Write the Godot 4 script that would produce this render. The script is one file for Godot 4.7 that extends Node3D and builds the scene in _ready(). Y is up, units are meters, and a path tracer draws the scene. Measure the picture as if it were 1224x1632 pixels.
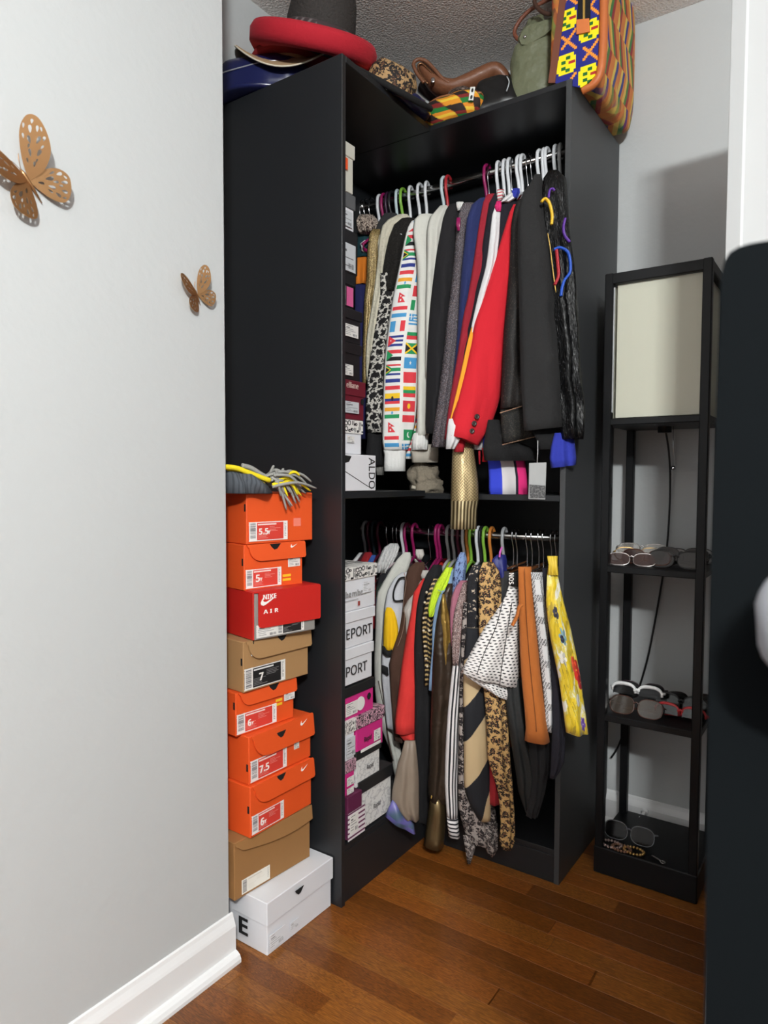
extends Node3D
# A wardrobe corner: black open wardrobes in an L, two crowded rails, shoe boxes, hats, bags and a shelf lamp.
# Right-handed metres: -z runs along the left wall into the alcove, +x to the right along the wardrobe's back wing.

var used := {}
var mats := {}
var meshes := {}
var rng := RandomNumberGenerator.new()

# ---------------------------------------------------------------- nodes
func numbered(n: String) -> String:
	var k: int = used.get(n, 0)
	used[n] = k + 1
	return n if k == 0 else "%s_%03d" % [n, k]

func tag(o: Node3D, label: String, category: String, group := "") -> Node3D:
	o.set_meta("label", label)
	o.set_meta("category", category)
	if group != "":
		o.set_meta("group", group)
	return o

func thing(called: String, label: String, category: String, at := Vector3.ZERO, turn := 0.0, group := "") -> Node3D:
	var o := Node3D.new()
	o.name = numbered(called)
	add_child(o)
	o.position = at
	o.rotation.y = turn
	tag(o, label, category, group)
	return o

func part(p: Node3D, called: String, mesh: Mesh, m: Material, at := Vector3.ZERO, rot := Vector3.ZERO, label := "") -> MeshInstance3D:
	var o := MeshInstance3D.new()
	o.name = called
	o.mesh = mesh
	o.material_override = m
	p.add_child(o, true)
	o.position = at
	o.rotation = rot
	if label != "":
		o.set_meta("label", label)
	return o

func struct(called: String, mesh: Mesh, m: Material, at := Vector3.ZERO, rot := Vector3.ZERO) -> MeshInstance3D:
	var o := part(self, called, mesh, m, at, rot)
	o.set_meta("kind", "structure")
	return o

# ---------------------------------------------------------------- shapes
func build(v: PackedVector3Array, uv: PackedVector2Array, ix: PackedInt32Array, smooth := true) -> ArrayMesh:
	var mid := Vector3.ZERO
	for p in v:
		mid += p
	mid /= maxf(1.0, v.size())
	var vol := 0.0
	for i in range(0, ix.size(), 3):
		vol += (v[ix[i]] - mid).dot((v[ix[i + 1]] - mid).cross(v[ix[i + 2]] - mid))
	var st := SurfaceTool.new()
	st.begin(Mesh.PRIMITIVE_TRIANGLES)
	for i in range(0, ix.size(), 3):
		var o: Array = [0, 2, 1] if vol > 0 else [0, 1, 2]
		for k in o:
			var j := ix[i + k]
			st.set_smooth_group(0 if smooth else -1)
			st.set_uv(uv[j] if j < uv.size() else Vector2(v[j].x, v[j].y))
			st.add_vertex(v[j])
	st.generate_normals()
	return st.commit()

func cbox(size: Vector3, bev := 0.002) -> ArrayMesh:
	var key := "b%.4f %.4f %.4f %.4f" % [size.x, size.y, size.z, bev]
	if meshes.has(key):
		return meshes[key]
	var h := size / 2
	bev = minf(bev, minf(h.x, minf(h.y, h.z)) * 0.9)
	var v := PackedVector3Array()
	var uv := PackedVector2Array()
	var ix := PackedInt32Array()
	var id := func(sx, sy, sz, k): return (((sx + 1) / 2) * 4 + ((sy + 1) / 2) * 2 + (sz + 1) / 2) * 3 + k
	for sx in [-1, 1]:
		for sy in [-1, 1]:
			for sz in [-1, 1]:
				for k in 3:
					var p := Vector3(sx * (h.x - (0.0 if k == 0 else bev)), sy * (h.y - (0.0 if k == 1 else bev)), sz * (h.z - (0.0 if k == 2 else bev)))
					v.append(p)
					var q := (p + h) / size
					uv.append(Vector2(q.z, 1 - q.y) if k == 0 else Vector2(q.x, q.z) if k == 1 else Vector2(q.x, 1 - q.y))
	var quads := []
	for s in [-1, 1]:
		quads.append([id.call(s, -1, -1, 0), id.call(s, 1, -1, 0), id.call(s, 1, 1, 0), id.call(s, -1, 1, 0)])
		quads.append([id.call(-1, s, -1, 1), id.call(1, s, -1, 1), id.call(1, s, 1, 1), id.call(-1, s, 1, 1)])
		quads.append([id.call(-1, -1, s, 2), id.call(1, -1, s, 2), id.call(1, 1, s, 2), id.call(-1, 1, s, 2)])
		for t in [-1, 1]:
			quads.append([id.call(s, t, -1, 0), id.call(s, t, 1, 0), id.call(s, t, 1, 1), id.call(s, t, -1, 1)])
			quads.append([id.call(s, -1, t, 0), id.call(s, 1, t, 0), id.call(s, 1, t, 2), id.call(s, -1, t, 2)])
			quads.append([id.call(-1, s, t, 1), id.call(1, s, t, 1), id.call(1, s, t, 2), id.call(-1, s, t, 2)])
			for w in [-1, 1]:
				quads.append([id.call(s, t, w, 0), id.call(s, t, w, 1), id.call(s, t, w, 2)])
	for q in quads:
		for tri in ([[0, 1, 2], [0, 2, 3]] if q.size() == 4 else [[0, 1, 2]]):
			var a: int = q[tri[0]]
			var b: int = q[tri[1]]
			var c: int = q[tri[2]]
			if (v[b] - v[a]).cross(v[c] - v[a]).dot(v[a] + v[b] + v[c]) < 0:
				var t2 := b
				b = c
				c = t2
			ix.append_array([a, b, c])
	meshes[key] = build(v, uv, ix, false)
	return meshes[key]

func tube(pts: Array, r, sides := 8, closed := false, flat := 1.0) -> ArrayMesh:
	var v := PackedVector3Array()
	var uv := PackedVector2Array()
	var ix := PackedInt32Array()
	var n := pts.size()
	var up := Vector3.UP
	var length := 0.0
	for i in n:
		var a: Vector3 = pts[(i - 1 + n) % n if closed else maxi(i - 1, 0)]
		var b: Vector3 = pts[(i + 1) % n if closed else mini(i + 1, n - 1)]
		var d := (b - a).normalized()
		if i == 0:
			up = Vector3.UP if absf(d.y) < 0.9 else Vector3.RIGHT
		var side := d.cross(up).normalized()
		up = side.cross(d).normalized()
		if i > 0:
			length += pts[i].distance_to(pts[i - 1])
		var rr: float = r[i] if r is Array else r
		for k in sides + 1:
			var t := TAU * k / sides
			v.append(pts[i] + (side * cos(t) + up * sin(t) * flat) * rr)
			uv.append(Vector2(float(k) / sides, length * 10))
	var rings := n if closed else n - 1
	for i in rings:
		for k in sides:
			var a := i * (sides + 1) + k
			var b := ((i + 1) % n) * (sides + 1) + k
			ix.append_array([a, b, b + 1, a, b + 1, a + 1])
	if not closed:
		for e in [0, n - 1]:
			v.append(pts[e])
			uv.append(Vector2(0.5, 0))
			var c := v.size() - 1
			for k in sides:
				var a: int = e * (sides + 1) + k
				ix.append_array([c, a, a + 1] if e == 0 else [c, a + 1, a])
	return build(v, uv, ix)

func curve(pts: Array, each := 6) -> Array:
	var out := []
	for i in pts.size() - 1:
		var p0 = pts[maxi(i - 1, 0)]
		var p1 = pts[i]
		var p2 = pts[i + 1]
		var p3 = pts[mini(i + 2, pts.size() - 1)]
		for k in each:
			out.append(p1.cubic_interpolate(p2, p0, p3, float(k) / each))
	out.append(pts[-1])
	return out

func lathe(profile: Array, segs := 32, warp = null) -> ArrayMesh:
	var v := PackedVector3Array()
	var uv := PackedVector2Array()
	var ix := PackedInt32Array()
	for i in profile.size():
		for k in segs + 1:
			var t := TAU * k / segs
			var p := Vector3(profile[i].x * cos(t), profile[i].y, profile[i].x * sin(t))
			v.append(warp.call(p, t) if warp != null else p)
			uv.append(Vector2(float(k) / segs, float(i) / (profile.size() - 1)))
	for i in profile.size() - 1:
		for k in segs:
			var a := i * (segs + 1) + k
			var b := a + segs + 1
			ix.append_array([a, b, b + 1, a, b + 1, a + 1])
	return build(v, uv, ix)

# a polygon in x, y with thickness (front face at z = depth)
func plate(poly: Array, depth := 0.002) -> ArrayMesh:
	var pl := PackedVector2Array(poly)
	var tri := Geometry2D.triangulate_polygon(pl)
	var n := pl.size()
	var lo := pl[0]
	var hi := pl[0]
	for p in pl:
		lo = lo.min(p)
		hi = hi.max(p)
	var v := PackedVector3Array()
	var uv := PackedVector2Array()
	var ix := PackedInt32Array()
	for z in [depth, 0.0]:
		for p in pl:
			v.append(Vector3(p.x, p.y, z))
			uv.append(Vector2((p.x - lo.x) / maxf(hi.x - lo.x, 1e-5), 1 - (p.y - lo.y) / maxf(hi.y - lo.y, 1e-5)))
	var area := 0.0
	for i in n:
		area += pl[i].cross(pl[(i + 1) % n])
	for i in range(0, tri.size(), 3):
		var a := tri[i]
		var b := tri[i + 1]
		var c := tri[i + 2]
		if (pl[b] - pl[a]).cross(pl[c] - pl[a]) < 0:
			b = tri[i + 2]
			c = tri[i + 1]
		ix.append_array([a, b, c, a + n, c + n, b + n])
	for i in n:
		var j := (i + 1) % n
		ix.append_array([i, i + n, j + n, i, j + n, j] if area > 0 else [i, j + n, i + n, i, j, j + n])
	return build(v, uv, ix, false)

func oval(rx: float, ry: float, at := Vector2.ZERO, n := 20) -> Array:
	var o := []
	for i in n:
		o.append(at + Vector2(cos(TAU * i / n) * rx, sin(TAU * i / n) * ry))
	return o

# a soft lump: superellipsoid with folds
func lump(size: Vector3, e := 0.6, amp := 0.004, sd := 1, freq := 14.0, taper := 0.0) -> ArrayMesh:
	var nz := FastNoiseLite.new()
	nz.seed = sd
	nz.frequency = freq
	var v := PackedVector3Array()
	var uv := PackedVector2Array()
	var ix := PackedInt32Array()
	var nu := 40
	var nv := 22
	var sp := func(c: float, p: float) -> float: return signf(c) * pow(absf(c), p)
	for i in nv + 1:
		var la := -PI / 2 + PI * i / nv
		for k in nu + 1:
			var lo := TAU * k / nu
			var p := Vector3(sp.call(cos(la), e) * sp.call(cos(lo), e), sp.call(sin(la), e), sp.call(cos(la), e) * sp.call(sin(lo), e))
			var w := p * size / 2
			var sh := 1.0 - taper * (p.y * 0.5 + 0.5)
			w.x *= sh
			w.z *= sh
			w += p.normalized() * amp * nz.get_noise_3dv(w)* 2.0
			v.append(w)
			uv.append(Vector2(float(k) / nu, 1.0 - float(i) / nv))
	for i in nv:
		for k in nu:
			var a := i * (nu + 1) + k
			var b := a + nu + 1
			ix.append_array([a, b, b + 1, a, b + 1, a + 1])
	return build(v, uv, ix)

# a hanging piece of cloth: rows are [left x, left y, right x, right y] in the thing's own frame, from top to bottom; it bulges towards +z
func drape(p: Node3D, called: String, m: Material, rows: Array, th := 0.014, o := {}) -> MeshInstance3D:
	var nz := FastNoiseLite.new()
	nz.seed = o.get("seed", rows.size() * 7 + int(absf(rows[0][0]) * 9999))
	nz.frequency = 9.0
	var fine: Array = []
	var total := 0.0
	for i in rows.size() - 1:
		total += absf(rows[i + 1][1] - rows[i][1])
	for i in rows.size() - 1:
		var r0: Array = rows[maxi(i - 1, 0)]
		var r1: Array = rows[i]
		var r2: Array = rows[i + 1]
		var r3: Array = rows[mini(i + 2, rows.size() - 1)]
		var k := clampi(int(absf(r2[1] - r1[1]) / 0.02), 1, 12)
		for j in k:
			var t := float(j) / k
			var q := []
			for c in 4:
				var lin: float = lerpf(r1[c], r2[c], t)
				var cub: float = cubic_interpolate(r1[c], r2[c], r0[c], r3[c], t)
				q.append(lerpf(lin, cub, 0.7) if not o.get("straight", false) else lin)
			fine.append(q)
	fine.append(rows[-1])
	var folds: float = o.get("folds", 1.6)
	var famp: float = o.get("famp", 0.3)
	var dz: float = o.get("dz", 0.0)
	var flare: float = o.get("flare", 0.0)
	var fr: int = o.get("cols", 18)
	var bk := 8
	var ph := nz.seed * 1.7
	var wmax := 0.001
	for q in fine:
		wmax = maxf(wmax, absf(q[2] - q[0]))
	var v := PackedVector3Array()
	var uv := PackedVector2Array()
	var ix := PackedInt32Array()
	var n := fr + bk + 1
	var run := 0.0
	for i in fine.size():
		var q: Array = fine[i]
		var L: Vector2 = Vector2(q[0], q[1])
		var R: Vector2 = Vector2(q[2], q[3])
		if i > 0:
			run += absf((fine[i][1] + fine[i][3] - fine[i - 1][1] - fine[i - 1][3]) / 2)
		var f := float(i) / (fine.size() - 1)
		var w := L.distance_to(R)
		var t: float = minf(th, w * 0.45) * minf(1.0, 0.45 + 1.6 * f)
		var bend: float = dz + flare * f
		for k in n:
			var front := k <= fr
			var u := float(k) / fr if front else 1.0 - float(k - fr) / (bk + 1)
			var c := L.lerp(R, u)
			var arch := pow(maxf(0.0, 1.0 - pow(2 * u - 1, 2)), 0.6)
			var z := 0.0
			if front:
				var fold := sin(TAU * folds * u + ph + 1.6 * nz.get_noise_2d(run * 1.2, 3.0)) * famp * (0.35 + 0.65 * f)
				var crease := nz.get_noise_3d(c.x * 1.6, c.y * 0.8, ph) * 0.35
				z = t * arch * (1.0 + fold + crease)
			else:
				z = -t * 0.45 * arch
			v.append(Vector3(c.x, c.y, z + bend))
			uv.append(Vector2(c.distance_to(L) / wmax if not o.get("fit", false) else u, run / o.vlen if o.has("vlen") else run / (wmax * o.iso) if o.has("iso") else run / maxf(total, 0.001)))
	for i in fine.size() - 1:
		for k in n:
			var a := i * n + k
			var a2 := i * n + (k + 1) % n
			ix.append_array([a, a + n, a2 + n, a, a2 + n, a2])
	for e in [0, fine.size() - 1]:
		var c := Vector3.ZERO
		for k in n:
			c += v[e * n + k]
		c /= n
		v.append(c + Vector3(0, 0.004 if e > 0 else 0.0, 0))
		uv.append(uv[e * n + fr / 2])
		for k in n:
			var a: int = e * n + k
			var a2: int = e * n + (k + 1) % n
			ix.append_array([v.size() - 1, a, a2] if e == 0 else [v.size() - 1, a2, a])
	return part(p, called, build(v, uv, ix), m)

# the rest of a garment, reaching back from its front across the hanger (a slab across the rail at x)
func body(g: Node3D, m: Material, x: float, top: float, low: float, half := 0.15) -> void:
	var rows := [[-0.04, top, 0.04, top], [-half * 0.85, top - 0.05, half * 0.85, top - 0.05], [-half, top - 0.09, half, top - 0.09], [-half * 0.9, lerpf(top, low, 0.5), half * 0.9, lerpf(top, low, 0.5)], [-half * 0.95, low, half * 0.95, low]]
	var o := drape(g, "body", m, rows, 0.009, {"folds": 2.4})
	o.transform = g.transform.affine_inverse() * Transform3D(Basis(Vector3.UP, PI / 2), Vector3(x, 0, -1.985))

func text(p: Node3D, s: String, h: float, at: Vector3, m: Material, wide := 1.0, bold := true, rot := Vector3.ZERO) -> MeshInstance3D:
	var t := TextMesh.new()
	var f := SystemFont.new()
	f.font_names = PackedStringArray(["Droid Sans"])
	f.font_weight = 700 if bold else 400
	t.font = f
	t.text = s
	t.font_size = 32
	t.pixel_size = h / 23.0
	t.depth = 0.0008
	t.curve_step = 3.0
	t.horizontal_alignment = HORIZONTAL_ALIGNMENT_LEFT
	t.vertical_alignment = VERTICAL_ALIGNMENT_CENTER
	var o := part(p, "lettering", t, m, at, rot)
	o.scale.x = wide
	return o

# ---------------------------------------------------------------- materials
func col(r: int, g: int, b: int) -> Color:
	return Color(r / 255.0, g / 255.0, b / 255.0)

func M(called: String, c := Color.WHITE, rough := 0.85, o := {}) -> StandardMaterial3D:
	if mats.has(called):
		return mats[called]
	var m := StandardMaterial3D.new()
	m.resource_name = called
	m.albedo_color = c
	m.roughness = rough
	m.metallic = o.get("metal", 0.0)
	if o.has("spec"):
		m.metallic_specular = o.spec
	if o.has("tex"):
		m.albedo_texture = o.tex
	if o.has("rtex"):
		m.roughness_texture = o.rtex
	if o.has("scale"):
		m.uv1_scale = o.scale
	if o.has("bump"):
		m.heightmap_enabled = true
		m.heightmap_texture = o.bump
		m.heightmap_scale = o.get("depth", 0.1)
	if o.has("tri"):
		m.uv1_triplanar = true
		m.uv1_scale = Vector3.ONE * o.tri
	if o.has("sheen"):
		m.rim_enabled = true
		m.rim = o.sheen
		m.rim_tint = 0.7
	if o.has("coat"):
		m.clearcoat_enabled = true
		m.clearcoat = o.coat
		m.clearcoat_roughness = 0.15
	if o.has("alpha"):
		m.transparency = BaseMaterial3D.TRANSPARENCY_ALPHA
		m.albedo_color.a = o.alpha
	if o.has("back"):
		m.backlight_enabled = true
		m.backlight = o.back
	m.cull_mode = BaseMaterial3D.CULL_DISABLED
	mats[called] = m
	return m

func noise_tex(sd: int, freq: float, size := 256, kind := FastNoiseLite.TYPE_SIMPLEX_SMOOTH, oct := 4) -> NoiseTexture2D:
	var n := FastNoiseLite.new()
	n.seed = sd
	n.noise_type = kind
	n.frequency = freq
	n.fractal_octaves = oct
	var t := NoiseTexture2D.new()
	t.width = size
	t.height = size
	t.seamless = true
	t.noise = n
	return t

func fast(sd: int, freq: float, cellular := false, ret := FastNoiseLite.RETURN_DISTANCE) -> FastNoiseLite:
	var n := FastNoiseLite.new()
	n.seed = sd
	n.frequency = freq
	if cellular:
		n.noise_type = FastNoiseLite.TYPE_CELLULAR
		n.cellular_return_type = ret
		n.cellular_jitter = 0.9
	else:
		n.noise_type = FastNoiseLite.TYPE_SIMPLEX_SMOOTH
	return n

func paint(w: int, h: int, f: Callable) -> ImageTexture:
	var im := Image.create(w, h, false, Image.FORMAT_RGB8)
	for y in h:
		for x in w:
			im.set_pixel(x, y, f.call(x, y))
	return ImageTexture.create_from_image(im)

func blank(w: int, h: int, c: Color) -> Image:
	var im := Image.create(w, h, false, Image.FORMAT_RGB8)
	im.fill(c)
	return im

func poly_fill(im: Image, pts: Array, c: Color) -> void:
	var pl := PackedVector2Array(pts)
	var lo := pl[0]
	var hi := pl[0]
	for p in pl:
		lo = lo.min(p)
		hi = hi.max(p)
	for y in range(maxi(0, int(lo.y)), mini(im.get_height() - 1, int(hi.y)) + 1):
		for x in range(maxi(0, int(lo.x)), mini(im.get_width() - 1, int(hi.x)) + 1):
			if Geometry2D.is_point_in_polygon(Vector2(x + 0.5, y + 0.5), pl):
				im.set_pixel(x, y, c)

func rect(im: Image, x: float, y: float, w: float, h: float, c: Color) -> void:
	im.fill_rect(Rect2i(roundi(x), roundi(y), maxi(1, roundi(w)), maxi(1, roundi(h))), c)

# ---------------------------------------------------------------- printed and woven patterns
func flag(im: Image, x: float, y: float, w: float, h: float, k: String) -> void:
	var red := col(226, 62, 72)
	var green := col(38, 150, 92)
	var blue := col(44, 58, 140)
	var sky := col(76, 158, 214)
	var white := col(240, 240, 238)
	var yel := col(250, 205, 40)
	var blk := col(30, 30, 34)
	var bars := {"lux": [red, white, sky], "net": [blue, white, red], "bul": [white, green, red], "lit": [yel, green, red], "ind": [col(245, 170, 50), white, green], "sud": [red, white, blk], "mon": [red, red, white], "ecu": [yel, yel, blue, red], "zaf": [red, white, green, green, white, blue], "grc": [sky, white, sky, white, sky, white, sky], "cub": [blue, white, blue, white, blue], "phl": [sky, sky, red, red], "flat": [red], "som": [sky], "pak": [green], "jam": [green], "nep": [white], "kgz": [red]}
	if k == "fra" or k == "irl":
		var c3 := [sky, white, red] if k == "fra" else [green, white, green]
		for i in 3:
			rect(im, x + w * i / 3.0, y, w / 3.0, h, c3[i])
		return
	var b: Array = bars[k]
	for i in b.size():
		rect(im, x, y + h * i / b.size(), w, h / b.size() + 1, b[i])
	var L := Vector2(x, y)
	match k:
		"sud":
			poly_fill(im, [L, L + Vector2(w * 0.4, h * 0.5), L + Vector2(0, h)], green)
		"cub":
			poly_fill(im, [L, L + Vector2(w * 0.5, h * 0.5), L + Vector2(0, h)], red)
			rect(im, x + w * 0.12, y + h * 0.42, 5, 5, white)
		"phl":
			poly_fill(im, [L, L + Vector2(w * 0.45, h * 0.5), L + Vector2(0, h)], white)
		"zaf":
			poly_fill(im, [L, L + Vector2(w * 0.42, h * 0.4), L + Vector2(w * 0.42, h * 0.6), L + Vector2(0, h)], green)
			poly_fill(im, [L + Vector2(0, h * 0.16), L + Vector2(w * 0.33, h * 0.5), L + Vector2(0, h * 0.84)], yel)
			poly_fill(im, [L + Vector2(0, h * 0.26), L + Vector2(w * 0.25, h * 0.5), L + Vector2(0, h * 0.74)], blk)
		"ind":
			poly_fill(im, oval(h * 0.14, h * 0.14, L + Vector2(w, h) / 2), sky)
		"nep":
			poly_fill(im, [L + Vector2(w * 0.25, 0), L + Vector2(w * 0.7, h * 0.45), L + Vector2(w * 0.45, h * 0.45), L + Vector2(w * 0.75, h), L + Vector2(w * 0.25, h)], red)
			rect(im, x + w * 0.34, y + h * 0.3, 7, 6, white)
			rect(im, x + w * 0.36, y + h * 0.68, 9, 8, white)
		"jam":
			poly_fill(im, [L, L + Vector2(w * 0.42, h * 0.5), L + Vector2(0, h)], blk)
			poly_fill(im, [L + Vector2(w, 0), L + Vector2(w * 0.58, h * 0.5), L + Vector2(w, h)], blk)
			for s in [0, 1]:
				var a := L + Vector2(0, h * s)
				var e := L + Vector2(w, h * (1 - s))
				var nn := (e - a).orthogonal().normalized() * h * 0.09
				poly_fill(im, [a + nn, e + nn, e - nn, a - nn], yel)
		"som":
			var st := []
			for i in 10:
				st.append(L + Vector2(w, h) / 2 + Vector2(0, -h * (0.24 if i % 2 == 0 else 0.1)).rotated(TAU * i / 10))
			poly_fill(im, st, white)
		"kgz":
			poly_fill(im, oval(h * 0.26, h * 0.26, L + Vector2(w, h) / 2), yel)
		"ecu":
			poly_fill(im, oval(h * 0.16, h * 0.22, L + Vector2(w, h) / 2), blk)
		"pak":
			rect(im, x, y, w * 0.14, h, white)
			poly_fill(im, oval(h * 0.28, h * 0.28, L + Vector2(w * 0.55, h * 0.5)), white)
			poly_fill(im, oval(h * 0.25, h * 0.25, L + Vector2(w * 0.62, h * 0.45)), green)
		"grc":
			rect(im, x, y, w * 0.36, h * 0.57, sky)
			rect(im, x + w * 0.14, y, w * 0.07, h * 0.57, white)
			rect(im, x, y + h * 0.25, w * 0.36, h * 0.07, white)

func flags_texture() -> ImageTexture:
	var im := blank(256, 960, col(244, 243, 240))
	var a := ["phl", "sud", "zaf", "net", "ind", "nep", "lux", "fra", "cub", "sud", "zaf", "net", "ecu", "ind", "nep", "lux"]
	var b := ["flat", "ind", "lux", "fra", "som", "kgz", "irl", "grc", "bul", "jam", "som", "flat", "lit", "kgz", "mon", "pak", "grc"]
	for i in a.size():
		flag(im, 12, 4 + i * 60, 96, 44, a[i])
	for i in b.size():
		flag(im, 132, -24 + i * 60, 96, 44, b[i])
	return ImageTexture.create_from_image(im)

# black blotches with pale gaps, leopard spots and the like, from cell noise
func spots(base: Color, ring: Color, heart: Color, sd: int, freq := 0.05, w := 256, h := 512, size := 0.42) -> ImageTexture:
	var c := fast(sd, freq, true)
	var g := fast(sd + 5, freq * 1.4)
	var b := fast(sd + 9, freq * 0.3)
	return paint(w, h, func(x, y):
		var wx: float = x + 6 * g.get_noise_2d(x, y)
		var d: float = c.get_noise_2d(wx, y * 0.8) + 1.0
		var cut: float = size + 0.16 * g.get_noise_2d(x * 1.7, y * 1.7)
		var cc: Color = base.lerp(base.darkened(0.12), 0.5 + 0.5 * b.get_noise_2d(x, y))
		if d < cut * 0.62:
			return heart
		if d < cut * 1.12 and g.get_noise_2d(y * 1.3 + 70, x * 1.3) > -0.28:
			return ring
		return cc)

func blotches(pale: Color, dark: Color, sd: int, freq: float, cut: float, w := 256, h := 512) -> ImageTexture:
	var c := fast(sd, freq, true, FastNoiseLite.RETURN_DISTANCE2_SUB)
	var g := fast(sd + 3, freq * 1.5)
	return paint(w, h, func(x, y):
		var d: float = c.get_noise_2d(x + 9 * g.get_noise_2d(x, y), y + 9 * g.get_noise_2d(y + 50, x)) + 1.0
		return pale if d < cut + 0.12 * g.get_noise_2d(x * 2, y * 2) else dark)

func zebra(pale: Color, dark: Color, sd: int, freq := 0.02, w := 256, h := 128) -> ImageTexture:
	var g := fast(sd, freq)
	return paint(w, h, func(x, y): return dark if sin(g.get_noise_2d(x, y) * 18.0 + x * 0.06) > 0.15 else pale)

func glitter(base: Color, lights: Array, share: float, sd: int, w := 256, h := 512) -> ImageTexture:
	var r := RandomNumberGenerator.new()
	r.seed = sd
	return paint(w, h, func(_x, _y):
		return lights[r.randi() % lights.size()] if r.randf() < share else base.lerp(base.darkened(0.4), r.randf()))

func stripes_along(colors: Array, cuts: Array, w := 128, h := 64, slant := 0.0) -> ImageTexture:
	return paint(w, h, func(x, y):
		var u: float = fposmod(float(x) / w + slant * float(y) / h, 1.0)
		for i in cuts.size():
			if u < cuts[i]:
				return colors[i]
		return colors[-1])

func kente(w := 128, h := 256) -> ImageTexture:
	var blue := col(28, 34, 128)
	var yel := col(250, 228, 20)
	var ora := col(245, 150, 50)
	var gre := col(20, 100, 40)
	var red := col(176, 40, 40)
	var im := blank(w, h, blue)
	for t in 3:
		for s in 2:
			var ox := 4 + s * 66
			var oy := t * 96 + (0 if s == 0 else 40) - 20
			rect(im, ox + 6, oy, 46, 44, yel)
			rect(im, ox, oy + 8, 58, 30, yel)
			rect(im, ox + 28, oy + 6, 13, 7, gre)
			rect(im, ox + 14, oy + 14, 13, 7, gre)
			rect(im, ox + 14, oy + 27, 13, 7, gre)
			rect(im, ox + 27, oy + 33, 13, 7, gre)
			rect(im, ox + 36, oy + 18, 20, 6, red)
			for k in 9:
				rect(im, ox + 52 - k * 5, oy + 46 + k * 4, 9, 6, ora)
				rect(im, ox + 52 - k * 5, oy - 10 - k * 4, 9, 6, ora)
	return ImageTexture.create_from_image(im)

func kente_side(w := 256, h := 256) -> ImageTexture:
	var cs := [col(214, 178, 84), col(60, 122, 60), col(150, 40, 44), col(206, 120, 56), col(206, 120, 56), col(220, 190, 90), col(34, 50, 130), col(206, 120, 56)]
	return paint(w, h, func(x, y):
		var zig: float = absf(fposmod(y / 64.0, 2.0) - 1.0) * 26.0
		var band: int = int(floor(float(x + zig) / 13.0))
		return cs[posmod(band + 3 * int(floor(y / 64.0)), cs.size())])

func floral(w := 256, h := 640) -> ImageTexture:
	var g := fast(41, 0.008)
	var s := fast(44, 0.012)
	var im := paint(w, h, func(x, y):
		var d: float = g.get_noise_2d(x + 60 * s.get_noise_2d(x, y), y * 0.55 + 0.5 * x)
		var fine: float = s.get_noise_2d(x * 3.0, y * 1.2 + x)
		var c := col(222, 192, 36)
		if d > 0.28:
			c = col(230, 228, 214)
		elif d > 0.1:
			c = col(222, 208, 110)
		elif d < -0.34:
			c = col(176, 150, 40)
		return c.lerp(c.lightened(0.4) if fine > 0 else c.darkened(0.3), absf(fine) * 0.8)).get_image()
	var r := RandomNumberGenerator.new()
	r.seed = 9
	for f in [[70, 150, 34, 26, col(26, 28, 52)], [96, 240, 48, 26, col(120, 160, 172)], [84, 250, 22, 18, col(34, 42, 66)], [196, 380, 60, 56, col(206, 50, 40)], [216, 430, 40, 50, col(150, 28, 34)], [176, 350, 40, 30, col(234, 84, 52)], [180, 600, 40, 26, col(110, 78, 170)], [60, 330, 40, 26, col(236, 234, 226)], [150, 500, 36, 40, col(236, 234, 226)]]:
		for p in 6:
			var a := TAU * p / 6.0 + r.randf() * 0.5
			var q := []
			for k in 10:
				var t := TAU * k / 10
				q.append(Vector2(f[0], f[1]) + Vector2(f[2] * (0.42 + 0.36 * cos(t)), f[3] * 0.4 * sin(t)).rotated(a))
			poly_fill(im, q, f[4] if p % 2 == 0 else f[4].lightened(0.12) if p % 3 == 0 else f[4].darkened(0.2))
	for k in 14:
		var a := Vector2(r.randf_range(20, 230), r.randf_range(30, 610))
		var e := a + Vector2(r.randf_range(10, 40), r.randf_range(40, 90))
		poly_fill(im, [a, a + Vector2(3, -2), e], col(46, 46, 44))
	return ImageTexture.create_from_image(im)

func knit_dots(w := 256, h := 256) -> ImageTexture:
	return paint(w, h, func(x, y):
		var row: int = int(y / 11.0)
		var fx: float = fposmod(x + (row % 2) * 9.0 + fposmod(y, 11.0) * 0.8, 18.0)
		return col(28, 28, 34) if fx < 9.0 and fposmod(y, 11.0) > 3.0 and fposmod(y, 11.0) < 8.0 else col(232, 230, 228))

func tweed(w := 128, h := 512) -> ImageTexture:
	var r := RandomNumberGenerator.new()
	r.seed = 12
	return paint(w, h, func(x, y):
		var edge: bool = (x % 64) < 22 or (y % 70) < 22
		var k: bool = edge and r.randf() < 0.55 and (int(x / 6.0) + int(y / 5.0)) % 3 != 0
		return col(26, 26, 30) if k else col(214, 216, 218))

func knit_gold(w := 128, h := 256) -> ImageTexture:
	return paint(w, h, func(x, y):
		if y > h * 0.68:
			var rib: float = 0.5 + 0.5 * sin(x * TAU / 16.0)
			return col(70, 56, 34).lerp(col(222, 204, 160), rib)
		var v: float = fposmod(y + absf(fposmod(x, 16.0) - 8.0) * 1.2, 9.0) / 9.0
		return col(66, 52, 32).lerp(col(206, 184, 138), 0.15 + 0.85 * sin(v * PI)))

func wood(sd: int, w := 512, h := 96) -> ImageTexture:
	var a := fast(sd, 0.02)
	var b := fast(sd + 1, 0.09)
	return paint(w, h, func(x, y):
		var arch: float = a.get_noise_2d(x * 0.22, y * 1.6) * 5.0 + y * 0.06
		var grain: float = 0.5 + 0.5 * sin(arch * 9.0)
		var pore: float = b.get_noise_2d(x * 0.25, y * 6.0)
		var c := col(104, 58, 22).lerp(col(176, 112, 52), 0.7 * grain + 0.15)
		return c.darkened(clampf(pore * 0.5, 0.0, 0.35)))

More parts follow.
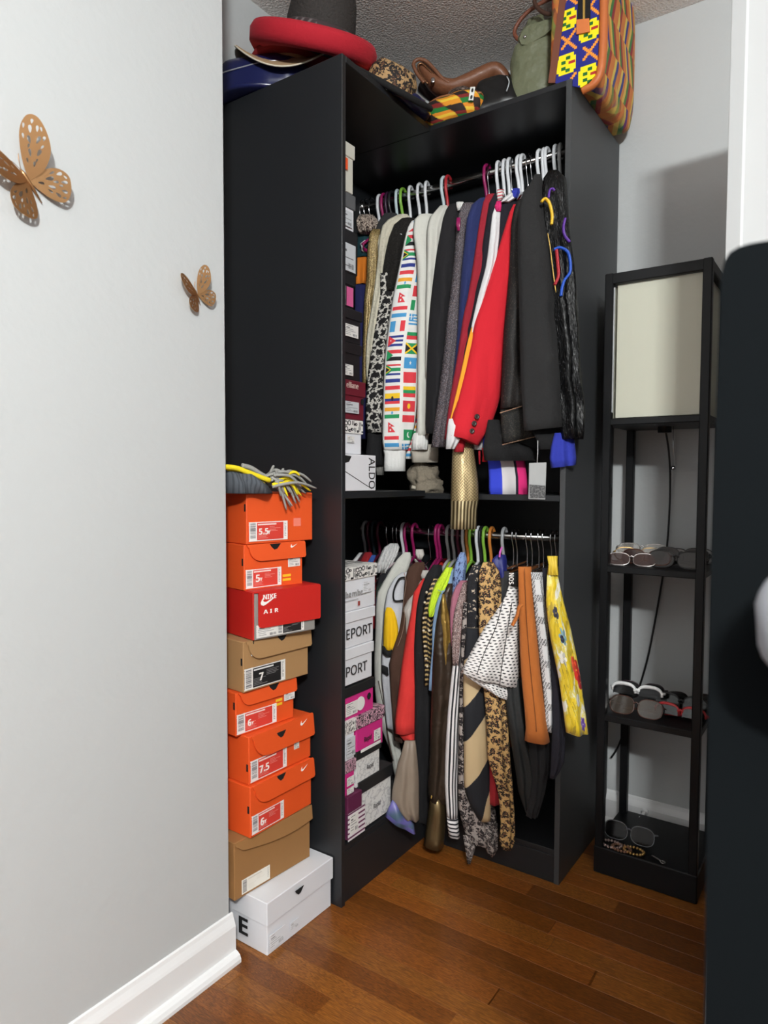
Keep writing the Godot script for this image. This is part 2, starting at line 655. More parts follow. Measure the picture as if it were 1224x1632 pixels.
func box_label(ground: Color, field: Color, ink: Color, sd: int, bar := true) -> ImageTexture:
	var im := blank(192, 112, ground)
	var r := RandomNumberGenerator.new()
	r.seed = sd
	var fx := 8
	if bar:
		var y := 8
		while y < 98:
			var k := r.randi_range(1, 4)
			rect(im, 6, y, 26, k, col(90, 90, 96))
			y += k + r.randi_range(1, 3)
		fx = 38
	rect(im, fx, 6, 192 - fx - 22, 100, field)
	rect(im, fx + 4, 12, 92, 8, ink)
	for k in 9:
		rect(im, fx + 4 + (58 if k < 4 else 0), 30 + k * 8, r.randi_range(24, 64), 2, ink.lerp(field, 0.35))
	for k in 14:
		rect(im, 176, 10 + k * 6, r.randi_range(3, 8), 3, ground.darkened(0.45))
	return ImageTexture.create_from_image(im)

func small_label(sd: int, ground := col(226, 224, 220), ink := col(96, 96, 100)) -> ImageTexture:
	var im := blank(96, 64, ground)
	var r := RandomNumberGenerator.new()
	r.seed = sd
	for k in 6:
		rect(im, 6 + r.randi_range(0, 6), 6 + k * 9, r.randi_range(20, 74), 2 if k != 1 else 5, ink)
	for k in 10:
		rect(im, 58 + k * 3, 46, r.randi_range(1, 2), 12, ink)
	return ImageTexture.create_from_image(im)

func marble() -> ImageTexture:
	var a := fast(77, 0.02)
	return paint(192, 128, func(x, y):
		var v: float = absf(a.get_noise_2d(x, y * 1.4))
		return col(222, 222, 220).lerp(col(168, 168, 170), clampf(1.0 - v * 9.0, 0.0, 0.7)))

func graffiti(sd: int, pale := col(232, 230, 226)) -> ImageTexture:
	var im := blank(160, 48, pale)
	var r := RandomNumberGenerator.new()
	r.seed = sd
	var ink := col(26, 26, 30)
	for k in 26:
		var c := Vector2(6 + (k % 13) * 12 + r.randf_range(-3, 3), 12 + (k / 13) * 22 + r.randf_range(-4, 4))
		match r.randi() % 4:
			0:
				rect(im, c.x, c.y, r.randi_range(6, 14), r.randi_range(4, 8), ink)
			1:
				poly_fill(im, oval(8, 9, c), ink)
				poly_fill(im, oval(5, 5.5, c), pale)
			2:
				for q in 3:
					rect(im, c.x + q * 4, c.y - 8, 2, r.randi_range(10, 18), ink)
			3:
				poly_fill(im, oval(7, 5, c), ink)
				poly_fill(im, oval(2, 2, c + Vector2(2, 0)), pale)
	return ImageTexture.create_from_image(im)

# ---------------------------------------------------------------- kits
func hanger(x: float, rail: float, m: Material, label: String, o := {}) -> Node3D:
	var thin: bool = o.get("thin", false)
	var r: float = 0.0018 if thin else o.get("r", 0.0052)
	var d: float = o.get("drop", 0.1)
	var t := thing("wire_hanger" if thin else "clothes_hanger", label, "hanger", Vector3(x, rail - d, -1.95), PI / 2 + o.get("tilt", 0.0), o.get("group", ""))
	# own frame: x runs back into the wardrobe, so -x is the front
	var h := []
	var hr := 0.019
	h.append(Vector3(0.0, 0.0, 0))
	h.append(Vector3(-0.006, d * 0.35, 0))
	h.append(Vector3(-hr, d * 0.7, 0))
	for k in 9:
		var a := PI - PI * k / 8.0
		h.append(Vector3(cos(a) * hr, d - 0.004 + sin(a) * hr, 0))
	h.append(Vector3(hr * 0.95, d - 0.016, 0))
	part(t, "hook", tube(curve(h, 3), r, 8), m)
	var half: float = o.get("half", 0.125)
	var sh := [Vector3(0, 0.006, 0), Vector3(-0.03, -0.008, 0), Vector3(-half * 0.6, -0.05, 0), Vector3(-half, -0.085, 0), Vector3(-half + 0.008, -0.098, 0), Vector3(0, -0.1, 0), Vector3(half - 0.008, -0.098, 0), Vector3(half, -0.085, 0), Vector3(half * 0.6, -0.05, 0), Vector3(0.03, -0.008, 0)]
	part(t, "shoulders", tube(sh, r, 8, true), m)
	return t

func clip_hanger(x: float, rail: float, m: Material, bar: Material, label: String, wooden := false, group := "") -> Node3D:
	var t := thing("clip_hanger", label, "hanger", Vector3(x, rail - 0.1, -1.95), PI / 2 + 0.12, group)
	var h := [Vector3(0, -0.002, 0), Vector3(0, 0.05, 0), Vector3(-0.018, 0.085, 0)]
	for k in 7:
		var a := PI - PI * k / 6.0
		h.append(Vector3(cos(a) * 0.018, 0.1 + sin(a) * 0.016, 0))
	part(t, "hook", tube(curve(h, 3), 0.0019, 8), m)
	if wooden:
		part(t, "bar", cbox(Vector3(0.3, 0.028, 0.012), 0.004), bar, Vector3(0, -0.012, 0))
	else:
		part(t, "bar", tube([Vector3(-0.15, 0, 0), Vector3(0.15, 0, 0)], 0.0024), m)
	for s in [-1, 1]:
		part(t, "clip", cbox(Vector3(0.014, 0.034, 0.014), 0.003), m, Vector3(s * 0.12, -0.016, 0))
	return t

# a shoe box: its face lies in the local x-y plane (z = 0), x runs to the right, and the box reaches back along -z
func shoe_box(called: String, label: String, at: Vector3, turn: float, L: float, H: float, m: Material, o := {}) -> Node3D:
	var t := thing(called, label, "shoe box", at, turn, o.get("group", ""))
	var W: float = o.get("deep", 0.3)
	H -= 0.001
	var lid: float = o.get("lid", 0.0)
	var ov := 0.004 if lid > 0 else 0.0
	part(t, "body", cbox(Vector3(L - ov * 2, H - ov, W - 2 * ov), 0.0015), m, Vector3(L / 2, (H - ov) / 2, -W / 2))
	if lid > 0:
		part(t, "lid", cbox(Vector3(L, lid, W), 0.0015), o.get("lidm", m), Vector3(L / 2, H - lid / 2, -W / 2))
	var flap: Node3D = t
	if o.has("flap"):
		var fh: float = o.flap
		var e: float = L + o.get("flap_over", 0.006)
		var rr: float = fh * 0.8
		var pts := [Vector2(0.006, 0), Vector2(0.008, -fh * 0.15)]
		for k in 7:
			var a := PI + PI / 2 * k / 6.0
			pts.append(Vector2(0.012 + rr + cos(a) * rr, -fh + rr + sin(a) * rr))
		pts.append_array([Vector2(e - 0.004, -fh), Vector2(e, -fh + 0.004), Vector2(e, -0.004), Vector2(e - 0.003, 0)])
		flap = part(t, "flap", plate(pts, 0.0035), o.get("flapm", m), Vector3(0, H, 0.0005), Vector3(-0.1, 0, 0))
	if o.has("notch"):
		var nx: float = o.notch
		var ny: float = H - o.get("notch_low", 0.0)
		part(flap, "thumb_notch", plate([Vector2(nx - 0.016, ny - 0.002), Vector2(nx - 0.012, ny - 0.009), Vector2(nx - 0.004, ny - 0.016), Vector2(nx + 0.004, ny - 0.014), Vector2(nx + 0.015, ny - 0.002)], 0.0008), M("hole_black"), Vector3(0, -H if flap != t else 0.0, 0.0036))
	if o.has("slot"):
		part(t, "side_slot", cbox(Vector3(0.001, 0.017, 0.006), 0.0004), M("hole_black"), Vector3(-0.0002, H * o.slot, -0.006))
	var plates := []
	for l in o.get("labels", []):
		plates.append(part(t, "label", cbox(Vector3(l[3], l[4], 0.0012), 0.0003), l[0], Vector3(l[1] + l[3] / 2, l[2] + l[4] / 2, 0.0008 + (l[5] if l.size() > 5 else 0.0))))
	for x in o.get("texts", []):
		var home: Node3D = t
		var ls: Array = o.get("labels", [])
		for k in ls.size():
			if x[1] >= ls[k][1] and x[1] <= ls[k][1] + ls[k][3] and x[2] >= ls[k][2] and x[2] <= ls[k][2] + ls[k][4]:
				home = plates[k]
		var off := Vector3.ZERO if home == t else home.position
		text(home, x[0], x[3], Vector3(x[1], x[2], x[5] if x.size() > 5 else 0.0022) - off, x[4], x[6] if x.size() > 6 else 1.0, x[7] if x.size() > 7 else true)
	if o.has("swoosh"):
		swoosh(flap, Vector3(o.swoosh[0], o.swoosh[1] - (H if flap != t else 0.0), o.swoosh[3] if o.swoosh.size() > 3 else 0.0038), o.swoosh[2], M("ink_white"))
	return t

func swoosh(p: Node3D, at: Vector3, w: float, m: Material) -> void:
	var pts := [Vector2(1.0, 0.42), Vector2(0.62, 0.26), Vector2(0.34, 0.15), Vector2(0.2, 0.17), Vector2(0.15, 0.24), Vector2(0.2, 0.42), Vector2(0.08, 0.28), Vector2(0.0, 0.12), Vector2(0.04, 0.02), Vector2(0.16, -0.03), Vector2(0.32, 0.02), Vector2(0.66, 0.2)]
	var s := []
	for q in pts:
		s.append(q * w)
	part(p, "swoosh", plate(s, 0.0006), m, at)

func eyewear(called: String, label: String, at: Vector3, turn: float, w: float, hgt: float, fm: Material, lm: Material, o := {}) -> Node3D:
	var t := thing(called, label, "sunglasses", at, turn, o.get("group", ""))
	var tilt: float = o.get("tilt", 0.0)
	var rx := w * 0.22
	var ry := hgt / 2
	var r: float = o.get("r", 0.0016)
	var B := Basis(Vector3.RIGHT, tilt)
	for s in [-1, 1]:
		var ring := []
		var lens := []
		for k in 24:
			var a := TAU * k / 24
			var cx := signf(cos(a)) * pow(absf(cos(a)), 0.75) * rx
			var cy := signf(sin(a)) * pow(absf(sin(a)), 0.75) * ry
			if o.get("half_rim", false) and sin(a) < -0.25:
				cy = -ry * 0.25 if absf(cx) < rx * 0.95 else cy
			ring.append(B * Vector3(s * w * 0.255 + cx, ry + cy, -0.35 * cx * cx / w))
			lens.append(Vector2(s * w * 0.255 + cx * 0.97, ry + cy * 0.97))
		if o.get("half_rim", false):
			var arc := []
			for k in 13:
				arc.append(ring[k])
			part(t, "rim", tube(arc, r, 6, false, 1.6), fm)
		else:
			part(t, "rim", tube(ring, r, 6, true), fm)
		part(t, "lens", plate(lens, 0.001), lm).basis = B
		var hinge := B * Vector3(s * w * 0.48, ry * 1.4, 0)
		part(t, "temple", tube(curve([hinge, B * Vector3(s * w * 0.5, ry * 1.35, -0.02), B * Vector3(s * w * 0.1, ry * 1.15, -0.034), B * Vector3(-s * w * 0.36, ry * 0.8, -0.03 - 0.006 * s)], 4), r * 1.1, 6), fm)
	part(t, "bridge", tube(curve([B * Vector3(-w * 0.05, ry * 1.3, 0), B * Vector3(0, ry * 1.5, 0.002), B * Vector3(w * 0.05, ry * 1.3, 0)], 4), r * 1.2, 6), fm)
	return t

func wing(p: Node3D, outline: Array, holes: Array, m: Material, fold: float, s: float, mirror: float, lift := 0.0) -> void:
	var c := CSGCombiner3D.new()
	c.name = "wing"
	p.add_child(c, true)
	var w := CSGPolygon3D.new()
	w.name = "outline"
	var pl := PackedVector2Array()
	for q in curve(outline, 5):
		pl.append(q * s)
	pl.remove_at(pl.size() - 1)
	w.polygon = pl
	w.depth = 0.001
	w.material = m
	c.add_child(w)
	for h in holes:
		var k := CSGPolygon3D.new()
		k.name = "opening"
		k.operation = CSGShape3D.OPERATION_SUBTRACTION
		var hp := PackedVector2Array()
		for q in h:
			hp.append(q * s)
		k.polygon = hp
		k.depth = 0.004
		k.position.z = 0.002
		k.material = m
		c.add_child(k)
	c.basis = Basis(Vector3.UP, -fold if mirror > 0 else PI + fold)
	c.position = Vector3(mirror * 0.001, 0, 0.004 + lift)

func drop(at: Vector2, dir: float, l: float, w: float) -> Array:
	var o := []
	for k in 9:
		var a := TAU * k / 9
		o.append(at + Vector2(cos(a) * l / 2, sin(a) * w / 2 * (1.0 + 0.5 * cos(a))).rotated(dir))
	return o

func butterfly(label: String, at: Vector3, spin: float, s: float, m: Material, fold_l: float, fold_r: float) -> void:
	# lies on the left wall: local x-y is the wall's plane, local z points into the room
	var t := thing("butterfly_ornament", label, "wall ornament", at, 0)
	t.basis = Basis(Vector3.UP, PI / 2) * Basis(Vector3.BACK, spin)
	var fore := [Vector2(0, 0.0), Vector2(0.10, 0.32), Vector2(0.30, 0.66), Vector2(0.52, 0.80), Vector2(0.66, 0.72), Vector2(0.66, 0.48), Vector2(0.55, 0.22), Vector2(0.30, 0.04), Vector2(0, 0.0)]
	var hind := [Vector2(0, 0.02), Vector2(0.30, 0.05), Vector2(0.52, -0.02), Vector2(0.62, -0.2), Vector2(0.5, -0.42), Vector2(0.32, -0.5), Vector2(0.16, -0.36), Vector2(0.05, -0.14), Vector2(0, 0.02)]
	var fh := []
	for q in [[0.46, 0.62, 1.0, 0.12, 0.05], [0.56, 0.58, 0.9, 0.1, 0.04], [0.36, 0.5, 1.2, 0.12, 0.05], [0.48, 0.44, 0.5, 0.13, 0.05], [0.26, 0.34, 1.1, 0.12, 0.04], [0.38, 0.28, 0.5, 0.12, 0.05], [0.22, 0.17, 0.8, 0.09, 0.035], [0.57, 0.42, 0.7, 0.08, 0.04], [0.31, 0.58, 1.1, 0.08, 0.03], [0.4, 0.7, 0.9, 0.08, 0.03], [0.55, 0.7, 0.8, 0.07, 0.04], [0.3, 0.43, 0.6, 0.07, 0.03], [0.47, 0.33, 0.3, 0.08, 0.03], [0.16, 0.26, 1.2, 0.08, 0.025], [0.61, 0.55, 1.2, 0.07, 0.03], [0.28, 0.2, 0.5, 0.07, 0.025]]:
		fh.append(drop(Vector2(q[0], q[1]), q[2], q[3], q[4]))
	var hh := []
	for q in [[0.5, -0.1, -0.2, 0.1, 0.05], [0.5, -0.24, -0.5, 0.11, 0.05], [0.42, -0.36, -0.8, 0.1, 0.05], [0.3, -0.36, -1.2, 0.1, 0.045], [0.32, -0.1, -0.3, 0.14, 0.06], [0.28, -0.22, -0.8, 0.12, 0.05], [0.16, -0.1, -0.6, 0.1, 0.04], [0.56, -0.18, -1.2, 0.07, 0.03], [0.4, -0.04, 0.0, 0.1, 0.03], [0.38, -0.18, -0.5, 0.09, 0.04], [0.22, -0.26, -1.1, 0.09, 0.03], [0.36, -0.44, -0.5, 0.07, 0.03], [0.42, -0.26, -0.6, 0.07, 0.03]]:
		hh.append(drop(Vector2(q[0], q[1]), q[2], q[3], q[4]))
	for sd in [1.0, -1.0]:
		wing(t, fore, fh, m, fold_r if sd > 0 else fold_l, s, sd, 0.001)
		wing(t, hind, hh, m, (fold_r if sd > 0 else fold_l) * 0.7, s, sd)
	part(t, "abdomen", tube([Vector3(0, -0.36, 0.03) * s, Vector3(0, -0.1, 0.045) * s, Vector3(0, 0.12, 0.045) * s, Vector3(0, 0.2, 0.04) * s], [0.008 * s, 0.03 * s, 0.035 * s, 0.012 * s], 8), m)
	for sd in [-1, 1]:
		part(t, "antenna", tube(curve([Vector3(0, 0.18, 0.04) * s, Vector3(sd * 0.06, 0.32, 0.06) * s, Vector3(sd * 0.12, 0.4, 0.06) * s], 4), 0.0005, 5), m)

func lace(p: Node3D, called: String, m: Material, pts: Array, r := 0.004, flat := 0.6, label := "") -> void:
	part(p, called, tube(curve(pts, 6), r, 8, false, flat), m, Vector3.ZERO, Vector3.ZERO, label)

# ---------------------------------------------------------------- the scene
func _ready() -> void:
	# camera
	var cam := Camera3D.new()
	cam.name = "camera"
	add_child(cam)
	cam.position = Vector3(0, 1.0855, 0)
	cam.basis = Basis(Vector3.UP, 0.60419) * Basis(Vector3.RIGHT, -0.048) * Basis(Vector3.BACK, 0.0036)
	cam.near = 0.02
	cam.far = 50.0
	var lens := CameraAttributesPhysical.new()
	lens.frustum_focal_length = 12.0 / tan(deg_to_rad(73.350278) / 2.0)
	lens.frustum_focus_distance = 2.0
	lens.exposure_aperture = 4.4
	lens.frustum_near = 0.02
	lens.frustum_far = 50.0
	cam.fov = 73.350278
	cam.attributes = lens
	cam.current = true

	# environment: a closed room, lit by its ceiling light
	var env := Environment.new()
	env.background_mode = Environment.BG_COLOR
	env.background_color = Color(0.02, 0.02, 0.022)
	env.tonemap_mode = Environment.TONE_MAPPER_LINEAR
	env.tonemap_exposure = 1.0
	env.sdfgi_enabled = true
	env.ssao_enabled = true
	env.ssil_enabled = true
	var we := WorldEnvironment.new()
	we.name = "environment"
	we.environment = env
	add_child(we)

	# the ceiling light of the room, behind the camera: three frosted globes on a bar
	var bulb := StandardMaterial3D.new()
	bulb.resource_name = "lit_globe"
	bulb.albedo_color = Color(0.95, 0.95, 0.93)
	bulb.emission_enabled = true
	bulb.emission = Color(1.0, 0.99, 0.97)
	bulb.emission_energy_multiplier = 6.0
	var fixture := thing("ceiling_light", "three frosted globes on a bar under the ceiling", "lamp", Vector3(0.74, 2.14, 0.82), deg_to_rad(-23))
	part(fixture, "bar", cbox(Vector3(0.4, 0.025, 0.025), 0.005), M("steel", col(190, 190, 188), 0.3, {"metal": 0.9}), Vector3(0, 0.062, 0))
	part(fixture, "stem", tube([Vector3(0, 0.07, 0), Vector3(0, 0.3, 0)], 0.012), M("steel"))
	for k in 3:
		part(fixture, "globe", lathe([Vector2(0.001, -0.05), Vector2(0.025, -0.0435), Vector2(0.0435, -0.025), Vector2(0.05, 0), Vector2(0.0435, 0.025), Vector2(0.025, 0.0435), Vector2(0.001, 0.05)], 24), bulb, Vector3((k - 1) * 0.135, 0, 0))
		var l := OmniLight3D.new()
		l.name = "globe_light"
		l.light_color = Color(0.985, 1.0, 0.995)
		l.light_energy = 2.1
		l.light_size = 0.048
		l.omni_range = 12.0
		l.omni_attenuation = 2.0
		l.shadow_enabled = true
		fixture.add_child(l, true)
		l.position = Vector3((k - 1) * 0.135, 0, 0)

	# ------------------------------------------------------------ materials used all over
	var peel := noise_tex(3, 0.03, 512, FastNoiseLite.TYPE_SIMPLEX_SMOOTH, 3)
	var cloth_bump := noise_tex(8, 0.2, 256, FastNoiseLite.TYPE_VALUE, 2)
	var wallm := M("wall_paint", col(189, 192, 193), 0.75, {"bump": peel, "depth": 0.045, "tri": 2.6})
	var ceilm := M("ceiling_paint", col(236, 230, 226), 0.9, {"bump": noise_tex(5, 0.09, 512), "depth": 0.22, "tri": 2.5})
	var trimm := M("white_trim", col(236, 237, 238), 0.35)
	var black := M("black_board", col(30, 32, 35), 0.42)
	M("hole_black", col(10, 10, 11), 0.95)
	M("ink_white", col(244, 240, 236), 0.7)
	M("ink_black", col(24, 24, 26), 0.7)
	var chrome := M("chrome", col(215, 215, 218), 0.14, {"metal": 1.0})
	var fab := func(n: String, c: Color, o := {}) -> StandardMaterial3D:
		return M(n, c, o.get("rough", 0.9), {"bump": cloth_bump, "depth": o.get("depth", 0.06), "tri": o.get("tri", 9.0), "sheen": o.get("sheen", 0.15), "metal": o.get("metal", 0.0)})

	# ------------------------------------------------------------ the setting
	var floor_ := struct("floor", cbox(Vector3(4.3, 0.1, 5.4), 0.001), M("subfloor", col(92, 52, 22), 0.6), Vector3(0.62, -0.056, 0.45))
	rng.seed = 4
	var woods := []
	for k in 3:
		woods.append(wood(20 + k * 7))
	var planks := []
	for k in 9:
		var wm := M("oak_%d" % k, [Color(1, 0.95, 0.86), Color(0.84, 0.8, 0.72), Color(1.0, 1.0, 0.92)][k / 3] * (0.94 + 0.05 * (k % 3)), 0.3, {"tex": woods[k % 3]})
		wm.albedo_color.a = 1.0
		planks.append(wm)
	var zz := -2.165
	while zz < 0.1:
		var xx := -1.46 - rng.randf() * 0.5
		while xx < 0.6:
			var ln := 0.35 + rng.randf() * 0.75
			var x0 := maxf(xx, -1.46)
			var x1 := minf(xx + ln, 0.62)
			if x1 - x0 > 0.03:
				part(floor_, "plank", cbox(Vector3(snappedf(x1 - x0, 0.02) - 0.0004, 0.006, 0.0567), 0.0004), planks[rng.randi() % 9], Vector3((x0 + x1) / 2 - 0.62, 0.053, zz + 0.0285 - 0.45))
			xx += ln
		zz += 0.057
	struct("wall_left", cbox(Vector3(0.32, 2.44, 4.1), 0.004), wallm, Vector3(-1.30, 1.22, 1.005))
	struct("wall_alcove", cbox(Vector3(0.1, 2.44, 1.25), 0.001), wallm, Vector3(-1.51, 1.22, -1.63))
	struct("wall_back", cbox(Vector3(4.2, 2.44, 0.1), 0.001), wallm, Vector3(0.58, 1.22, -2.215))
	struct("wall_right", cbox(Vector3(0.1, 2.44, 5.3), 0.001), M("grey_blue_paint", col(176, 178, 180), 0.8), Vector3(2.7, 1.22, 0.45))
	struct("wall_front", cbox(Vector3(4.3, 2.44, 0.1), 0.001), M("grey_blue_paint"), Vector3(0.6, 1.22, 3.1))
	struct("ceiling", cbox(Vector3(4.4, 0.1, 5.5), 0.001), ceilm, Vector3(0.6, 2.49, 0.45))
	var bprof := [Vector2(0, 0), Vector2(0.03, 0), Vector2(0.03, 0.008), Vector2(0.026, 0.016), Vector2(0.019, 0.021), Vector2(0.013, 0.023), Vector2(0.013, 0.078), Vector2(0.011, 0.084), Vector2(0.006, 0.096), Vector2(0.004, 0.104), Vector2(0, 0.106)]
	struct("baseboard_left", plate(bprof, 4.06), trimm, Vector3(-1.14, 0, -1.05))
	struct("baseboard_back", plate(bprof, 1.64), trimm, Vector3(0.2, 0, -2.165), Vector3(0, -PI / 2, 0))
	# the open white door at the right
	var dl := 0.885
	var door := struct("door_1", cbox(Vector3(dl, 2.03, 0.035), 0.003), M("door_paint", col(198, 200, 201), 0.6), Vector3(-0.215 + 0.511 * dl / 2 + 0.859 * 0.0175, 1.02, -1.4 - 0.859 * dl / 2 + 0.511 * 0.0175), Vector3(0, atan2(0.859, 0.511), 0))
	part(door, "door_handle", tube(curve([Vector3(-0.39, -0.05, 0.015), Vector3(-0.39, -0.05, 0.06), Vector3(-0.3, -0.05, 0.062)], 4), 0.009), chrome)
	# spring door stop on the back baseboard
	var ds := thing("door_stop", "small white door stop on the baseboard behind the lamp", "door stop", Vector3(-0.5088, 0.0728, -2.152))
	part(ds, "stem", tube([Vector3.ZERO, Vector3(-0.004, -0.006, 0.05)], 0.005), trimm)
	part(ds, "tip", tube([Vector3(-0.004, -0.006, 0.05), Vector3(-0.005, -0.0075, 0.066)], 0.009), trimm)
	part(ds, "base", tube([Vector3.ZERO, Vector3(0, 0, 0.008)], 0.011), trimm)

	# ------------------------------------------------------------ the wardrobes
	var rail := M("rail_chrome", col(205, 203, 200), 0.2, {"metal": 1.0})
	var lc := thing("open_cabinet", "tall black open cabinet beside the left wall, its shelves stacked with shoe boxes", "cabinet", Vector3(-1.25, 0, -1.5355))
	part(lc, "side_panel", cbox(Vector3(0.41, 2.1, 0.015), 0.001), black, Vector3(0, 1.05, 0.197))
	part(lc, "back_panel", cbox(Vector3(0.006, 2.1, 0.393), 0.001), black, Vector3(-0.202, 1.05, -0.0075))
	part(lc, "top_panel", cbox(Vector3(0.404, 0.015, 0.393), 0.001), black, Vector3(0.003, 2.0925, -0.0075))
	part(lc, "shelf", cbox(Vector3(0.394, 0.016, 0.393), 0.001), black, Vector3(0.0, 1.044, -0.0075))
	part(lc, "bottom_shelf", cbox(Vector3(0.394, 0.015, 0.393), 0.001), black, Vector3(0.0, 0.1425, -0.0075))
	part(lc, "plinth", cbox(Vector3(0.015, 0.134, 0.393), 0.001), black, Vector3(0.19, 0.067, -0.0075))
	var rc := thing("hanging_wardrobe", "black open hanging wardrobe across the back of the alcove with two chrome rails", "wardrobe", Vector3(-1.042, 0, -1.951))
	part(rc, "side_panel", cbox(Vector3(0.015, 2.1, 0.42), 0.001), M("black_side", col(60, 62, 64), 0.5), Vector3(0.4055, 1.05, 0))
	part(rc, "side_panel", cbox(Vector3(0.015, 2.1, 0.41), 0.001), black, Vector3(-0.405, 1.05, -0.003))
	part(rc, "back_panel", cbox(Vector3(0.795, 2.1, 0.006), 0.001), black, Vector3(0, 1.05, -0.206))
	part(rc, "top_panel", cbox(Vector3(0.796, 0.015, 0.42), 0.001), black, Vector3(0, 2.0925, 0))
	part(rc, "shelf", cbox(Vector3(0.795, 0.016, 0.4), 0.001), black, Vector3(0, 1.036, 0.006))
	part(rc, "bottom_shelf", cbox(Vector3(0.795, 0.015, 0.4), 0.001), black, Vector3(0, 0.083, 0.006))
	part(rc, "plinth", cbox(Vector3(0.795, 0.075, 0.015), 0.001), black, Vector3(0, 0.0375, 0.2))
	for y in [2.03, 0.92]:
		part(rc, "clothes_rail", tube([Vector3(-0.397, y - 0.008, 0), Vector3(0.397, y - 0.008, 0)], 0.011, 14), rail)
		for s in [-1, 1]:
			part(rc, "rail_socket", tube([Vector3(s * 0.398, y - 0.008, 0), Vector3(s * 0.388, y - 0.008, 0)], 0.019, 14), rail)

	boxes_outside()
	boxes_inside()
	upper_rail(fab, chrome)
	lower_rail(fab, chrome)
	on_top(fab, chrome)
	lamp(chrome)
	around(fab)

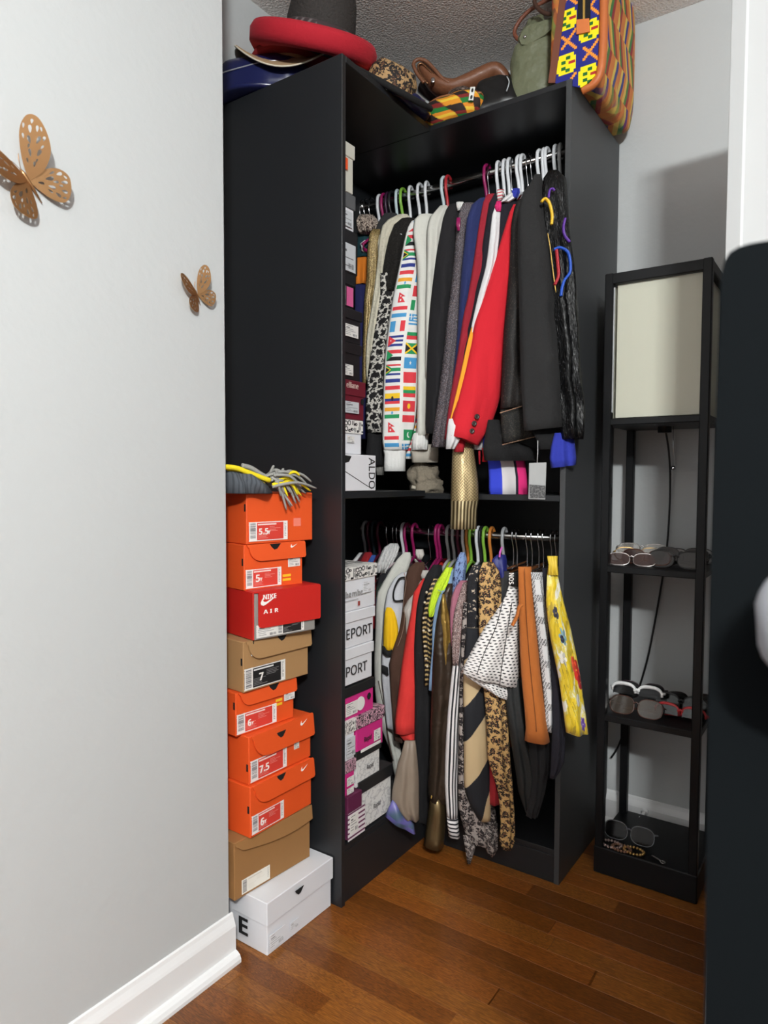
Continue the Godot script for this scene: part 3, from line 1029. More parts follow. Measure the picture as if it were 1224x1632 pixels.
# ---------------------------------------------------------------- shoe boxes stacked beside the cabinet
func boxes_outside() -> void:
	var orange := M("orange_card", col(228, 84, 28), 0.6)
	var red := M("red_card", col(196, 36, 30), 0.45)
	var kraft := M("kraft_card", col(166, 128, 84), 0.85)
	var kraft2 := M("brown_card", col(150, 108, 62), 0.85)
	var white := M("white_card", col(226, 227, 232), 0.6)
	var iw := M("ink_white")
	var ib := M("ink_black")
	var lo := M("label_orange", Color.WHITE, 0.6, {"tex": box_label(col(240, 236, 234), col(214, 62, 50), col(246, 226, 220), 1)})
	var lb := M("label_black", Color.WHITE, 0.6, {"tex": box_label(col(236, 234, 230), col(24, 24, 26), col(230, 230, 230), 2)})
	var ls := M("label_small", Color.WHITE, 0.7, {"tex": small_label(3)})
	var lp := M("label_print", Color.WHITE, 0.7, {"tex": small_label(9, col(226, 227, 232), col(150, 150, 152))})
	var lc2 := M("label_codes", Color.WHITE, 0.7, {"tex": box_label(col(232, 228, 218), col(232, 228, 218), col(208, 202, 190), 5)})
	var yel := M("yellow_tape", col(246, 196, 40), 0.6)
	var g := "shoe boxes stacked beside the cabinet"
	shoe_box("shoe_box", "white shoe box on the floor at the bottom of the tall stack", Vector3(-1.0711, 0, -1.0926), 1.5661, 0.236, 0.1273, white, {"deep": 0.33, "lid": 0.055, "notch": 0.105, "notch_low": 0.012, "group": g, "labels": [[lp, 0.006, 0.012, 0.05, 0.036], [lp, 0.075, 0.02, 0.03, 0.02]]})
	var wbx := get_node("shoe_box")
	text(wbx, "E", 0.04, Vector3(-0.0006, 0.045, -0.098), ib, 1.3, true, Vector3(0, -PI / 2, 0))
	shoe_box("shoe_box", "brown shoe box with a curved lid front, second from the floor in the stack", Vector3(-1.1362, 0.1273, -1.0557), 1.4993, 0.2406, 0.1355, kraft2, {"deep": 0.3, "group": g, "labels": [[lc2, 0.02, 0.006, 0.085, 0.034]]})
	var b2: Node3D = get_node("shoe_box_001")
	var pts := [Vector2(0.0, 0.134), Vector2(0.0, 0.128)]
	for k in 11:
		var u := k / 10.0
		pts.append(Vector2(0.02 + u * 0.222, 0.112 - 0.03 * sin(u * PI * 0.62) + 0.016 * u))
	pts.append(Vector2(0.243, 0.134))
	part(b2, "lid_flap", plate(pts.map(func(q): return q - Vector2(0, 0.134)), 0.004), kraft2, Vector3(0, 0.134, 0.0005), Vector3(-0.12, 0, 0))
	shoe_box("shoe_box", "orange shoe box marked 6Y directly above the brown one with the curved lid", Vector3(-1.1204, 0.2627, -1.0901), 1.5596, 0.2096, 0.12, orange, {"flap": 0.048, "notch": 0.098, "slot": 0.55, "group": g, "swoosh": [0.165, 0.1, 0.025], "labels": [[lo, 0.004, 0.006, 0.105, 0.044]], "texts": [["6", 0.03, 0.026, 0.017, iw], ["Y", 0.0425, 0.023, 0.008, iw]]})
	shoe_box("shoe_box", "orange shoe box marked 7.5 with a small white sticker below its flap", Vector3(-1.1293, 0.3827, -1.0958), 1.5463, 0.2089, 0.1126, orange, {"flap": 0.056, "notch": 0.1, "notch_low": 0.012, "slot": 0.35, "group": g, "swoosh": [0.165, 0.092, 0.025], "labels": [[lo, 0.004, 0.004, 0.118, 0.05], [ls, 0.148, 0.036, 0.018, 0.018]], "texts": [["7.5", 0.03, 0.026, 0.017, iw]]})
	shoe_box("shoe_box", "short orange shoe box with yellow tape strips, directly under the tan box", Vector3(-1.1534, 0.4953, -1.079), 1.4678, 0.1758, 0.1016, orange, {"flap": 0.034, "notch": 0.11, "slot": 0.7, "group": g, "labels": [[lo, 0.002, 0.004, 0.118, 0.046], [ls, 0.14, 0.05, 0.034, 0.022, 0.005], [yel, 0.118, 0.052, 0.02, 0.006], [yel, 0.116, 0.042, 0.022, 0.006]], "texts": [["6", 0.032, 0.024, 0.015, iw], ["Y", 0.0435, 0.0215, 0.007, iw]]})
	shoe_box("shoe_box", "tan cardboard shoe box with a black label marked 7", Vector3(-1.1389, 0.5969, -1.0893), 1.4878, 0.2044, 0.1183, kraft, {"flap": 0.045, "notch": 0.115, "slot": 0.6, "group": g, "labels": [[lb, 0.002, 0.004, 0.125, 0.05], [ls, 0.02, 0.082, 0.05, 0.026, 0.003]], "texts": [["7", 0.044, 0.028, 0.018, iw]]})
	shoe_box("shoe_box", "red and grey shoe box lettered AIR halfway up the stack", Vector3(-1.1264, 0.7152, -1.1133), 1.3678, 0.174, 0.1112, M("grey_card", col(140, 138, 134), 0.7), {"slot": 0.0, "group": g, "deep": 0.29, "labels": [[ls, 0.004, 0.004, 0.06, 0.03], [lb, 0.062, 0.004, 0.078, 0.034]], "texts": []})
	var rb: Node3D = get_node("shoe_box_006")
	part(rb, "lid", cbox(Vector3(0.004, 0.11, 0.292), 0.001), red, Vector3(-0.003, 0.056, -0.145))
	part(rb, "lid", cbox(Vector3(0.186, 0.004, 0.295), 0.001), red, Vector3(0.091, 0.1105, -0.143))
	part(rb, "lid_front", plate([Vector2(0.008, 0.112), Vector2(0.008, 0.034), Vector2(0.011, 0.029), Vector2(0.018, 0.027), Vector2(0.184, 0.027), Vector2(0.187, 0.03), Vector2(0.187, 0.109), Vector2(0.184, 0.112)], 0.004), red, Vector3(0, 0, 0.002))
	swoosh(rb, Vector3(0.012, 0.08, 0.0064), 0.045, iw)
	text(rb, "NIKE", 0.011, Vector3(0.018, 0.098, 0.0064), iw, 1.05)
	text(rb, "A I R", 0.009, Vector3(0.02, 0.064, 0.0064), iw, 1.5)
	shoe_box("shoe_box", "orange shoe box marked 5Y with a rounded flap and white price label", Vector3(-1.1584, 0.8264, -1.1119), 1.3749, 0.168, 0.1073, orange, {"flap": 0.04, "notch": 0.085, "slot": 0.62, "group": g, "swoosh": [0.128, 0.092, 0.02], "labels": [[lo, 0.004, 0.004, 0.1, 0.044], [ls, 0.124, 0.045, 0.036, 0.026], [yel, 0.108, 0.022, 0.024, 0.006], [yel, 0.108, 0.012, 0.024, 0.006]], "texts": [["5", 0.03, 0.026, 0.017, iw], ["Y", 0.042, 0.023, 0.008, iw]]})
	shoe_box("shoe_box", "orange shoe box marked 5.5Y at the top of the stack under the fringed scarf", Vector3(-1.1534, 0.9337, -1.1158), 1.3873, 0.1934, 0.1181, orange, {"slot": 0.72, "group": g, "labels": [[lo, 0.006, 0.006, 0.11, 0.045], [M("label_pink", col(240, 130, 110), 0.7), 0.134, 0.036, 0.022, 0.02]], "texts": [["5.5", 0.032, 0.028, 0.0145, iw], ["Y", 0.0575, 0.0255, 0.009, iw]]})
	# the scarf thrown over the top box
	var sc := thing("fringed_scarf", "grey ribbed scarf with yellow and grey fringe lying on the topmost orange box", "scarf", Vector3(-1.167, 1.0515, -1.13), 1.2566)
	var grey := M("grey_knit", col(142, 146, 152), 0.95, {"tex": stripes_along([col(150, 155, 160), col(118, 122, 128)], [0.6], 32, 8), "scale": Vector3(16, 1, 1)})
	drape(sc, "body", grey, [[-0.063, 0.0572, -0.0201, 0.0578], [-0.0631, 0.0431, 0.0178, 0.0437], [-0.0633, 0.0233, 0.0503, 0.0232], [-0.0635, 0.0006, 0.0667, -0.0006]], 0.05, {"folds": 2.0})
	rng.seed = 77
	var ym := M("yellow_yarn", col(236, 214, 30), 0.9)
	var gm := M("grey_yarn", col(150, 150, 146), 0.9)
	var loops := [[Vector3(-0.057, 0.0571, 0.02), Vector3(-0.0265, 0.0532, 0.02), Vector3(0.0046, 0.0378, 0.02), Vector3(0.0333, 0.0204, 0.02)], [Vector3(-0.0705, 0.0596, 0.03), Vector3(-0.0404, 0.0572, 0.03), Vector3(-0.0066, 0.0463, 0.03), Vector3(0.0443, 0.0292, 0.03)], [Vector3(-0.017, 0.0634, 0.01), Vector3(0.0065, 0.058, 0.01), Vector3(0.0321, 0.0437, 0.01), Vector3(0.0715, 0.0232, 0.01)]]
	for k in 3:
		part(sc, "edge_yarn", tube(curve(loops[k], 5), 0.006, 8), [ym, ym, gm][k])
	var tips := [Vector3(0.1282, 0.0064, 0), Vector3(0.1528, 0.0047, 0), Vector3(0.1423, 0.0201, 0), Vector3(0.1144, 0.0413, 0), Vector3(0.104, 0.0262, 0), Vector3(0.0869, -0.0068, 0), Vector3(0.1143, -0.0041, 0), Vector3(0.1212, 0.014, 0), Vector3(0.0768, 0.0022, 0), Vector3(0.1351, -0.0074, 0), Vector3(0.0937, 0.0141, 0), Vector3(0.1075, 0.0322, 0), Vector3(0.0837, 0.0381, 0), Vector3(0.07, -0.0066, 0), Vector3(0.1246, -0.0225, 0), Vector3(0.0901, -0.04, 0), Vector3(0.1021, -0.0312, 0), Vector3(0.0736, 0.05, 0), Vector3(0.0537, 0.0557, 0)]
	tips += tips.map(func(q): return q + Vector3(0.012, 0.006, -0.01))
	for k in tips.size():
		var rt := Vector3(0.035 + rng.randf() * 0.05, 0.012 + rng.randf() * 0.03, rng.randf_range(-0.02, 0.04))
		var tp: Vector3 = tips[k] + Vector3(0, 0, rng.randf_range(0.015, 0.05))
		part(sc, "fringe_tassel", tube(curve([rt, rt.lerp(tp, 0.5) + Vector3(0, 0.012, 0.01), tp], 4), [0.004, 0.0038, 0.0038, 0.0036, 0.0034, 0.0032, 0.003, 0.0025, 0.0015], 6), gm if k % 5 == 2 or k > 12 else ym)

# ---------------------------------------------------------------- shoe boxes inside the cabinet
func boxes_inside() -> void:
	var ib := M("ink_black")
	var cream := M("cream_card", col(206, 204, 192), 0.7)
	var white := M("white_card")
	var grey := M("lid_grey", col(92, 94, 96), 0.6)
	var blk := M("black_card", col(28, 29, 31), 0.45)
	var pink := M("pink_card", col(206, 44, 130), 0.55)
	var wine := M("wine_card", col(104, 24, 40), 0.55)
	var plum := M("plum_card", col(92, 30, 66), 0.5)
	var l1 := M("label_small")
	var l2 := M("label_grey", Color.WHITE, 0.7, {"tex": small_label(14, col(198, 202, 206))})
	var mar := M("marble_card", Color.WHITE, 0.6, {"tex": marble()})
	var gr := M("graffiti_card", Color.WHITE, 0.6, {"tex": graffiti(6)})
	var gp := M("graffiti_pink", Color.WHITE, 0.6, {"tex": zebra(col(214, 170, 186), col(38, 24, 34), 31, 0.018, 192, 64)})
	var ora := M("orange_sticker", col(240, 92, 44), 0.6)
	var pkl := M("pink_sticker", col(214, 96, 150), 0.6)
	var u := "shoe boxes on the upper cabinet shelf"
	var d := "shoe boxes in the lower cabinet"
	shoe_box("shoe_box", "cream lidded shoe box with an orange sticker, topmost on the upper cabinet shelf", Vector3(-1.13, 1.8424, -1.353), PI / 2, 0.1428, 0.1263, cream, {"lid": 0.036, "group": u, "labels": [[ora, 0.07, 0.052, 0.04, 0.03], [l1, 0.07, 0.012, 0.03, 0.03]]})
	shoe_box("shoe_box", "shoe box with a grey lid and a white label under the cream box", Vector3(-1.13, 1.7442, -1.353), PI / 2, 0.1459, 0.0949, white, {"lid": 0.038, "lidm": grey, "group": u, "labels": [[l2, 0.08, 0.006, 0.05, 0.04]]})
	shoe_box("shoe_box", "black shoe box with a large white label beside the orange cloth", Vector3(-1.13, 1.6309, -1.353), PI / 2, 0.1546, 0.1133, blk, {"group": u, "labels": [[l2, 0.06, 0.004, 0.084, 0.072]]})
	shoe_box("shoe_box", "black-lidded shoe box with a white and pink label on the upper shelf", Vector3(-1.13, 1.5398, -1.353), PI / 2, 0.1465, 0.0911, blk, {"lid": 0.03, "lidm": blk, "group": u, "labels": [[pkl, 0.1, 0.004, 0.034, 0.05], [l1, 0.06, 0.004, 0.045, 0.05]]})
	shoe_box("shoe_box", "black shoe box with a small white label, above another black one", Vector3(-1.11, 1.4434, -1.353), PI / 2, 0.1509, 0.0883, blk, {"lid": 0.026, "lidm": blk, "group": u, "labels": [[l1, 0.07, 0.014, 0.06, 0.032]]})
	shoe_box("shoe_box", "black shoe box with a narrow white label resting on the burgundy box", Vector3(-1.11, 1.3466, -1.353), PI / 2, 0.1484, 0.0969, blk, {"lid": 0.028, "lidm": blk, "group": u, "labels": [[l1, 0.066, 0.01, 0.042, 0.028]]})
	var wb := shoe_box("shoe_box", "burgundy shoe box with white script on its lid", Vector3(-1.1, 1.2413, -1.353), PI / 2, 0.1523, 0.103, wine, {"lid": 0.04, "group": u, "labels": [[l2, 0.06, 0.016, 0.06, 0.03]], "texts": [["elliane", 0.066, 0.088, 0.014, M("ink_cream", col(206, 180, 170), 0.8), 0.001, 0.9, false]]})
	part(wb, "thumb_hole", plate(oval(0.007, 0.008, Vector2(0.136, 0.05)), 0.0006), M("hole_black"), Vector3(0, 0, 0.0002))
	shoe_box("shoe_box", "white shoe box with a black graffiti lid under the burgundy box", Vector3(-1.1, 1.1507, -1.353), PI / 2, 0.1413, 0.0906, white, {"lid": 0.036, "lidm": gr, "group": u, "labels": [[l1, 0.07, 0.03, 0.03, 0.016]]})
	var ab := shoe_box("shoe_box", "white shoe box with upright lettering and a diagonal line", Vector3(-1.055, 1.0545, -1.353), PI / 2, 0.1366, 0.0936, white, {"group": u, "texts": []})
	text(ab, "ALDO", 0.026, Vector3(0.117, 0.086, 0.0004), ib, 0.9, false, Vector3(0, 0, -PI / 2))
	part(ab, "printed_line", plate([Vector2(0.0, 0.05), Vector2(0.0, 0.052), Vector2(0.118, 0.006), Vector2(0.118, 0.004)], 0.0005), ib)
	part(ab, "thumb_hole", plate([Vector2(0.002, 0.09), Vector2(0.03, 0.088), Vector2(0.02, 0.074), Vector2(0.002, 0.07)], 0.0005), M("hole_black"))
	var ba := shoe_box("shoe_box", "white shoe box with a graffiti print lid, topmost in the lower cabinet", Vector3(-1.055, 0.7485, -1.353), PI / 2, 0.1441, 0.1142, white, {"lid": 0.034, "lidm": gr, "group": d, "labels": [[M("label_faint", Color.WHITE, 0.7, {"tex": small_label(21, col(226, 227, 232), col(150, 150, 150))}), 0.078, 0.04, 0.04, 0.03], [M("label_red", col(150, 50, 40), 0.6), 0.058, 0.01, 0.008, 0.012]], "texts": [["bamboo", 0.004, 0.044, 0.014, M("ink_grey", col(150, 150, 150), 0.8), 0.0006, 1.2]]})
	part(ba, "printed_rule", cbox(Vector3(0.06, 0.001, 0.001), 0.0002), M("ink_grey"), Vector3(0.03, 0.028, 0))
	shoe_box("shoe_box", "white shoe box lettered EPORT, second from the top of the lower cabinet", Vector3(-1.055, 0.6544, -1.353), PI / 2, 0.1359, 0.0941, white, {"lid": 0.028, "group": d, "texts": [["EPORT", 0.006, 0.036, 0.024, ib, 0.0006, 1.15, false]]})
	shoe_box("shoe_box", "white shoe box lettered PORT above the pink box with a black lid", Vector3(-1.055, 0.5581, -1.353), PI / 2, 0.1306, 0.0962, white, {"lid": 0.028, "group": d, "texts": [["PORT", 0.005, 0.036, 0.024, ib, 0.0006, 1.15, false]]})
	var pb := shoe_box("shoe_box", "pink shoe box with a black lid and a round white seal", Vector3(-1.055, 0.4678, -1.353), PI / 2, 0.137, 0.0871, pink, {"lid": 0.026, "lidm": blk, "group": d, "labels": [[l1, 0.006, 0.012, 0.05, 0.034]]})
	part(pb, "seal", plate(oval(0.018, 0.018, Vector2(0.07, 0.032)), 0.0012), M("label_white", col(232, 230, 228), 0.7))
	part(pb, "thumb_hole", plate(oval(0.008, 0.009, Vector2(0.108, 0.042)), 0.0006), M("hole_black"), Vector3(0, 0, 0.0002))
	shoe_box("shoe_box", "narrow white box with a graffiti lid under the pink box with the seal", Vector3(-1.05, 0.3659, -1.353), PI / 2, 0.0461, 0.1049, white, {"lid": 0.034, "lidm": gr, "group": d, "labels": [[l2, 0.004, 0.01, 0.036, 0.05]]})
	shoe_box("shoe_box", "narrow pink box with a zebra lid and two white labels", Vector3(-1.05, 0.2718, -1.353), PI / 2, 0.0464, 0.0941, pink, {"lid": 0.03, "lidm": gp, "group": d, "labels": [[l1, 0.006, 0.03, 0.028, 0.022], [l1, 0.006, 0.008, 0.028, 0.016]]})
	shoe_box("shoe_box", "plum-lidded box with purple and white stripes at the cabinet's bottom", Vector3(-1.042, 0.163, -1.353), PI / 2, 0.0606, 0.115, M("striped_card", Color.WHITE, 0.6, {"tex": stripes_along([col(90, 36, 70)], [1.0], 8, 8)}), {"lid": 0.045, "lidm": plum, "deep": 0.25, "group": d, "labels": [[M("stripe_print", Color.WHITE, 0.6, {"tex": paint(16, 64, func(_x, y): return col(98, 40, 76) if y % 11 < 4 else col(228, 224, 226))}), 0.0, 0.0, 0.072, 0.072], [M("label_small"), 0.006, 0.016, 0.036, 0.05, 0.001]]})
	shoe_box("shoe_box", "larger pink box with a zebra print lid and a black signature", Vector3(-1.05, 0.3642, -1.4018), PI / 2, 0.1262, 0.1059, pink, {"lid": 0.034, "lidm": gp, "deep": 0.28, "group": d, "labels": [[l1, 0.075, 0.018, 0.03, 0.03], [M("label_white"), 0.016, 0.006, 0.09, 0.008]], "texts": [["Rapid", 0.03, 0.036, 0.012, ib, 0.0008, 0.8, false]]})
	shoe_box("shoe_box", "white marbled shoe box with a black lid under the pink zebra box", Vector3(-1.05, 0.2805, -1.3993), PI / 2, 0.1141, 0.0963, mar, {"lid": 0.022, "lidm": blk, "deep": 0.28, "group": d, "texts": [["Rapid", 0.045, 0.042, 0.011, M("ink_grey2", col(90, 90, 92), 0.8), 0.0006, 0.8, false]]})
	shoe_box("shoe_box", "wide white marbled shoe box with a black lid, lowest in the cabinet", Vector3(-1.05, 0.1588, -1.4105), PI / 2, 0.1592, 0.1343, mar, {"lid": 0.034, "lidm": blk, "deep": 0.28, "group": d, "texts": [["Rapid", 0.065, 0.045, 0.012, M("ink_grey2"), 0.0006, 0.8, false]]})

# ---------------------------------------------------------------- the upper rail
func upper_rail(fab: Callable, chrome: Material) -> void:
	var y := 2.03
	var white := M("white_plastic", col(232, 234, 238), 0.35)
	var pale := M("pale_blue_plastic", col(206, 222, 228), 0.35)
	var mag := M("magenta_plastic", col(150, 30, 92), 0.35)
	var redp := M("red_plastic", col(186, 44, 52), 0.35)
	var grn := M("green_plastic", col(136, 190, 70), 0.35)
	var dpur := M("dark_purple_plastic", col(52, 26, 52), 0.4)
	var hs := [
		[-1.4403, chrome, "first thin metal hanger from the left end of the upper rail", true, 0.1], [-1.4189, chrome, "second thin metal hanger from the left end of the upper rail", true, -0.1], [-1.4003, chrome, "third thin metal hanger from the left on the upper rail", true, 0.05],
		[-1.3663, white, "leftmost white plastic hanger on the upper rail", false, 0.1], [-1.3482, mag, "magenta hanger beside the leftmost white one on the upper rail", false, 0.0], [-1.3328, dpur, "dark purple hanger over the gold sequin garment", false, 0.1], [-1.315, M("black_plastic", col(30, 30, 34), 0.4), "black hanger over the cream cardigan", false, -0.1],
		[-1.2949, pale, "bluish white hanger left of the green hanger on the upper rail", false, 0.25], [-1.2725, grn, "green plastic hanger on the upper rail", false, 0.05], [-1.2429, white, "white hanger just right of the green one, holding the flag print jacket", false, 0.2], [-1.2066, white, "middle one of three white hangers over the white sweaters", false, 0.05], [-1.1804, white, "rightmost of the three white hangers over the white sweaters", false, 0.2],
		[-1.1153, pale, "pale blue hanger touching the red hanger in the middle of the upper rail", false, -0.05], [-1.1016, redp, "red plastic hanger in the middle of the upper rail", false, 0.05], [-0.9657, mag, "magenta hanger alone right of the bare stretch of the upper rail", false, -0.1], [-0.9571, chrome, "thin metal hanger right beside the lone magenta hanger", true, 0.1],
		[-0.928, white, "first of three white hangers in a close group, above the striped collars", false, 0.1], [-0.9074, white, "second of three white hangers in a close group, above the striped collars", false, 0.1], [-0.8911, white, "third of three white hangers in a close group, above the striped collars", false, 0.05], [-0.883, chrome, "thin metal hanger between the group of three and the pair of white hangers", true, 0.2],
		[-0.8589, white, "left one of the pair of white hangers leaning over the red blazer", false, -0.15], [-0.849, white, "right one of the pair of white hangers leaning over the red blazer", false, 0.0], [-0.831, chrome, "left one of two thin metal hangers above the black blazer", true, 0.0], [-0.8173, chrome, "right one of two thin metal hangers above the black blazer", true, 0.0],
		[-0.7962, white, "left one of three white hangers close together near the right end of the upper rail", false, -0.05], [-0.7828, white, "middle one of three white hangers close together near the right end of the upper rail", false, 0.1], [-0.7733, white, "right one of three white hangers close together near the right end of the upper rail", false, 0.0], [-0.7469, white, "second to last white hanger at the right end of the upper rail", false, 0.0], [-0.7338, M("grey_plastic", col(176, 178, 180), 0.4), "light grey hanger at the very right end of the upper rail", false, 0.15]]
	for q in hs:
		hanger(q[0], y, q[1], q[2], {"thin": q[3], "tilt": q[4], "group": "hangers on the upper rail"})

	var G := "garments on the upper rail"
	var zeb := M("zebra_scarf", Color.WHITE, 0.9, {"tex": zebra(col(206, 190, 176), col(52, 36, 34), 5, 0.03, 128, 64)})
	var g := thing("printed_scarf", "brown and white zebra print cloth bunched on the first metal hangers", "scarf", Vector3(-1.3411, 1.8827, -1.84), 0.6109, G)
	drape(g, "cloth", zeb, [[-0.0266, 0.0579, 0.0223, 0.0582], [-0.0367, 0.0398, 0.0367, 0.0403], [-0.0346, 0.0198, 0.0408, 0.0203], [-0.0264, -0.0002, 0.0266, 0.0002]], 0.03, {"folds": 4.0, "famp": 0.5})
	g = thing("color_block_top", "teal, orange and navy colour block top at the left end of the upper rail", "top", Vector3(-1.3732, 1.2182, -1.86), 0.6981, G)
	drape(g, "yoke", fab.call("teal_cloth", col(16, 58, 66)), [[-0.0086, 0.7007, 0.0453, 0.7027], [-0.0169, 0.676, 0.0454, 0.6783], [-0.0209, 0.5965, 0.0415, 0.5986]], 0.02)
	drape(g, "midsection", fab.call("orange_cloth", col(222, 124, 30)), [[-0.0188, 0.6027, 0.0248, 0.6041], [-0.0209, 0.5781, 0.0207, 0.5795], [-0.0249, 0.5085, 0.0167, 0.5098]], 0.021)
	drape(g, "skirt", fab.call("navy_cloth", col(30, 32, 84)), [[-0.0249, 0.5126, 0.0209, 0.514], [-0.0269, 0.4409, 0.019, 0.4421], [-0.0245, 0.2906, 0.0173, 0.2915], [-0.0201, 0.1249, 0.0219, 0.1255], [-0.0115, -0.0001, 0.0264, 0.0002]], 0.02)
	g = thing("sequin_blouse", "gold sequin top between the colour block top and the cream cardigan", "top", Vector3(-1.3208, 1.3983, -1.83), 0.733, G)
	drape(g, "sleeve", M("gold_sequins", Color.WHITE, 0.45, {"tex": glitter(col(150, 124, 76), [col(238, 216, 160), col(90, 70, 40), col(200, 172, 110)], 0.5, 4, 96, 256), "metal": 0.3}), [[0.0037, 0.4896, 0.0363, 0.4912], [-0.0044, 0.4694, 0.0323, 0.4711], [-0.0104, 0.4174, 0.0284, 0.4191], [-0.0122, 0.3416, 0.0286, 0.3432], [-0.0202, 0.2613, 0.0207, 0.2628], [-0.024, 0.1206, 0.0129, 0.1217], [-0.0258, -0.0046, 0.005, -0.004]], 0.02)
	g = thing("dark_jacket", "dark grey jacket behind the cream cardigan on the upper rail", "jacket", Vector3(-1.2881, 1.379, -1.86), 0.733, G)
	drape(g, "shoulder", fab.call("charcoal_cloth", col(44, 44, 46)), [[-0.0001, 0.5628, 0.0409, 0.5649], [-0.0163, 0.5381, 0.0574, 0.5418], [-0.0285, 0.5097, 0.0575, 0.5139], [-0.0364, 0.4417, 0.0579, 0.4459], [-0.0401, 0.3017, 0.0379, 0.3046], [-0.0434, -0.0009, 0.0185, 0.0003]], 0.014)
	g = thing("knit_cardigan", "cream knitted cardigan left of the black and white animal print jacket", "cardigan", Vector3(-1.2685, 1.4014, -1.805), 0.7505, G)
	drape(g, "sleeve", fab.call("cream_knit", col(216, 210, 190), {"depth": 0.3, "tri": 5.0}), [[0.0594, 0.5186, 0.0916, 0.5205], [0.0274, 0.5012, 0.1059, 0.5057], [0.0095, 0.4808, 0.0716, 0.4843], [-0.0004, 0.4336, 0.0357, 0.4355], [-0.0061, 0.3633, 0.0279, 0.3649], [-0.0159, 0.2848, 0.0242, 0.2865], [-0.0277, 0.206, 0.0124, 0.2075], [-0.0395, 0.1291, 0.0006, 0.1304], [-0.0413, 0.0582, -0.0072, 0.0591], [-0.0392, -0.003, -0.0191, -0.0025]], 0.024, {"folds": 2.0})
	body(g, fab.call("cream_knit", Color.WHITE), -1.2949, 1.93, 1.3)
	g = thing("animal_print_jacket", "black and white animal print jacket with a fur collar and black cuffs", "jacket", Vector3(-1.2561, 1.1121, -1.795), 0.7679, G)
	drape(g, "collar", fab.call("black_fur", col(26, 23, 20), {"depth": 0.5, "tri": 6.0}), [[0.0667, 0.7914, 0.107, 0.794], [0.0428, 0.7706, 0.1152, 0.7751], [0.027, 0.7309, 0.0992, 0.7352], [0.0132, 0.6682, 0.0875, 0.6723], [0.0055, 0.6097, 0.0676, 0.6128], [0.0036, 0.5591, 0.0679, 0.5621]], 0.024)
	drape(g, "sleeve", M("animal_print", Color.WHITE, 0.9, {"tex": blotches(col(212, 208, 200), col(24, 22, 24), 11, 0.021, 0.24, 192, 512)}), [[-0.0006, 0.6171, 0.0676, 0.6206], [-0.0043, 0.5315, 0.0599, 0.5344], [-0.0239, 0.4157, 0.0524, 0.4185], [-0.0395, 0.2997, 0.0448, 0.3021], [-0.0453, 0.2171, 0.0411, 0.219], [-0.0452, 0.1541, 0.0374, 0.1555], [-0.0411, 0.1186, 0.0294, 0.1196]], 0.024, {"dz": 0.003, "iso": 2.667})
	drape(g, "cuff", fab.call("black_rib", col(18, 18, 21)), [[-0.0391, 0.1305, 0.0172, 0.1314], [-0.041, 0.0989, 0.0173, 0.0996], [-0.0449, 0.0592, 0.0155, 0.0598], [-0.0468, 0.0156, 0.0136, 0.016]], 0.022, {"folds": 5.0, "famp": 0.12, "dz": 0.003})
	drape(g, "fringe", fab.call("grey_fringe", col(120, 118, 114)), [[-0.0147, 0.0198, 0.0156, 0.02], [-0.0105, -0.014, 0.0137, -0.0139]], 0.012)
	body(g, M("black_rib"), -1.2725, 1.93, 1.25)
	g = thing("flag_print_jacket", "white jacket with rows of small national flags printed down its sleeve", "jacket", Vector3(-1.167, 1.1077, -1.782), 0.8029, G)
	var fl := M("flag_print", Color.WHITE, 0.85, {"tex": flags_texture()})
	drape(g, "sleeve", fl, [[0.0296, 0.7637, 0.0513, 0.7654], [0.0179, 0.7441, 0.0553, 0.7469], [0.0064, 0.702, 0.0536, 0.7053], [-0.007, 0.6334, 0.054, 0.6374], [-0.0223, 0.5629, 0.0545, 0.5673], [-0.0376, 0.4809, 0.055, 0.4856], [-0.0471, 0.4048, 0.0555, 0.4093], [-0.0546, 0.3325, 0.0559, 0.3365], [-0.0581, 0.2201, 0.0526, 0.223], [-0.0598, 0.1456, 0.0451, 0.1476], [-0.0596, 0.09, 0.0314, 0.0913], [-0.0576, 0.067, 0.0216, 0.0679]], 0.024, {"famp": 0.12})
	drape(g, "cuff", fab.call("white_rib", col(228, 228, 226)), [[-0.0576, 0.0766, 0.0175, 0.0776], [-0.0536, 0.0536, 0.0157, 0.0543], [-0.0554, 0.0016, 0.014, 0.002]], 0.02, {"folds": 6.0, "famp": 0.08})
	body(g, M("white_rib"), -1.2429, 1.93, 1.3)
	drape(g, "side_panel", fl, [[0.0424, 0.5988, 0.0702, 0.6005], [0.0433, 0.4469, 0.0752, 0.4484], [0.0402, 0.2938, 0.0762, 0.295], [0.0312, 0.1396, 0.0732, 0.1404], [0.0176, 0.0698, 0.0656, 0.0704], [0.0137, 0.0408, 0.0497, 0.0411]], 0.012, {"dz": -0.02})
	g = thing("white_hoodie", "plain white sweatshirt with a ribbed cuff right of the flag print jacket", "sweatshirt", Vector3(-1.0999, 1.1381, -1.79), 0.8029, G)
	drape(g, "sleeve", fab.call("white_fleece", col(216, 216, 208)), [[-0.0101, 0.7373, 0.0365, 0.7409], [-0.0254, 0.7214, 0.0444, 0.7268], [-0.0291, 0.6843, 0.0486, 0.69], [-0.0169, 0.5929, 0.0454, 0.5969], [-0.0143, 0.4817, 0.0423, 0.4847], [-0.0134, 0.3323, 0.0355, 0.3342], [-0.0125, 0.1818, 0.0287, 0.1829], [-0.0138, 0.0796, 0.0255, 0.0803]], 0.024, {"folds": 2.0})
	drape(g, "cuff", M("white_rib"), [[-0.0217, 0.0871, 0.0255, 0.0879], [-0.0275, 0.0643, 0.0236, 0.065], [-0.0293, 0.0358, 0.0219, 0.0364]], 0.018, {"folds": 6.0, "famp": 0.2})
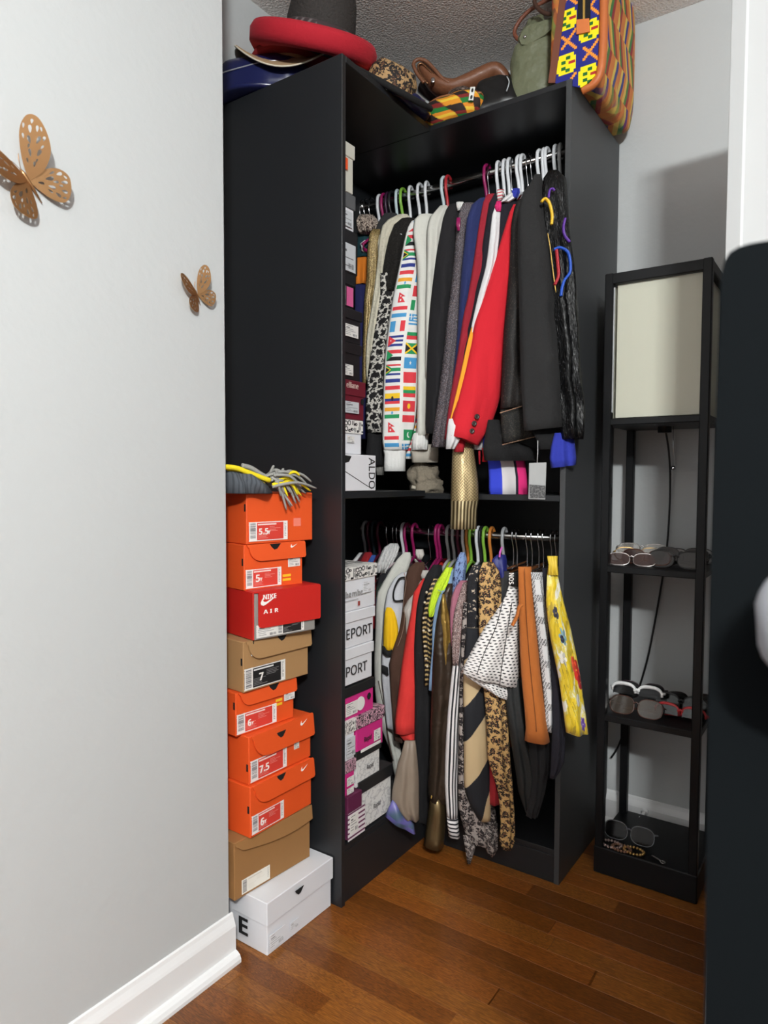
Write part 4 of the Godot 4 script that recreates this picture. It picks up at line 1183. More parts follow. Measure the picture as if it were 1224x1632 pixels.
	drape(g, "hem", fab.call("beige_rib", col(186, 180, 168)), [[-0.0294, 0.0529, 0.0614, 0.0541], [-0.0272, 0.0263, 0.0616, 0.0273], [-0.0251, -0.0021, 0.0579, -0.0014]], 0.012, {"dz": -0.012})
	body(g, M("white_fleece"), -1.2066, 1.93, 1.28)
	g = thing("cream_blouse", "cream collared blouse under the pale blue and red hangers", "blouse", Vector3(-1.0549, 1.3916, -1.785), 0.8029, G)
	drape(g, "shoulder", fab.call("cream_cloth", col(208, 208, 200)), [[0.016, 0.5003, 0.0391, 0.5021], [0.0027, 0.4847, 0.045, 0.488], [-0.0144, 0.4652, 0.0452, 0.4698], [-0.0237, 0.4246, 0.0301, 0.4285], [-0.023, 0.33, 0.0231, 0.333], [-0.0259, 0.1835, 0.0165, 0.1856], [-0.0246, -0.0009, 0.0102, 0.0003]], 0.026, {"folds": 2.2})
	g = thing("black_blazer", "plain black jacket left of the grey glitter jacket", "blazer", Vector3(-1.0346, 1.2188, -1.775), 0.8203, G)
	drape(g, "sleeve", fab.call("black_suiting", col(25, 24, 28)), [[0.0318, 0.6705, 0.0665, 0.6735], [0.0223, 0.6553, 0.0743, 0.6597], [0.0129, 0.6293, 0.0785, 0.6347], [-0.0055, 0.5286, 0.0716, 0.5342], [-0.0145, 0.461, 0.0645, 0.4662], [-0.0253, 0.3606, 0.0538, 0.365], [-0.0321, 0.2419, 0.0432, 0.2451], [-0.0349, 0.0952, 0.025, 0.0968], [-0.0364, 0.0288, 0.0177, 0.03], [-0.0343, 0.0012, 0.0102, 0.002]], 0.026)
	drape(g, "collar", M("white_rib"), [[0.0471, 0.6718, 0.0703, 0.6739], [0.0472, 0.661, 0.0704, 0.663], [0.0512, 0.6469, 0.0686, 0.6484]], 0.01, {"dz": 0.018})
	body(g, M("black_suiting"), -1.1016, 1.93, 1.3)
	g = thing("glitter_jacket", "grey sparkling tweed jacket with a long straight sleeve", "jacket", Vector3(-0.9844, 1.1747, -1.768), 0.8378, G)
	drape(g, "sleeve", M("grey_glitter", Color.WHITE, 0.8, {"tex": glitter(col(86, 80, 88), [col(176, 172, 180), col(120, 96, 90), col(44, 42, 50)], 0.42, 6, 128, 512)}), [[0.0312, 0.705, 0.0657, 0.7082], [0.0218, 0.6864, 0.0697, 0.6908], [0.0127, 0.6448, 0.0663, 0.6495], [0.0023, 0.5213, 0.056, 0.5253], [-0.0083, 0.4243, 0.0454, 0.4276], [-0.0172, 0.3575, 0.0345, 0.3603], [-0.0242, 0.28, 0.0275, 0.2824], [-0.0367, 0.1715, 0.0093, 0.173], [-0.0511, 0.0699, -0.0052, 0.0709], [-0.0601, 0.0028, -0.0143, 0.0034]], 0.026, {"folds": 1.2})
	drape(g, "button_band", M("magenta_plastic"), [[0.005, 0.6548, 0.0164, 0.6558], [0.0032, 0.6351, 0.0165, 0.6363], [0.0072, 0.6177, 0.0148, 0.6184]], 0.006, {"dz": 0.02})
	body(g, M("charcoal_cloth"), -0.9657 - 0.06, 1.93, 1.3)
	g = thing("navy_blazer", "blue velvet jacket between the grey glitter jacket and the dark red one", "blazer", Vector3(-0.9251, 1.2714, -1.76), 0.8378, G)
	drape(g, "sleeve", fab.call("navy_velvet", col(32, 42, 92), {"sheen": 0.5}), [[0.0282, 0.6063, 0.0621, 0.6095], [0.0058, 0.5868, 0.0661, 0.5925], [-0.0087, 0.5474, 0.0552, 0.5531], [-0.0138, 0.4915, 0.0445, 0.4963], [-0.0224, 0.4108, 0.0302, 0.4147], [-0.0289, 0.3162, 0.0161, 0.319], [-0.0354, 0.2107, 0.0059, 0.2128], [-0.0457, 0.1048, -0.0044, 0.1063], [-0.056, -0.0015, -0.0147, -0.0005]], 0.026)
	g = thing("varsity_jacket", "dark red and navy jacket under the lone magenta hanger", "jacket", Vector3(-0.8895, 1.1985, -1.752), 0.8378, G)
	drape(g, "sleeve", fab.call("burgundy_cloth", col(150, 26, 44)), [[0.0202, 0.678, 0.05, 0.6809], [0.0093, 0.6564, 0.0465, 0.66], [-0.003, 0.5903, 0.0361, 0.5937], [-0.0168, 0.4967, 0.0222, 0.4996], [-0.0324, 0.3993, 0.0084, 0.4019], [-0.0466, 0.3364, -0.0058, 0.3387], [-0.0657, 0.2111, -0.0231, 0.2129], [-0.085, 0.1029, -0.0444, 0.1041], [-0.0988, -0.0017, -0.0582, -0.0011]], 0.024)
	drape(g, "front", fab.call("midnight_cloth", col(21, 20, 32)), [[0.037, 0.6762, 0.0688, 0.6793], [0.0224, 0.6508, 0.0691, 0.6552], [0.0067, 0.5569, 0.0628, 0.5615], [-0.0054, 0.47, 0.0525, 0.4742], [-0.0318, 0.3373, 0.0241, 0.3405], [-0.0509, 0.2117, -0.0045, 0.2137], [-0.0702, 0.1034, -0.0258, 0.1047], [-0.0842, 0.0159, -0.0472, 0.0166]], 0.024, {"dz": 0.012})
	drape(g, "collar", M("collar_stripes", Color.WHITE, 0.9, {"tex": paint(8, 32, func(_x, yy): return col(190, 60, 72) if yy % 9 < 3 else col(222, 220, 218))}), [[0.0425, 0.6853, 0.063, 0.6873], [0.0407, 0.6731, 0.0632, 0.6753], [0.0428, 0.6545, 0.0578, 0.6559]], 0.014, {"dz": 0.02})
	body(g, M("midnight_cloth"), -0.928, 1.93, 1.28)
	g = thing("striped_sleeve_jacket", "navy jacket with a wide white and yellow stripe down its sleeve", "jacket", Vector3(-0.8538, 1.1552, -1.742), 0.8378, G)
	drape(g, "sleeve", M("midnight_cloth"), [[0.0347, 0.6977, 0.0792, 0.702], [0.0166, 0.6758, 0.0832, 0.682], [0.0096, 0.6414, 0.0799, 0.6477], [-0.0004, 0.5561, 0.0662, 0.5613], [-0.0176, 0.4531, 0.0489, 0.4575], [-0.0403, 0.3549, 0.0204, 0.3582], [-0.0647, 0.2463, 0.0032, 0.2492], [-0.0874, 0.1431, -0.0215, 0.145], [-0.1118, 0.0398, -0.0499, 0.0408]], 0.024)
	drape(g, "white_stripe", fab.call("stripe_white", col(226, 226, 228)), [[0.011, 0.6753, 0.0294, 0.677], [0.0022, 0.6492, 0.0261, 0.6513], [-0.0045, 0.5896, 0.0231, 0.5919], [-0.0146, 0.511, 0.013, 0.513], [-0.0356, 0.4316, -0.0045, 0.4336], [-0.0531, 0.3542, -0.0385, 0.355], [-0.0599, 0.3147, -0.049, 0.3152]], 0.02, {"dz": 0.011})
	drape(g, "pink_patch", fab.call("pink_cloth", col(214, 40, 110)), [[0.0128, 0.6855, 0.0275, 0.6869], [0.0074, 0.6716, 0.0276, 0.6734], [0.0113, 0.6568, 0.026, 0.6581]], 0.02, {"dz": 0.014})
	drape(g, "yellow_stripe", fab.call("amber_cloth", col(244, 160, 44)), [[-0.0282, 0.4185, -0.0154, 0.4193], [-0.0424, 0.3836, -0.0241, 0.3847], [-0.0636, 0.3128, -0.0453, 0.3137], [-0.0862, 0.2114, -0.0698, 0.212], [-0.1123, 0.0997, -0.0979, 0.1], [-0.1192, 0.0568, -0.1084, 0.057]], 0.02, {"dz": 0.011})
	drape(g, "cuff", M("stripe_white"), [[-0.1177, 0.0944, -0.0851, 0.0952], [-0.1211, 0.0738, -0.0813, 0.0747], [-0.1245, 0.0396, -0.0846, 0.0402], [-0.1261, 0.0122, -0.1007, 0.0125]], 0.02, {"dz": 0.012})
	drape(g, "collar", M("stripe_white"), [[0.0567, 0.7168, 0.079, 0.7189], [0.0347, 0.6977, 0.0755, 0.7016], [0.0238, 0.6832, 0.0497, 0.6856]], 0.014, {"dz": 0.012})
	drape(g, "collar_lining", fab.call("blue_cloth", col(40, 52, 160)), [[0.0566, 0.7218, 0.0789, 0.724], [0.0549, 0.7098, 0.079, 0.7122], [0.0551, 0.6946, 0.0718, 0.6962]], 0.012, {"dz": 0.018})
	g = thing("red_blazer", "bright red blazer with three dark cuff buttons", "blazer", Vector3(-0.8506, 1.1683, -1.722), 0.8203, G)
	var rdm: Material = fab.call("red_suiting", col(204, 26, 42), {"depth": 0.03})
	drape(g, "sleeve", rdm, [[0.0734, 0.6671, 0.0881, 0.6684], [0.0628, 0.6461, 0.0994, 0.6492], [0.0522, 0.6133, 0.1035, 0.6174], [0.0277, 0.534, 0.101, 0.5394], [0.0067, 0.4703, 0.0981, 0.4763], [-0.0178, 0.4014, 0.0917, 0.4078], [-0.0369, 0.338, 0.0852, 0.3443], [-0.0506, 0.2648, 0.0751, 0.2702], [-0.0678, 0.1965, 0.0575, 0.2009], [-0.0834, 0.1333, 0.0418, 0.1368], [-0.0972, 0.0854, 0.0205, 0.0726], [-0.1075, 0.036, -0.0208, 0.01]], 0.03, {"folds": 0.8, "famp": 0.12})
	for q in [Vector3(-0.0377, 0.0855, 0.034), Vector3(-0.0451, 0.067, 0.033), Vector3(-0.0501, 0.0469, 0.03)]:
		part(g, "button", lathe([Vector2(0.001, 0.003), Vector2(0.004, 0.003), Vector2(0.0062, 0.0042), Vector2(0.0072, 0.003), Vector2(0.007, 0), Vector2(0.001, 0)], 16), M("dark_button", col(56, 44, 42), 0.3), q, Vector3(PI / 2, 0, 0), "round dark cuff button")
	drape(g, "lining", fab.call("red_lining", col(170, 24, 40)), [[-0.0897, 0.0363, -0.0519, 0.037], [-0.0859, 0.0125, -0.0535, 0.013], [-0.0857, -0.008, -0.0569, -0.0076]], 0.012, {"dz": -0.014})
	body(g, rdm, -0.8589, 1.93, 1.35)
	g = thing("white_shirt", "white shirt whose cuff and hem show below the red blazer", "shirt", Vector3(-0.8979, 1.1631, -1.745), 0.8203, G)
	drape(g, "cuff", M("stripe_white"), [[-0.0244, 0.0419, 0.0315, 0.0428], [-0.0224, 0.0244, 0.0299, 0.0251], [-0.0222, 0.005, 0.0282, 0.0056]], 0.014)
	drape(g, "tape", M("red_lining"), [[0.0132, 0.0072, 0.0207, 0.0073], [0.0155, -0.0352, 0.0211, -0.0352]], 0.004)
	g = thing("bodice_top", "black sparkling top with two rows of rhinestones along its hem", "top", Vector3(-0.7737, 1.1263, -1.728), 0.8203, G)
	var spk := M("black_sparkle", Color.WHITE, 0.7, {"tex": glitter(col(26, 22, 21), [col(110, 92, 80), col(20, 18, 18), col(60, 48, 44)], 0.12, 9, 128, 256)})
	drape(g, "sleeve", spk, [[0.0089, 0.7017, 0.0374, 0.7042], [-0.0016, 0.6812, 0.0449, 0.6852], [-0.0098, 0.6364, 0.0527, 0.6415], [-0.0137, 0.523, 0.0581, 0.5279], [-0.026, 0.3722, 0.0567, 0.3764], [-0.0302, 0.2875, 0.0544, 0.291], [-0.0327, 0.2009, 0.052, 0.2035], [-0.0356, 0.1474, 0.0454, 0.1595]], 0.026)
	drape(g, "mesh_hem", M("black_mesh", Color.WHITE, 0.8, {"tex": glitter(col(26, 24, 24), [col(70, 66, 50), col(44, 44, 40)], 0.2, 19, 64, 64)}), [[-0.0338, 0.1474, 0.06, 0.1616], [-0.0315, 0.1006, 0.0645, 0.1025], [-0.0273, 0.057, 0.076, 0.0755]], 0.022, {"dz": -0.002})
	var gem := M("rhinestones", col(216, 178, 150), 0.15, {"metal": 0.8})
	for row in [[Vector3(-0.0467, 0.1345, 0.028), Vector3(-0.0345, 0.1381, 0.028), Vector3(-0.0204, 0.1425, 0.028), Vector3(-0.0063, 0.147, 0.028), Vector3(0.0079, 0.1515, 0.028), Vector3(0.0221, 0.156, 0.028)], [Vector3(-0.037, 0.0507, 0.024), Vector3(-0.0176, 0.0559, 0.024), Vector3(0.0038, 0.0612, 0.024), Vector3(0.0252, 0.0666, 0.024), Vector3(0.0467, 0.0719, 0.024), Vector3(0.0648, 0.0756, 0.024)]]:
		var pth := curve(row, 5)
		for k in pth.size():
			part(g, "rhinestone", lathe([Vector2(0.0003, -0.0016), Vector2(0.0017, 0), Vector2(0.0003, 0.0016)], 6), gem, pth[k])
	drape(g, "underskirt", fab.call("black_satin", col(14, 14, 16)), [[-0.062, 0.12, -0.0299, 0.1207], [-0.0687, 0.0831, -0.0187, 0.084], [-0.0753, 0.0396, 0.0802, 0.0415], [-0.0714, 0.0095, 0.0917, 0.011]], 0.016, {"dz": -0.02})
	g = thing("charcoal_blazer", "charcoal black blazer with a wide sleeve at the right of the upper rail", "blazer", Vector3(-0.6856, 1.2028, -1.7), 0.8029, G)
	drape(g, "sleeve", fab.call("charcoal_suiting", col(29, 29, 30)), [[-0.0229, 0.656, -0.0059, 0.6575], [-0.0328, 0.6364, 0.0012, 0.6394], [-0.0528, 0.6098, 0.005, 0.6147], [-0.064, 0.5715, 0.0107, 0.5775], [-0.0663, 0.4933, 0.0257, 0.4999], [-0.0634, 0.3995, 0.0411, 0.4058], [-0.0582, 0.2735, 0.0555, 0.2788], [-0.053, 0.1465, 0.07, 0.1505], [-0.0468, 0.0667, 0.0767, 0.0696], [-0.0425, 0.0073, 0.0811, 0.0208]], 0.034, {"folds": 1.3, "famp": 0.18})
	drape(g, "hem", M("black_satin"), [[-0.0167, 0.0126, 0.0847, 0.0144], [-0.0025, -0.0131, 0.0887, -0.0117], [0.0049, -0.0389, 0.075, -0.038]], 0.012, {"dz": -0.012})
	body(g, M("black_satin"), -0.7962, 1.93, 1.35)
	g = thing("sequin_dress", "black sequin dress with purple, yellow, blue and red beaded scrolls beside the wardrobe's right panel", "dress", Vector3(-0.6362, 1.1703, -1.725), 0.6981, G)
	drape(g, "bodice", M("black_sequins", Color(0.72, 0.72, 0.72), 0.34, {"tex": glitter(col(20, 20, 22), [col(170, 170, 176), col(60, 60, 66), col(8, 8, 9), col(10, 10, 12), col(14, 14, 16)], 0.1, 14, 128, 384), "bump": noise_tex(31, 0.3, 128), "depth": 0.2, "spec": 0.35}), [[-0.0443, 0.6949, -0.0182, 0.6961], [-0.057, 0.6757, 0.0017, 0.6783], [-0.0597, 0.6352, 0.0073, 0.638], [-0.0588, 0.573, 0.0133, 0.5758], [-0.0514, 0.5186, 0.0192, 0.5211], [-0.04, 0.4185, 0.0341, 0.4207], [-0.0284, 0.3066, 0.0427, 0.3084], [-0.0206, 0.2305, 0.0474, 0.2319], [-0.0083, 0.0836, 0.0618, 0.0845], [0.0028, 0.0193, 0.0596, 0.0198]], 0.03, {"folds": 2.2, "famp": 0.3})
	var pur := M("purple_beads", col(92, 48, 150), 0.5)
	lace(g, "beaded_scroll", pur, [Vector3(-0.0539, 0.6134, 0.032), Vector3(-0.051, 0.6319, 0.032), Vector3(-0.0447, 0.6367, 0.032), Vector3(-0.0382, 0.6324, 0.032)], 0.005, 0.6, "purple beaded scroll near the shoulder")
	lace(g, "beaded_scroll", M("yellow_beads", col(236, 190, 50), 0.5), [Vector3(-0.0727, 0.6019, 0.036), Vector3(-0.0648, 0.6099, 0.036), Vector3(-0.0552, 0.6042, 0.036), Vector3(-0.0485, 0.5877, 0.036), Vector3(-0.045, 0.5679, 0.036), Vector3(-0.0463, 0.548, 0.036)], 0.006, 0.6, "yellow beaded scroll")
	lace(g, "beaded_scroll", pur, [Vector3(-0.0091, 0.5669, 0.03), Vector3(-0.0135, 0.5452, 0.03), Vector3(-0.01, 0.5254, 0.03), Vector3(0.0032, 0.5089, 0.03)], 0.0055, 0.6, "purple beaded scroll near the right panel")
	lace(g, "beaded_scroll", M("blue_beads", col(36, 84, 190), 0.5), [Vector3(-0.0382, 0.4876, 0.034), Vector3(-0.027, 0.4926, 0.034), Vector3(-0.0125, 0.49, 0.034), Vector3(-0.001, 0.4796, 0.034), Vector3(0.0043, 0.4551, 0.034), Vector3(0.0031, 0.4319, 0.034), Vector3(-0.0096, 0.4145, 0.034), Vector3(-0.0158, 0.3958, 0.034), Vector3(-0.0186, 0.374, 0.034)], 0.006, 0.6, "blue beaded loop")
	lace(g, "beaded_scroll", M("red_beads", col(168, 34, 46), 0.6), [Vector3(-0.0332, 0.4865, 0.038), Vector3(-0.0294, 0.4528, 0.038), Vector3(-0.0273, 0.4221, 0.038), Vector3(-0.0366, 0.4002, 0.038)], 0.0065, 0.6, "red beaded scroll")
	lace(g, "gold_trim", M("gold_trim", col(206, 170, 90), 0.4, {"metal": 0.6}), [Vector3(-0.0556, 0.5262, 0.036), Vector3(-0.0521, 0.508, 0.036), Vector3(-0.0486, 0.4897, 0.036), Vector3(-0.0413, 0.4376, 0.036), Vector3(-0.0324, 0.3824, 0.036)], 0.002)
	g = thing("blue_garment", "bright blue cloth hem showing below the sequin dress", "garment", Vector3(-0.6349, 1.1122, -1.74), 0.6981, G)
	drape(g, "hem", M("blue_cloth"), [[-0.0244, 0.0941, 0.0259, 0.0946], [-0.0339, 0.0583, 0.0316, 0.0588], [-0.0368, 0.0291, 0.0355, 0.0295], [-0.033, 0.0031, 0.0341, 0.0116]], 0.014, {"folds": 2.5})
	g = thing("blue_skirt", "royal blue cloth edge and small red hem peeking between the red blazer and black top", "garment", Vector3(-0.8606, 1.1311, -1.752), 0.8029, G)
	drape(g, "panel", M("royal_cloth", col(48, 66, 200), 0.85), [[-0.0079, 0.1118, 0.0143, 0.1122], [-0.0113, 0.0838, 0.0127, 0.0842], [-0.0108, 0.0384, 0.0077, 0.0386]], 0.01)
	drape(g, "red_hem", M("red_suiting"), [[-0.0145, 0.0419, 0.0114, 0.0422], [-0.0124, 0.0209, 0.0135, 0.0212], [-0.0141, 0.0034, 0.0007, 0.0035]], 0.01)
	g = thing("striped_blouse", "blue, white and pink block striped top hanging below the black satin hem", "top", Vector3(-0.8081, 1.0416, -1.79), 0.6981, G)
	drape(g, "panel", M("block_stripes", Color.WHITE, 0.85, {"tex": stripes_along([col(48, 66, 206), col(218, 214, 216), col(24, 24, 40), col(222, 40, 120)], [0.3, 0.66, 0.72], 128, 8)}), [[-0.0652, 0.1068, 0.0425, 0.1075], [-0.0614, 0.0859, 0.0464, 0.0865], [-0.0592, 0.0508, 0.0523, 0.0513], [-0.0587, 0.0017, 0.0548, 0.0018]], 0.014, {"fit": true})
	g = thing("metallic_sweater", "gold metallic knitted sweater sleeve hanging below the upper shelf", "sweater", Vector3(-0.9079, 0.9446, -1.71), 0.5934, G)
	var kg := M("gold_knit", Color.WHITE, 0.42, {"tex": knit_gold(), "metal": 0.55, "bump": noise_tex(6, 0.3, 64), "depth": 0.05})
	drape(g, "sleeve", kg, [[-0.0292, 0.2522, 0.0232, 0.2524], [-0.0341, 0.2139, 0.027, 0.2141], [-0.0356, 0.1824, 0.0326, 0.1827], [-0.0369, 0.1299, 0.0401, 0.1302], [-0.0383, 0.0773, 0.0406, 0.0776], [-0.0381, 0.0562, 0.0374, 0.0565], [-0.0394, 0.0016, 0.0361, 0.0019]], 0.024, {"folds": 1.0, "famp": 0.1, "fit": true})
	g = thing("spare_bead_bag", "small clear plastic bag of spare beads hanging on a string tag", "tag", Vector3(-0.6768, 1.033, -1.668), 0.733)
	part(g, "string", tube([Vector3(0.0002, 0.1518, 0), Vector3(0.0006, 0.1231, 0), Vector3(-0.0006, 0.0944, 0)], 0.0009, 5), M("string_white", col(220, 220, 220), 0.8))
	part(g, "bag", plate([Vector2(-0.0222, 0.0943), Vector2(0.0226, 0.0962), Vector2(0.0208, 0.0016), Vector2(-0.0226, 0.0032)], 0.004), M("clear_plastic", col(214, 216, 216), 0.4, {"alpha": 0.5}))
	part(g, "beads", plate([Vector2(-0.0214, 0.04), Vector2(0.0202, 0.0369), Vector2(0.0207, 0.0048), Vector2(-0.0209, 0.0048)], 0.003), M("bead_mix", Color.WHITE, 0.5, {"tex": spots(col(120, 120, 120), col(70, 70, 72), col(50, 50, 52), 3, 0.09, 96, 96)}), Vector3(0, 0, 0.002))
	g = thing("folded_knitwear", "beige knitwear crumpled on the shelf below the white sweatshirts", "sweater", Vector3(-1.1258, 1.0451, -1.86), 0.6109)
	part(g, "fold", lump(Vector3(0.1, 0.1, 0.13), 0.8, 0.014, 15, 16.0, 0.3), fab.call("beige_knit", col(138, 128, 112), {"depth": 0.2}), Vector3(-0.006, 0.0474, 0), Vector3(0, 0.3, 0.1))
	part(g, "fold", lump(Vector3(0.08, 0.05, 0.1), 0.8, 0.01, 18, 18.0), fab.call("beige_knit", Color.WHITE), Vector3(0.0099, 0.0201, 0.03), Vector3(0, -0.2, -0.1))
	part(g, "rolled_edge", tube(curve([Vector3(-0.0457, 0.0162, 0.05), Vector3(-0.0225, 0.0105, 0.05), Vector3(0.0046, 0.0087, 0.05), Vector3(0.0279, 0.0068, 0.05), Vector3(0.0336, 0.0146, 0.05)], 5), 0.006, 8), fab.call("beige_edge", col(176, 168, 152)))

# ---------------------------------------------------------------- the lower rail
func lower_rail(fab: Callable, chrome: Material) -> void:
	var y := 0.92
	var white := M("white_plastic")
	var mag := M("magenta_plastic")
	var grey := M("grey_plastic")
	var maroon := M("maroon_plastic", col(92, 22, 48), 0.4)
	var orp := M("orange_plastic", col(206, 128, 56), 0.4)
	var grn := M("green_plastic")
	var hs := [[-1.4651, chrome, "thin metal hanger at the far left of the lower rail", true], [-1.4237, grey, "grey plastic hanger at the left end of the lower rail", false], [-1.4047, maroon, "dark maroon hanger next to the leftmost grey one on the lower rail", false], [-1.3858, M("slate_plastic", col(40, 54, 62), 0.4), "dark slate hanger left of the white ruffled top", false], [-1.3618, maroon, "dark maroon hanger behind the white ruffled top", false],
		[-1.325, chrome, "first thin metal hanger above the white ruffled top", true], [-1.2991, chrome, "second thin metal hanger above the white ruffled top", true], [-1.2837, chrome, "third thin metal hanger, just left of the grey and magenta hangers", true], [-1.2634, white, "white hanger holding the white sweatshirt on the lower rail", false], [-1.2508, mag, "magenta hanger beside that white one, left of the two magentas", false], [-1.2208, mag, "magenta hanger above the brown suede vest", false],
		[-1.1574, chrome, "thin metal hanger standing clear above the white collar", true], [-1.1312, mag, "left one of two magenta hangers side by side above the coral dress", false], [-1.1194, mag, "right one of two magenta hangers side by side above the coral dress", false], [-1.0889, grey, "left one of two grey hangers above the neon top", false], [-1.0681, grey, "right one of two grey hangers above the neon top", false], [-1.0498, maroon, "maroon hanger just below the gold sleeve's left edge", false],
		[-1.0317, white, "white hanger below the gold sleeve", false], [-1.0183, orp, "orange hanger below the gold sleeve", false], [-1.0071, grn, "left one of the two green hangers on the lower rail", false], [-0.983, white, "white hanger with bare sloping shoulders beside the green one", false], [-0.972, M("black_plastic"), "black hanger between the white and the second green hanger", false], [-0.959, grn, "right one of the two green hangers on the lower rail", false], [-0.9374, orp, "orange hanger at the right of the green hangers", false], [-0.8951, grey, "grey hanger just before the metal skirt hangers", false]]
	for q in hs:
		hanger(q[0], y, q[1], q[2], {"thin": q[3], "drop": 0.1, "half": 0.15, "tilt": 0.08, "group": "hangers on the lower rail"})
	var barw := M("hanger_wood", col(120, 72, 36), 0.6)
	var cl := [[-0.8637, true, "wooden bar skirt hanger holding the black and white knit skirt"], [-0.8514, false, "metal clip hanger holding the dark skirt behind the knit one"], [-0.8189, false, "metal clip hanger holding the orange suede skirt"], [-0.8029, true, "wooden bar skirt hanger right of the orange suede skirt"], [-0.7811, false, "metal clip hanger holding the black and white tweed skirt"], [-0.7673, false, "metal clip hanger holding the navy skirt"], [-0.7421, false, "metal clip hanger holding the yellow floral skirt"], [-0.7287, false, "metal clip hanger at the very right end of the lower rail"]]
	for q in cl:
		clip_hanger(q[0], y, chrome, barw, q[2], q[1], "skirt hangers on the lower rail")

	var G := "garments on the lower rail"
	var g := thing("maroon_shirt", "maroon shirt on the leftmost grey hanger behind the graffiti lid box", "shirt", Vector3(-1.3786, 0.5814, -1.86), 0.6981, G)
	drape(g, "shoulder", fab.call("maroon_cloth", col(66, 20, 34)), [[0.002, 0.2568, 0.0275, 0.2566], [-0.0191, 0.2356, 0.0361, 0.2352], [-0.0403, 0.2039, 0.0447, 0.2031], [-0.0486, 0.0008, 0.0453, -0.0008]], 0.02)
	drape(g, "piping", fab.call("stripe_white", Color.WHITE), [[-0.0065, 0.2568, 0.0063, 0.2567], [-0.0276, 0.2314, -0.0106, 0.2313], [-0.0466, 0.2018, -0.0297, 0.2016]], 0.012, {"dz": 0.012})
	g = thing("red_blue_top", "red and blue edged top between the maroon shirt and the white ruffled top", "top", Vector3(-1.3322, 0.5891, -1.85), 0.6981, G)
	drape(g, "shoulder", fab.call("dark_red_cloth", col(150, 26, 34)), [[-0.0168, 0.2531, 0.0041, 0.2529], [-0.0293, 0.2322, 0.0146, 0.2319], [-0.0418, 0.2008, 0.021, 0.2003], [-0.0457, 0.0008, 0.0216, -0.0004]], 0.02)
	drape(g, "edge", fab.call("azure_cloth", col(56, 96, 176)), [[0.0041, 0.2445, 0.0188, 0.2444], [-0.0084, 0.2236, 0.0104, 0.2235], [-0.0209, 0.1986, -0.0021, 0.1984]], 0.012, {"dz": 0.014})
	g = thing("ruffled_top", "white ruffled lace top hanging above the graffiti lid box", "top", Vector3(-1.2361, 0.6882, -1.82), 0.733, G)
	drape(g, "ruffle", fab.call("white_lace", col(206, 206, 206), {"depth": 0.4, "tri": 6.0}), [[0.0039, 0.1908, 0.0283, 0.1906], [-0.0164, 0.1788, 0.0345, 0.1784], [-0.0285, 0.1547, 0.0285, 0.1541], [-0.0406, 0.1265, 0.0123, 0.1259], [-0.0445, 0.0983, -0.0039, 0.0977]], 0.024, {"folds": 6.0, "famp": 0.45})
	drape(g, "dark_lining", fab.call("charcoal_cloth", Color.WHITE), [[0.0162, 0.1623, 0.0448, 0.162], [0, 0.1321, 0.0409, 0.1316], [-0.0282, 0.0615, 0.0207, 0.0607], [-0.0361, 0.0007, 0.0128, -0.0002]], 0.012, {"dz": -0.01})
	g = thing("patterned_top", "grey, green and purple patterned top below the ruffled one", "top", Vector3(-1.245, 0.6386, -1.805), 0.733, G)
	drape(g, "shoulder", M("stripe_mix", Color.WHITE, 0.9, {"tex": paint(64, 64, func(x, yy): return [col(168, 150, 154), col(28, 28, 34), col(46, 62, 54), col(80, 68, 150), col(30, 34, 40), col(196, 194, 192)][clampi(int((yy + x * 0.3) / 14.0), 0, 5)])}), [[0.0079, 0.1804, 0.0404, 0.18], [-0.0042, 0.1603, 0.0364, 0.1598], [-0.0163, 0.1362, 0.0243, 0.1357], [-0.0243, 0.1, 0.0123, 0.0993], [-0.0262, 0.0716, 0.0002, 0.0712], [-0.028, 0.0006, -0.0077, 0.0002]], 0.018)
	g = thing("white_sweatshirt", "long white sweatshirt with brown seams hanging next to the white boxes", "sweatshirt", Vector3(-1.2401, 0.1302, -1.785), 0.8029, G)
	drape(g, "sleeve", fab.call("white_fleece", Color.WHITE), [[0.0726, 0.722, 0.0932, 0.7216], [0.0521, 0.7022, 0.0974, 0.7013], [0.0318, 0.6725, 0.0893, 0.6712], [0.0075, 0.6329, 0.0689, 0.6313], [-0.0127, 0.5973, 0.0526, 0.5954], [-0.0187, 0.5533, 0.0405, 0.5513], [-0.0205, 0.4828, 0.0326, 0.4807], [-0.0243, 0.382, 0.0289, 0.3794], [-0.0219, 0.2803, 0.0335, 0.2771], [-0.0073, 0.1774, 0.0463, 0.1738], [0.0302, 0.072, 0.0676, 0.0691], [0.043, -0.0034, 0.0721, -0.0059]], 0.026, {"folds": 1.5})
	lace(g, "seam", fab.call("brown_seam", col(76, 60, 54)), [Vector3(-0.0156, 0.3192, 0.03), Vector3(0.0029, 0.2276, 0.03), Vector3(0.0154, 0.1459, 0.03), Vector3(0.0321, 0.0634, 0.03)], 0.0022)
	lace(g, "seam", M("brown_seam"), [Vector3(0.0229, 0.3171, 0.03), Vector3(0.0151, 0.2269, 0.03), Vector3(0.0113, 0.1665, 0.03), Vector3(0.0238, 0.0926, 0.03), Vector3(0.0341, 0.0592, 0.03)], 0.0022)
	body(g, M("white_fleece"), -1.2634, 0.82, 0.35)
	g = thing("panel_jersey", "white jersey with a yellow panel, black stripes and a black neck binding", "jersey", Vector3(-1.1788, 0.3055, -1.765), 0.8029, G)
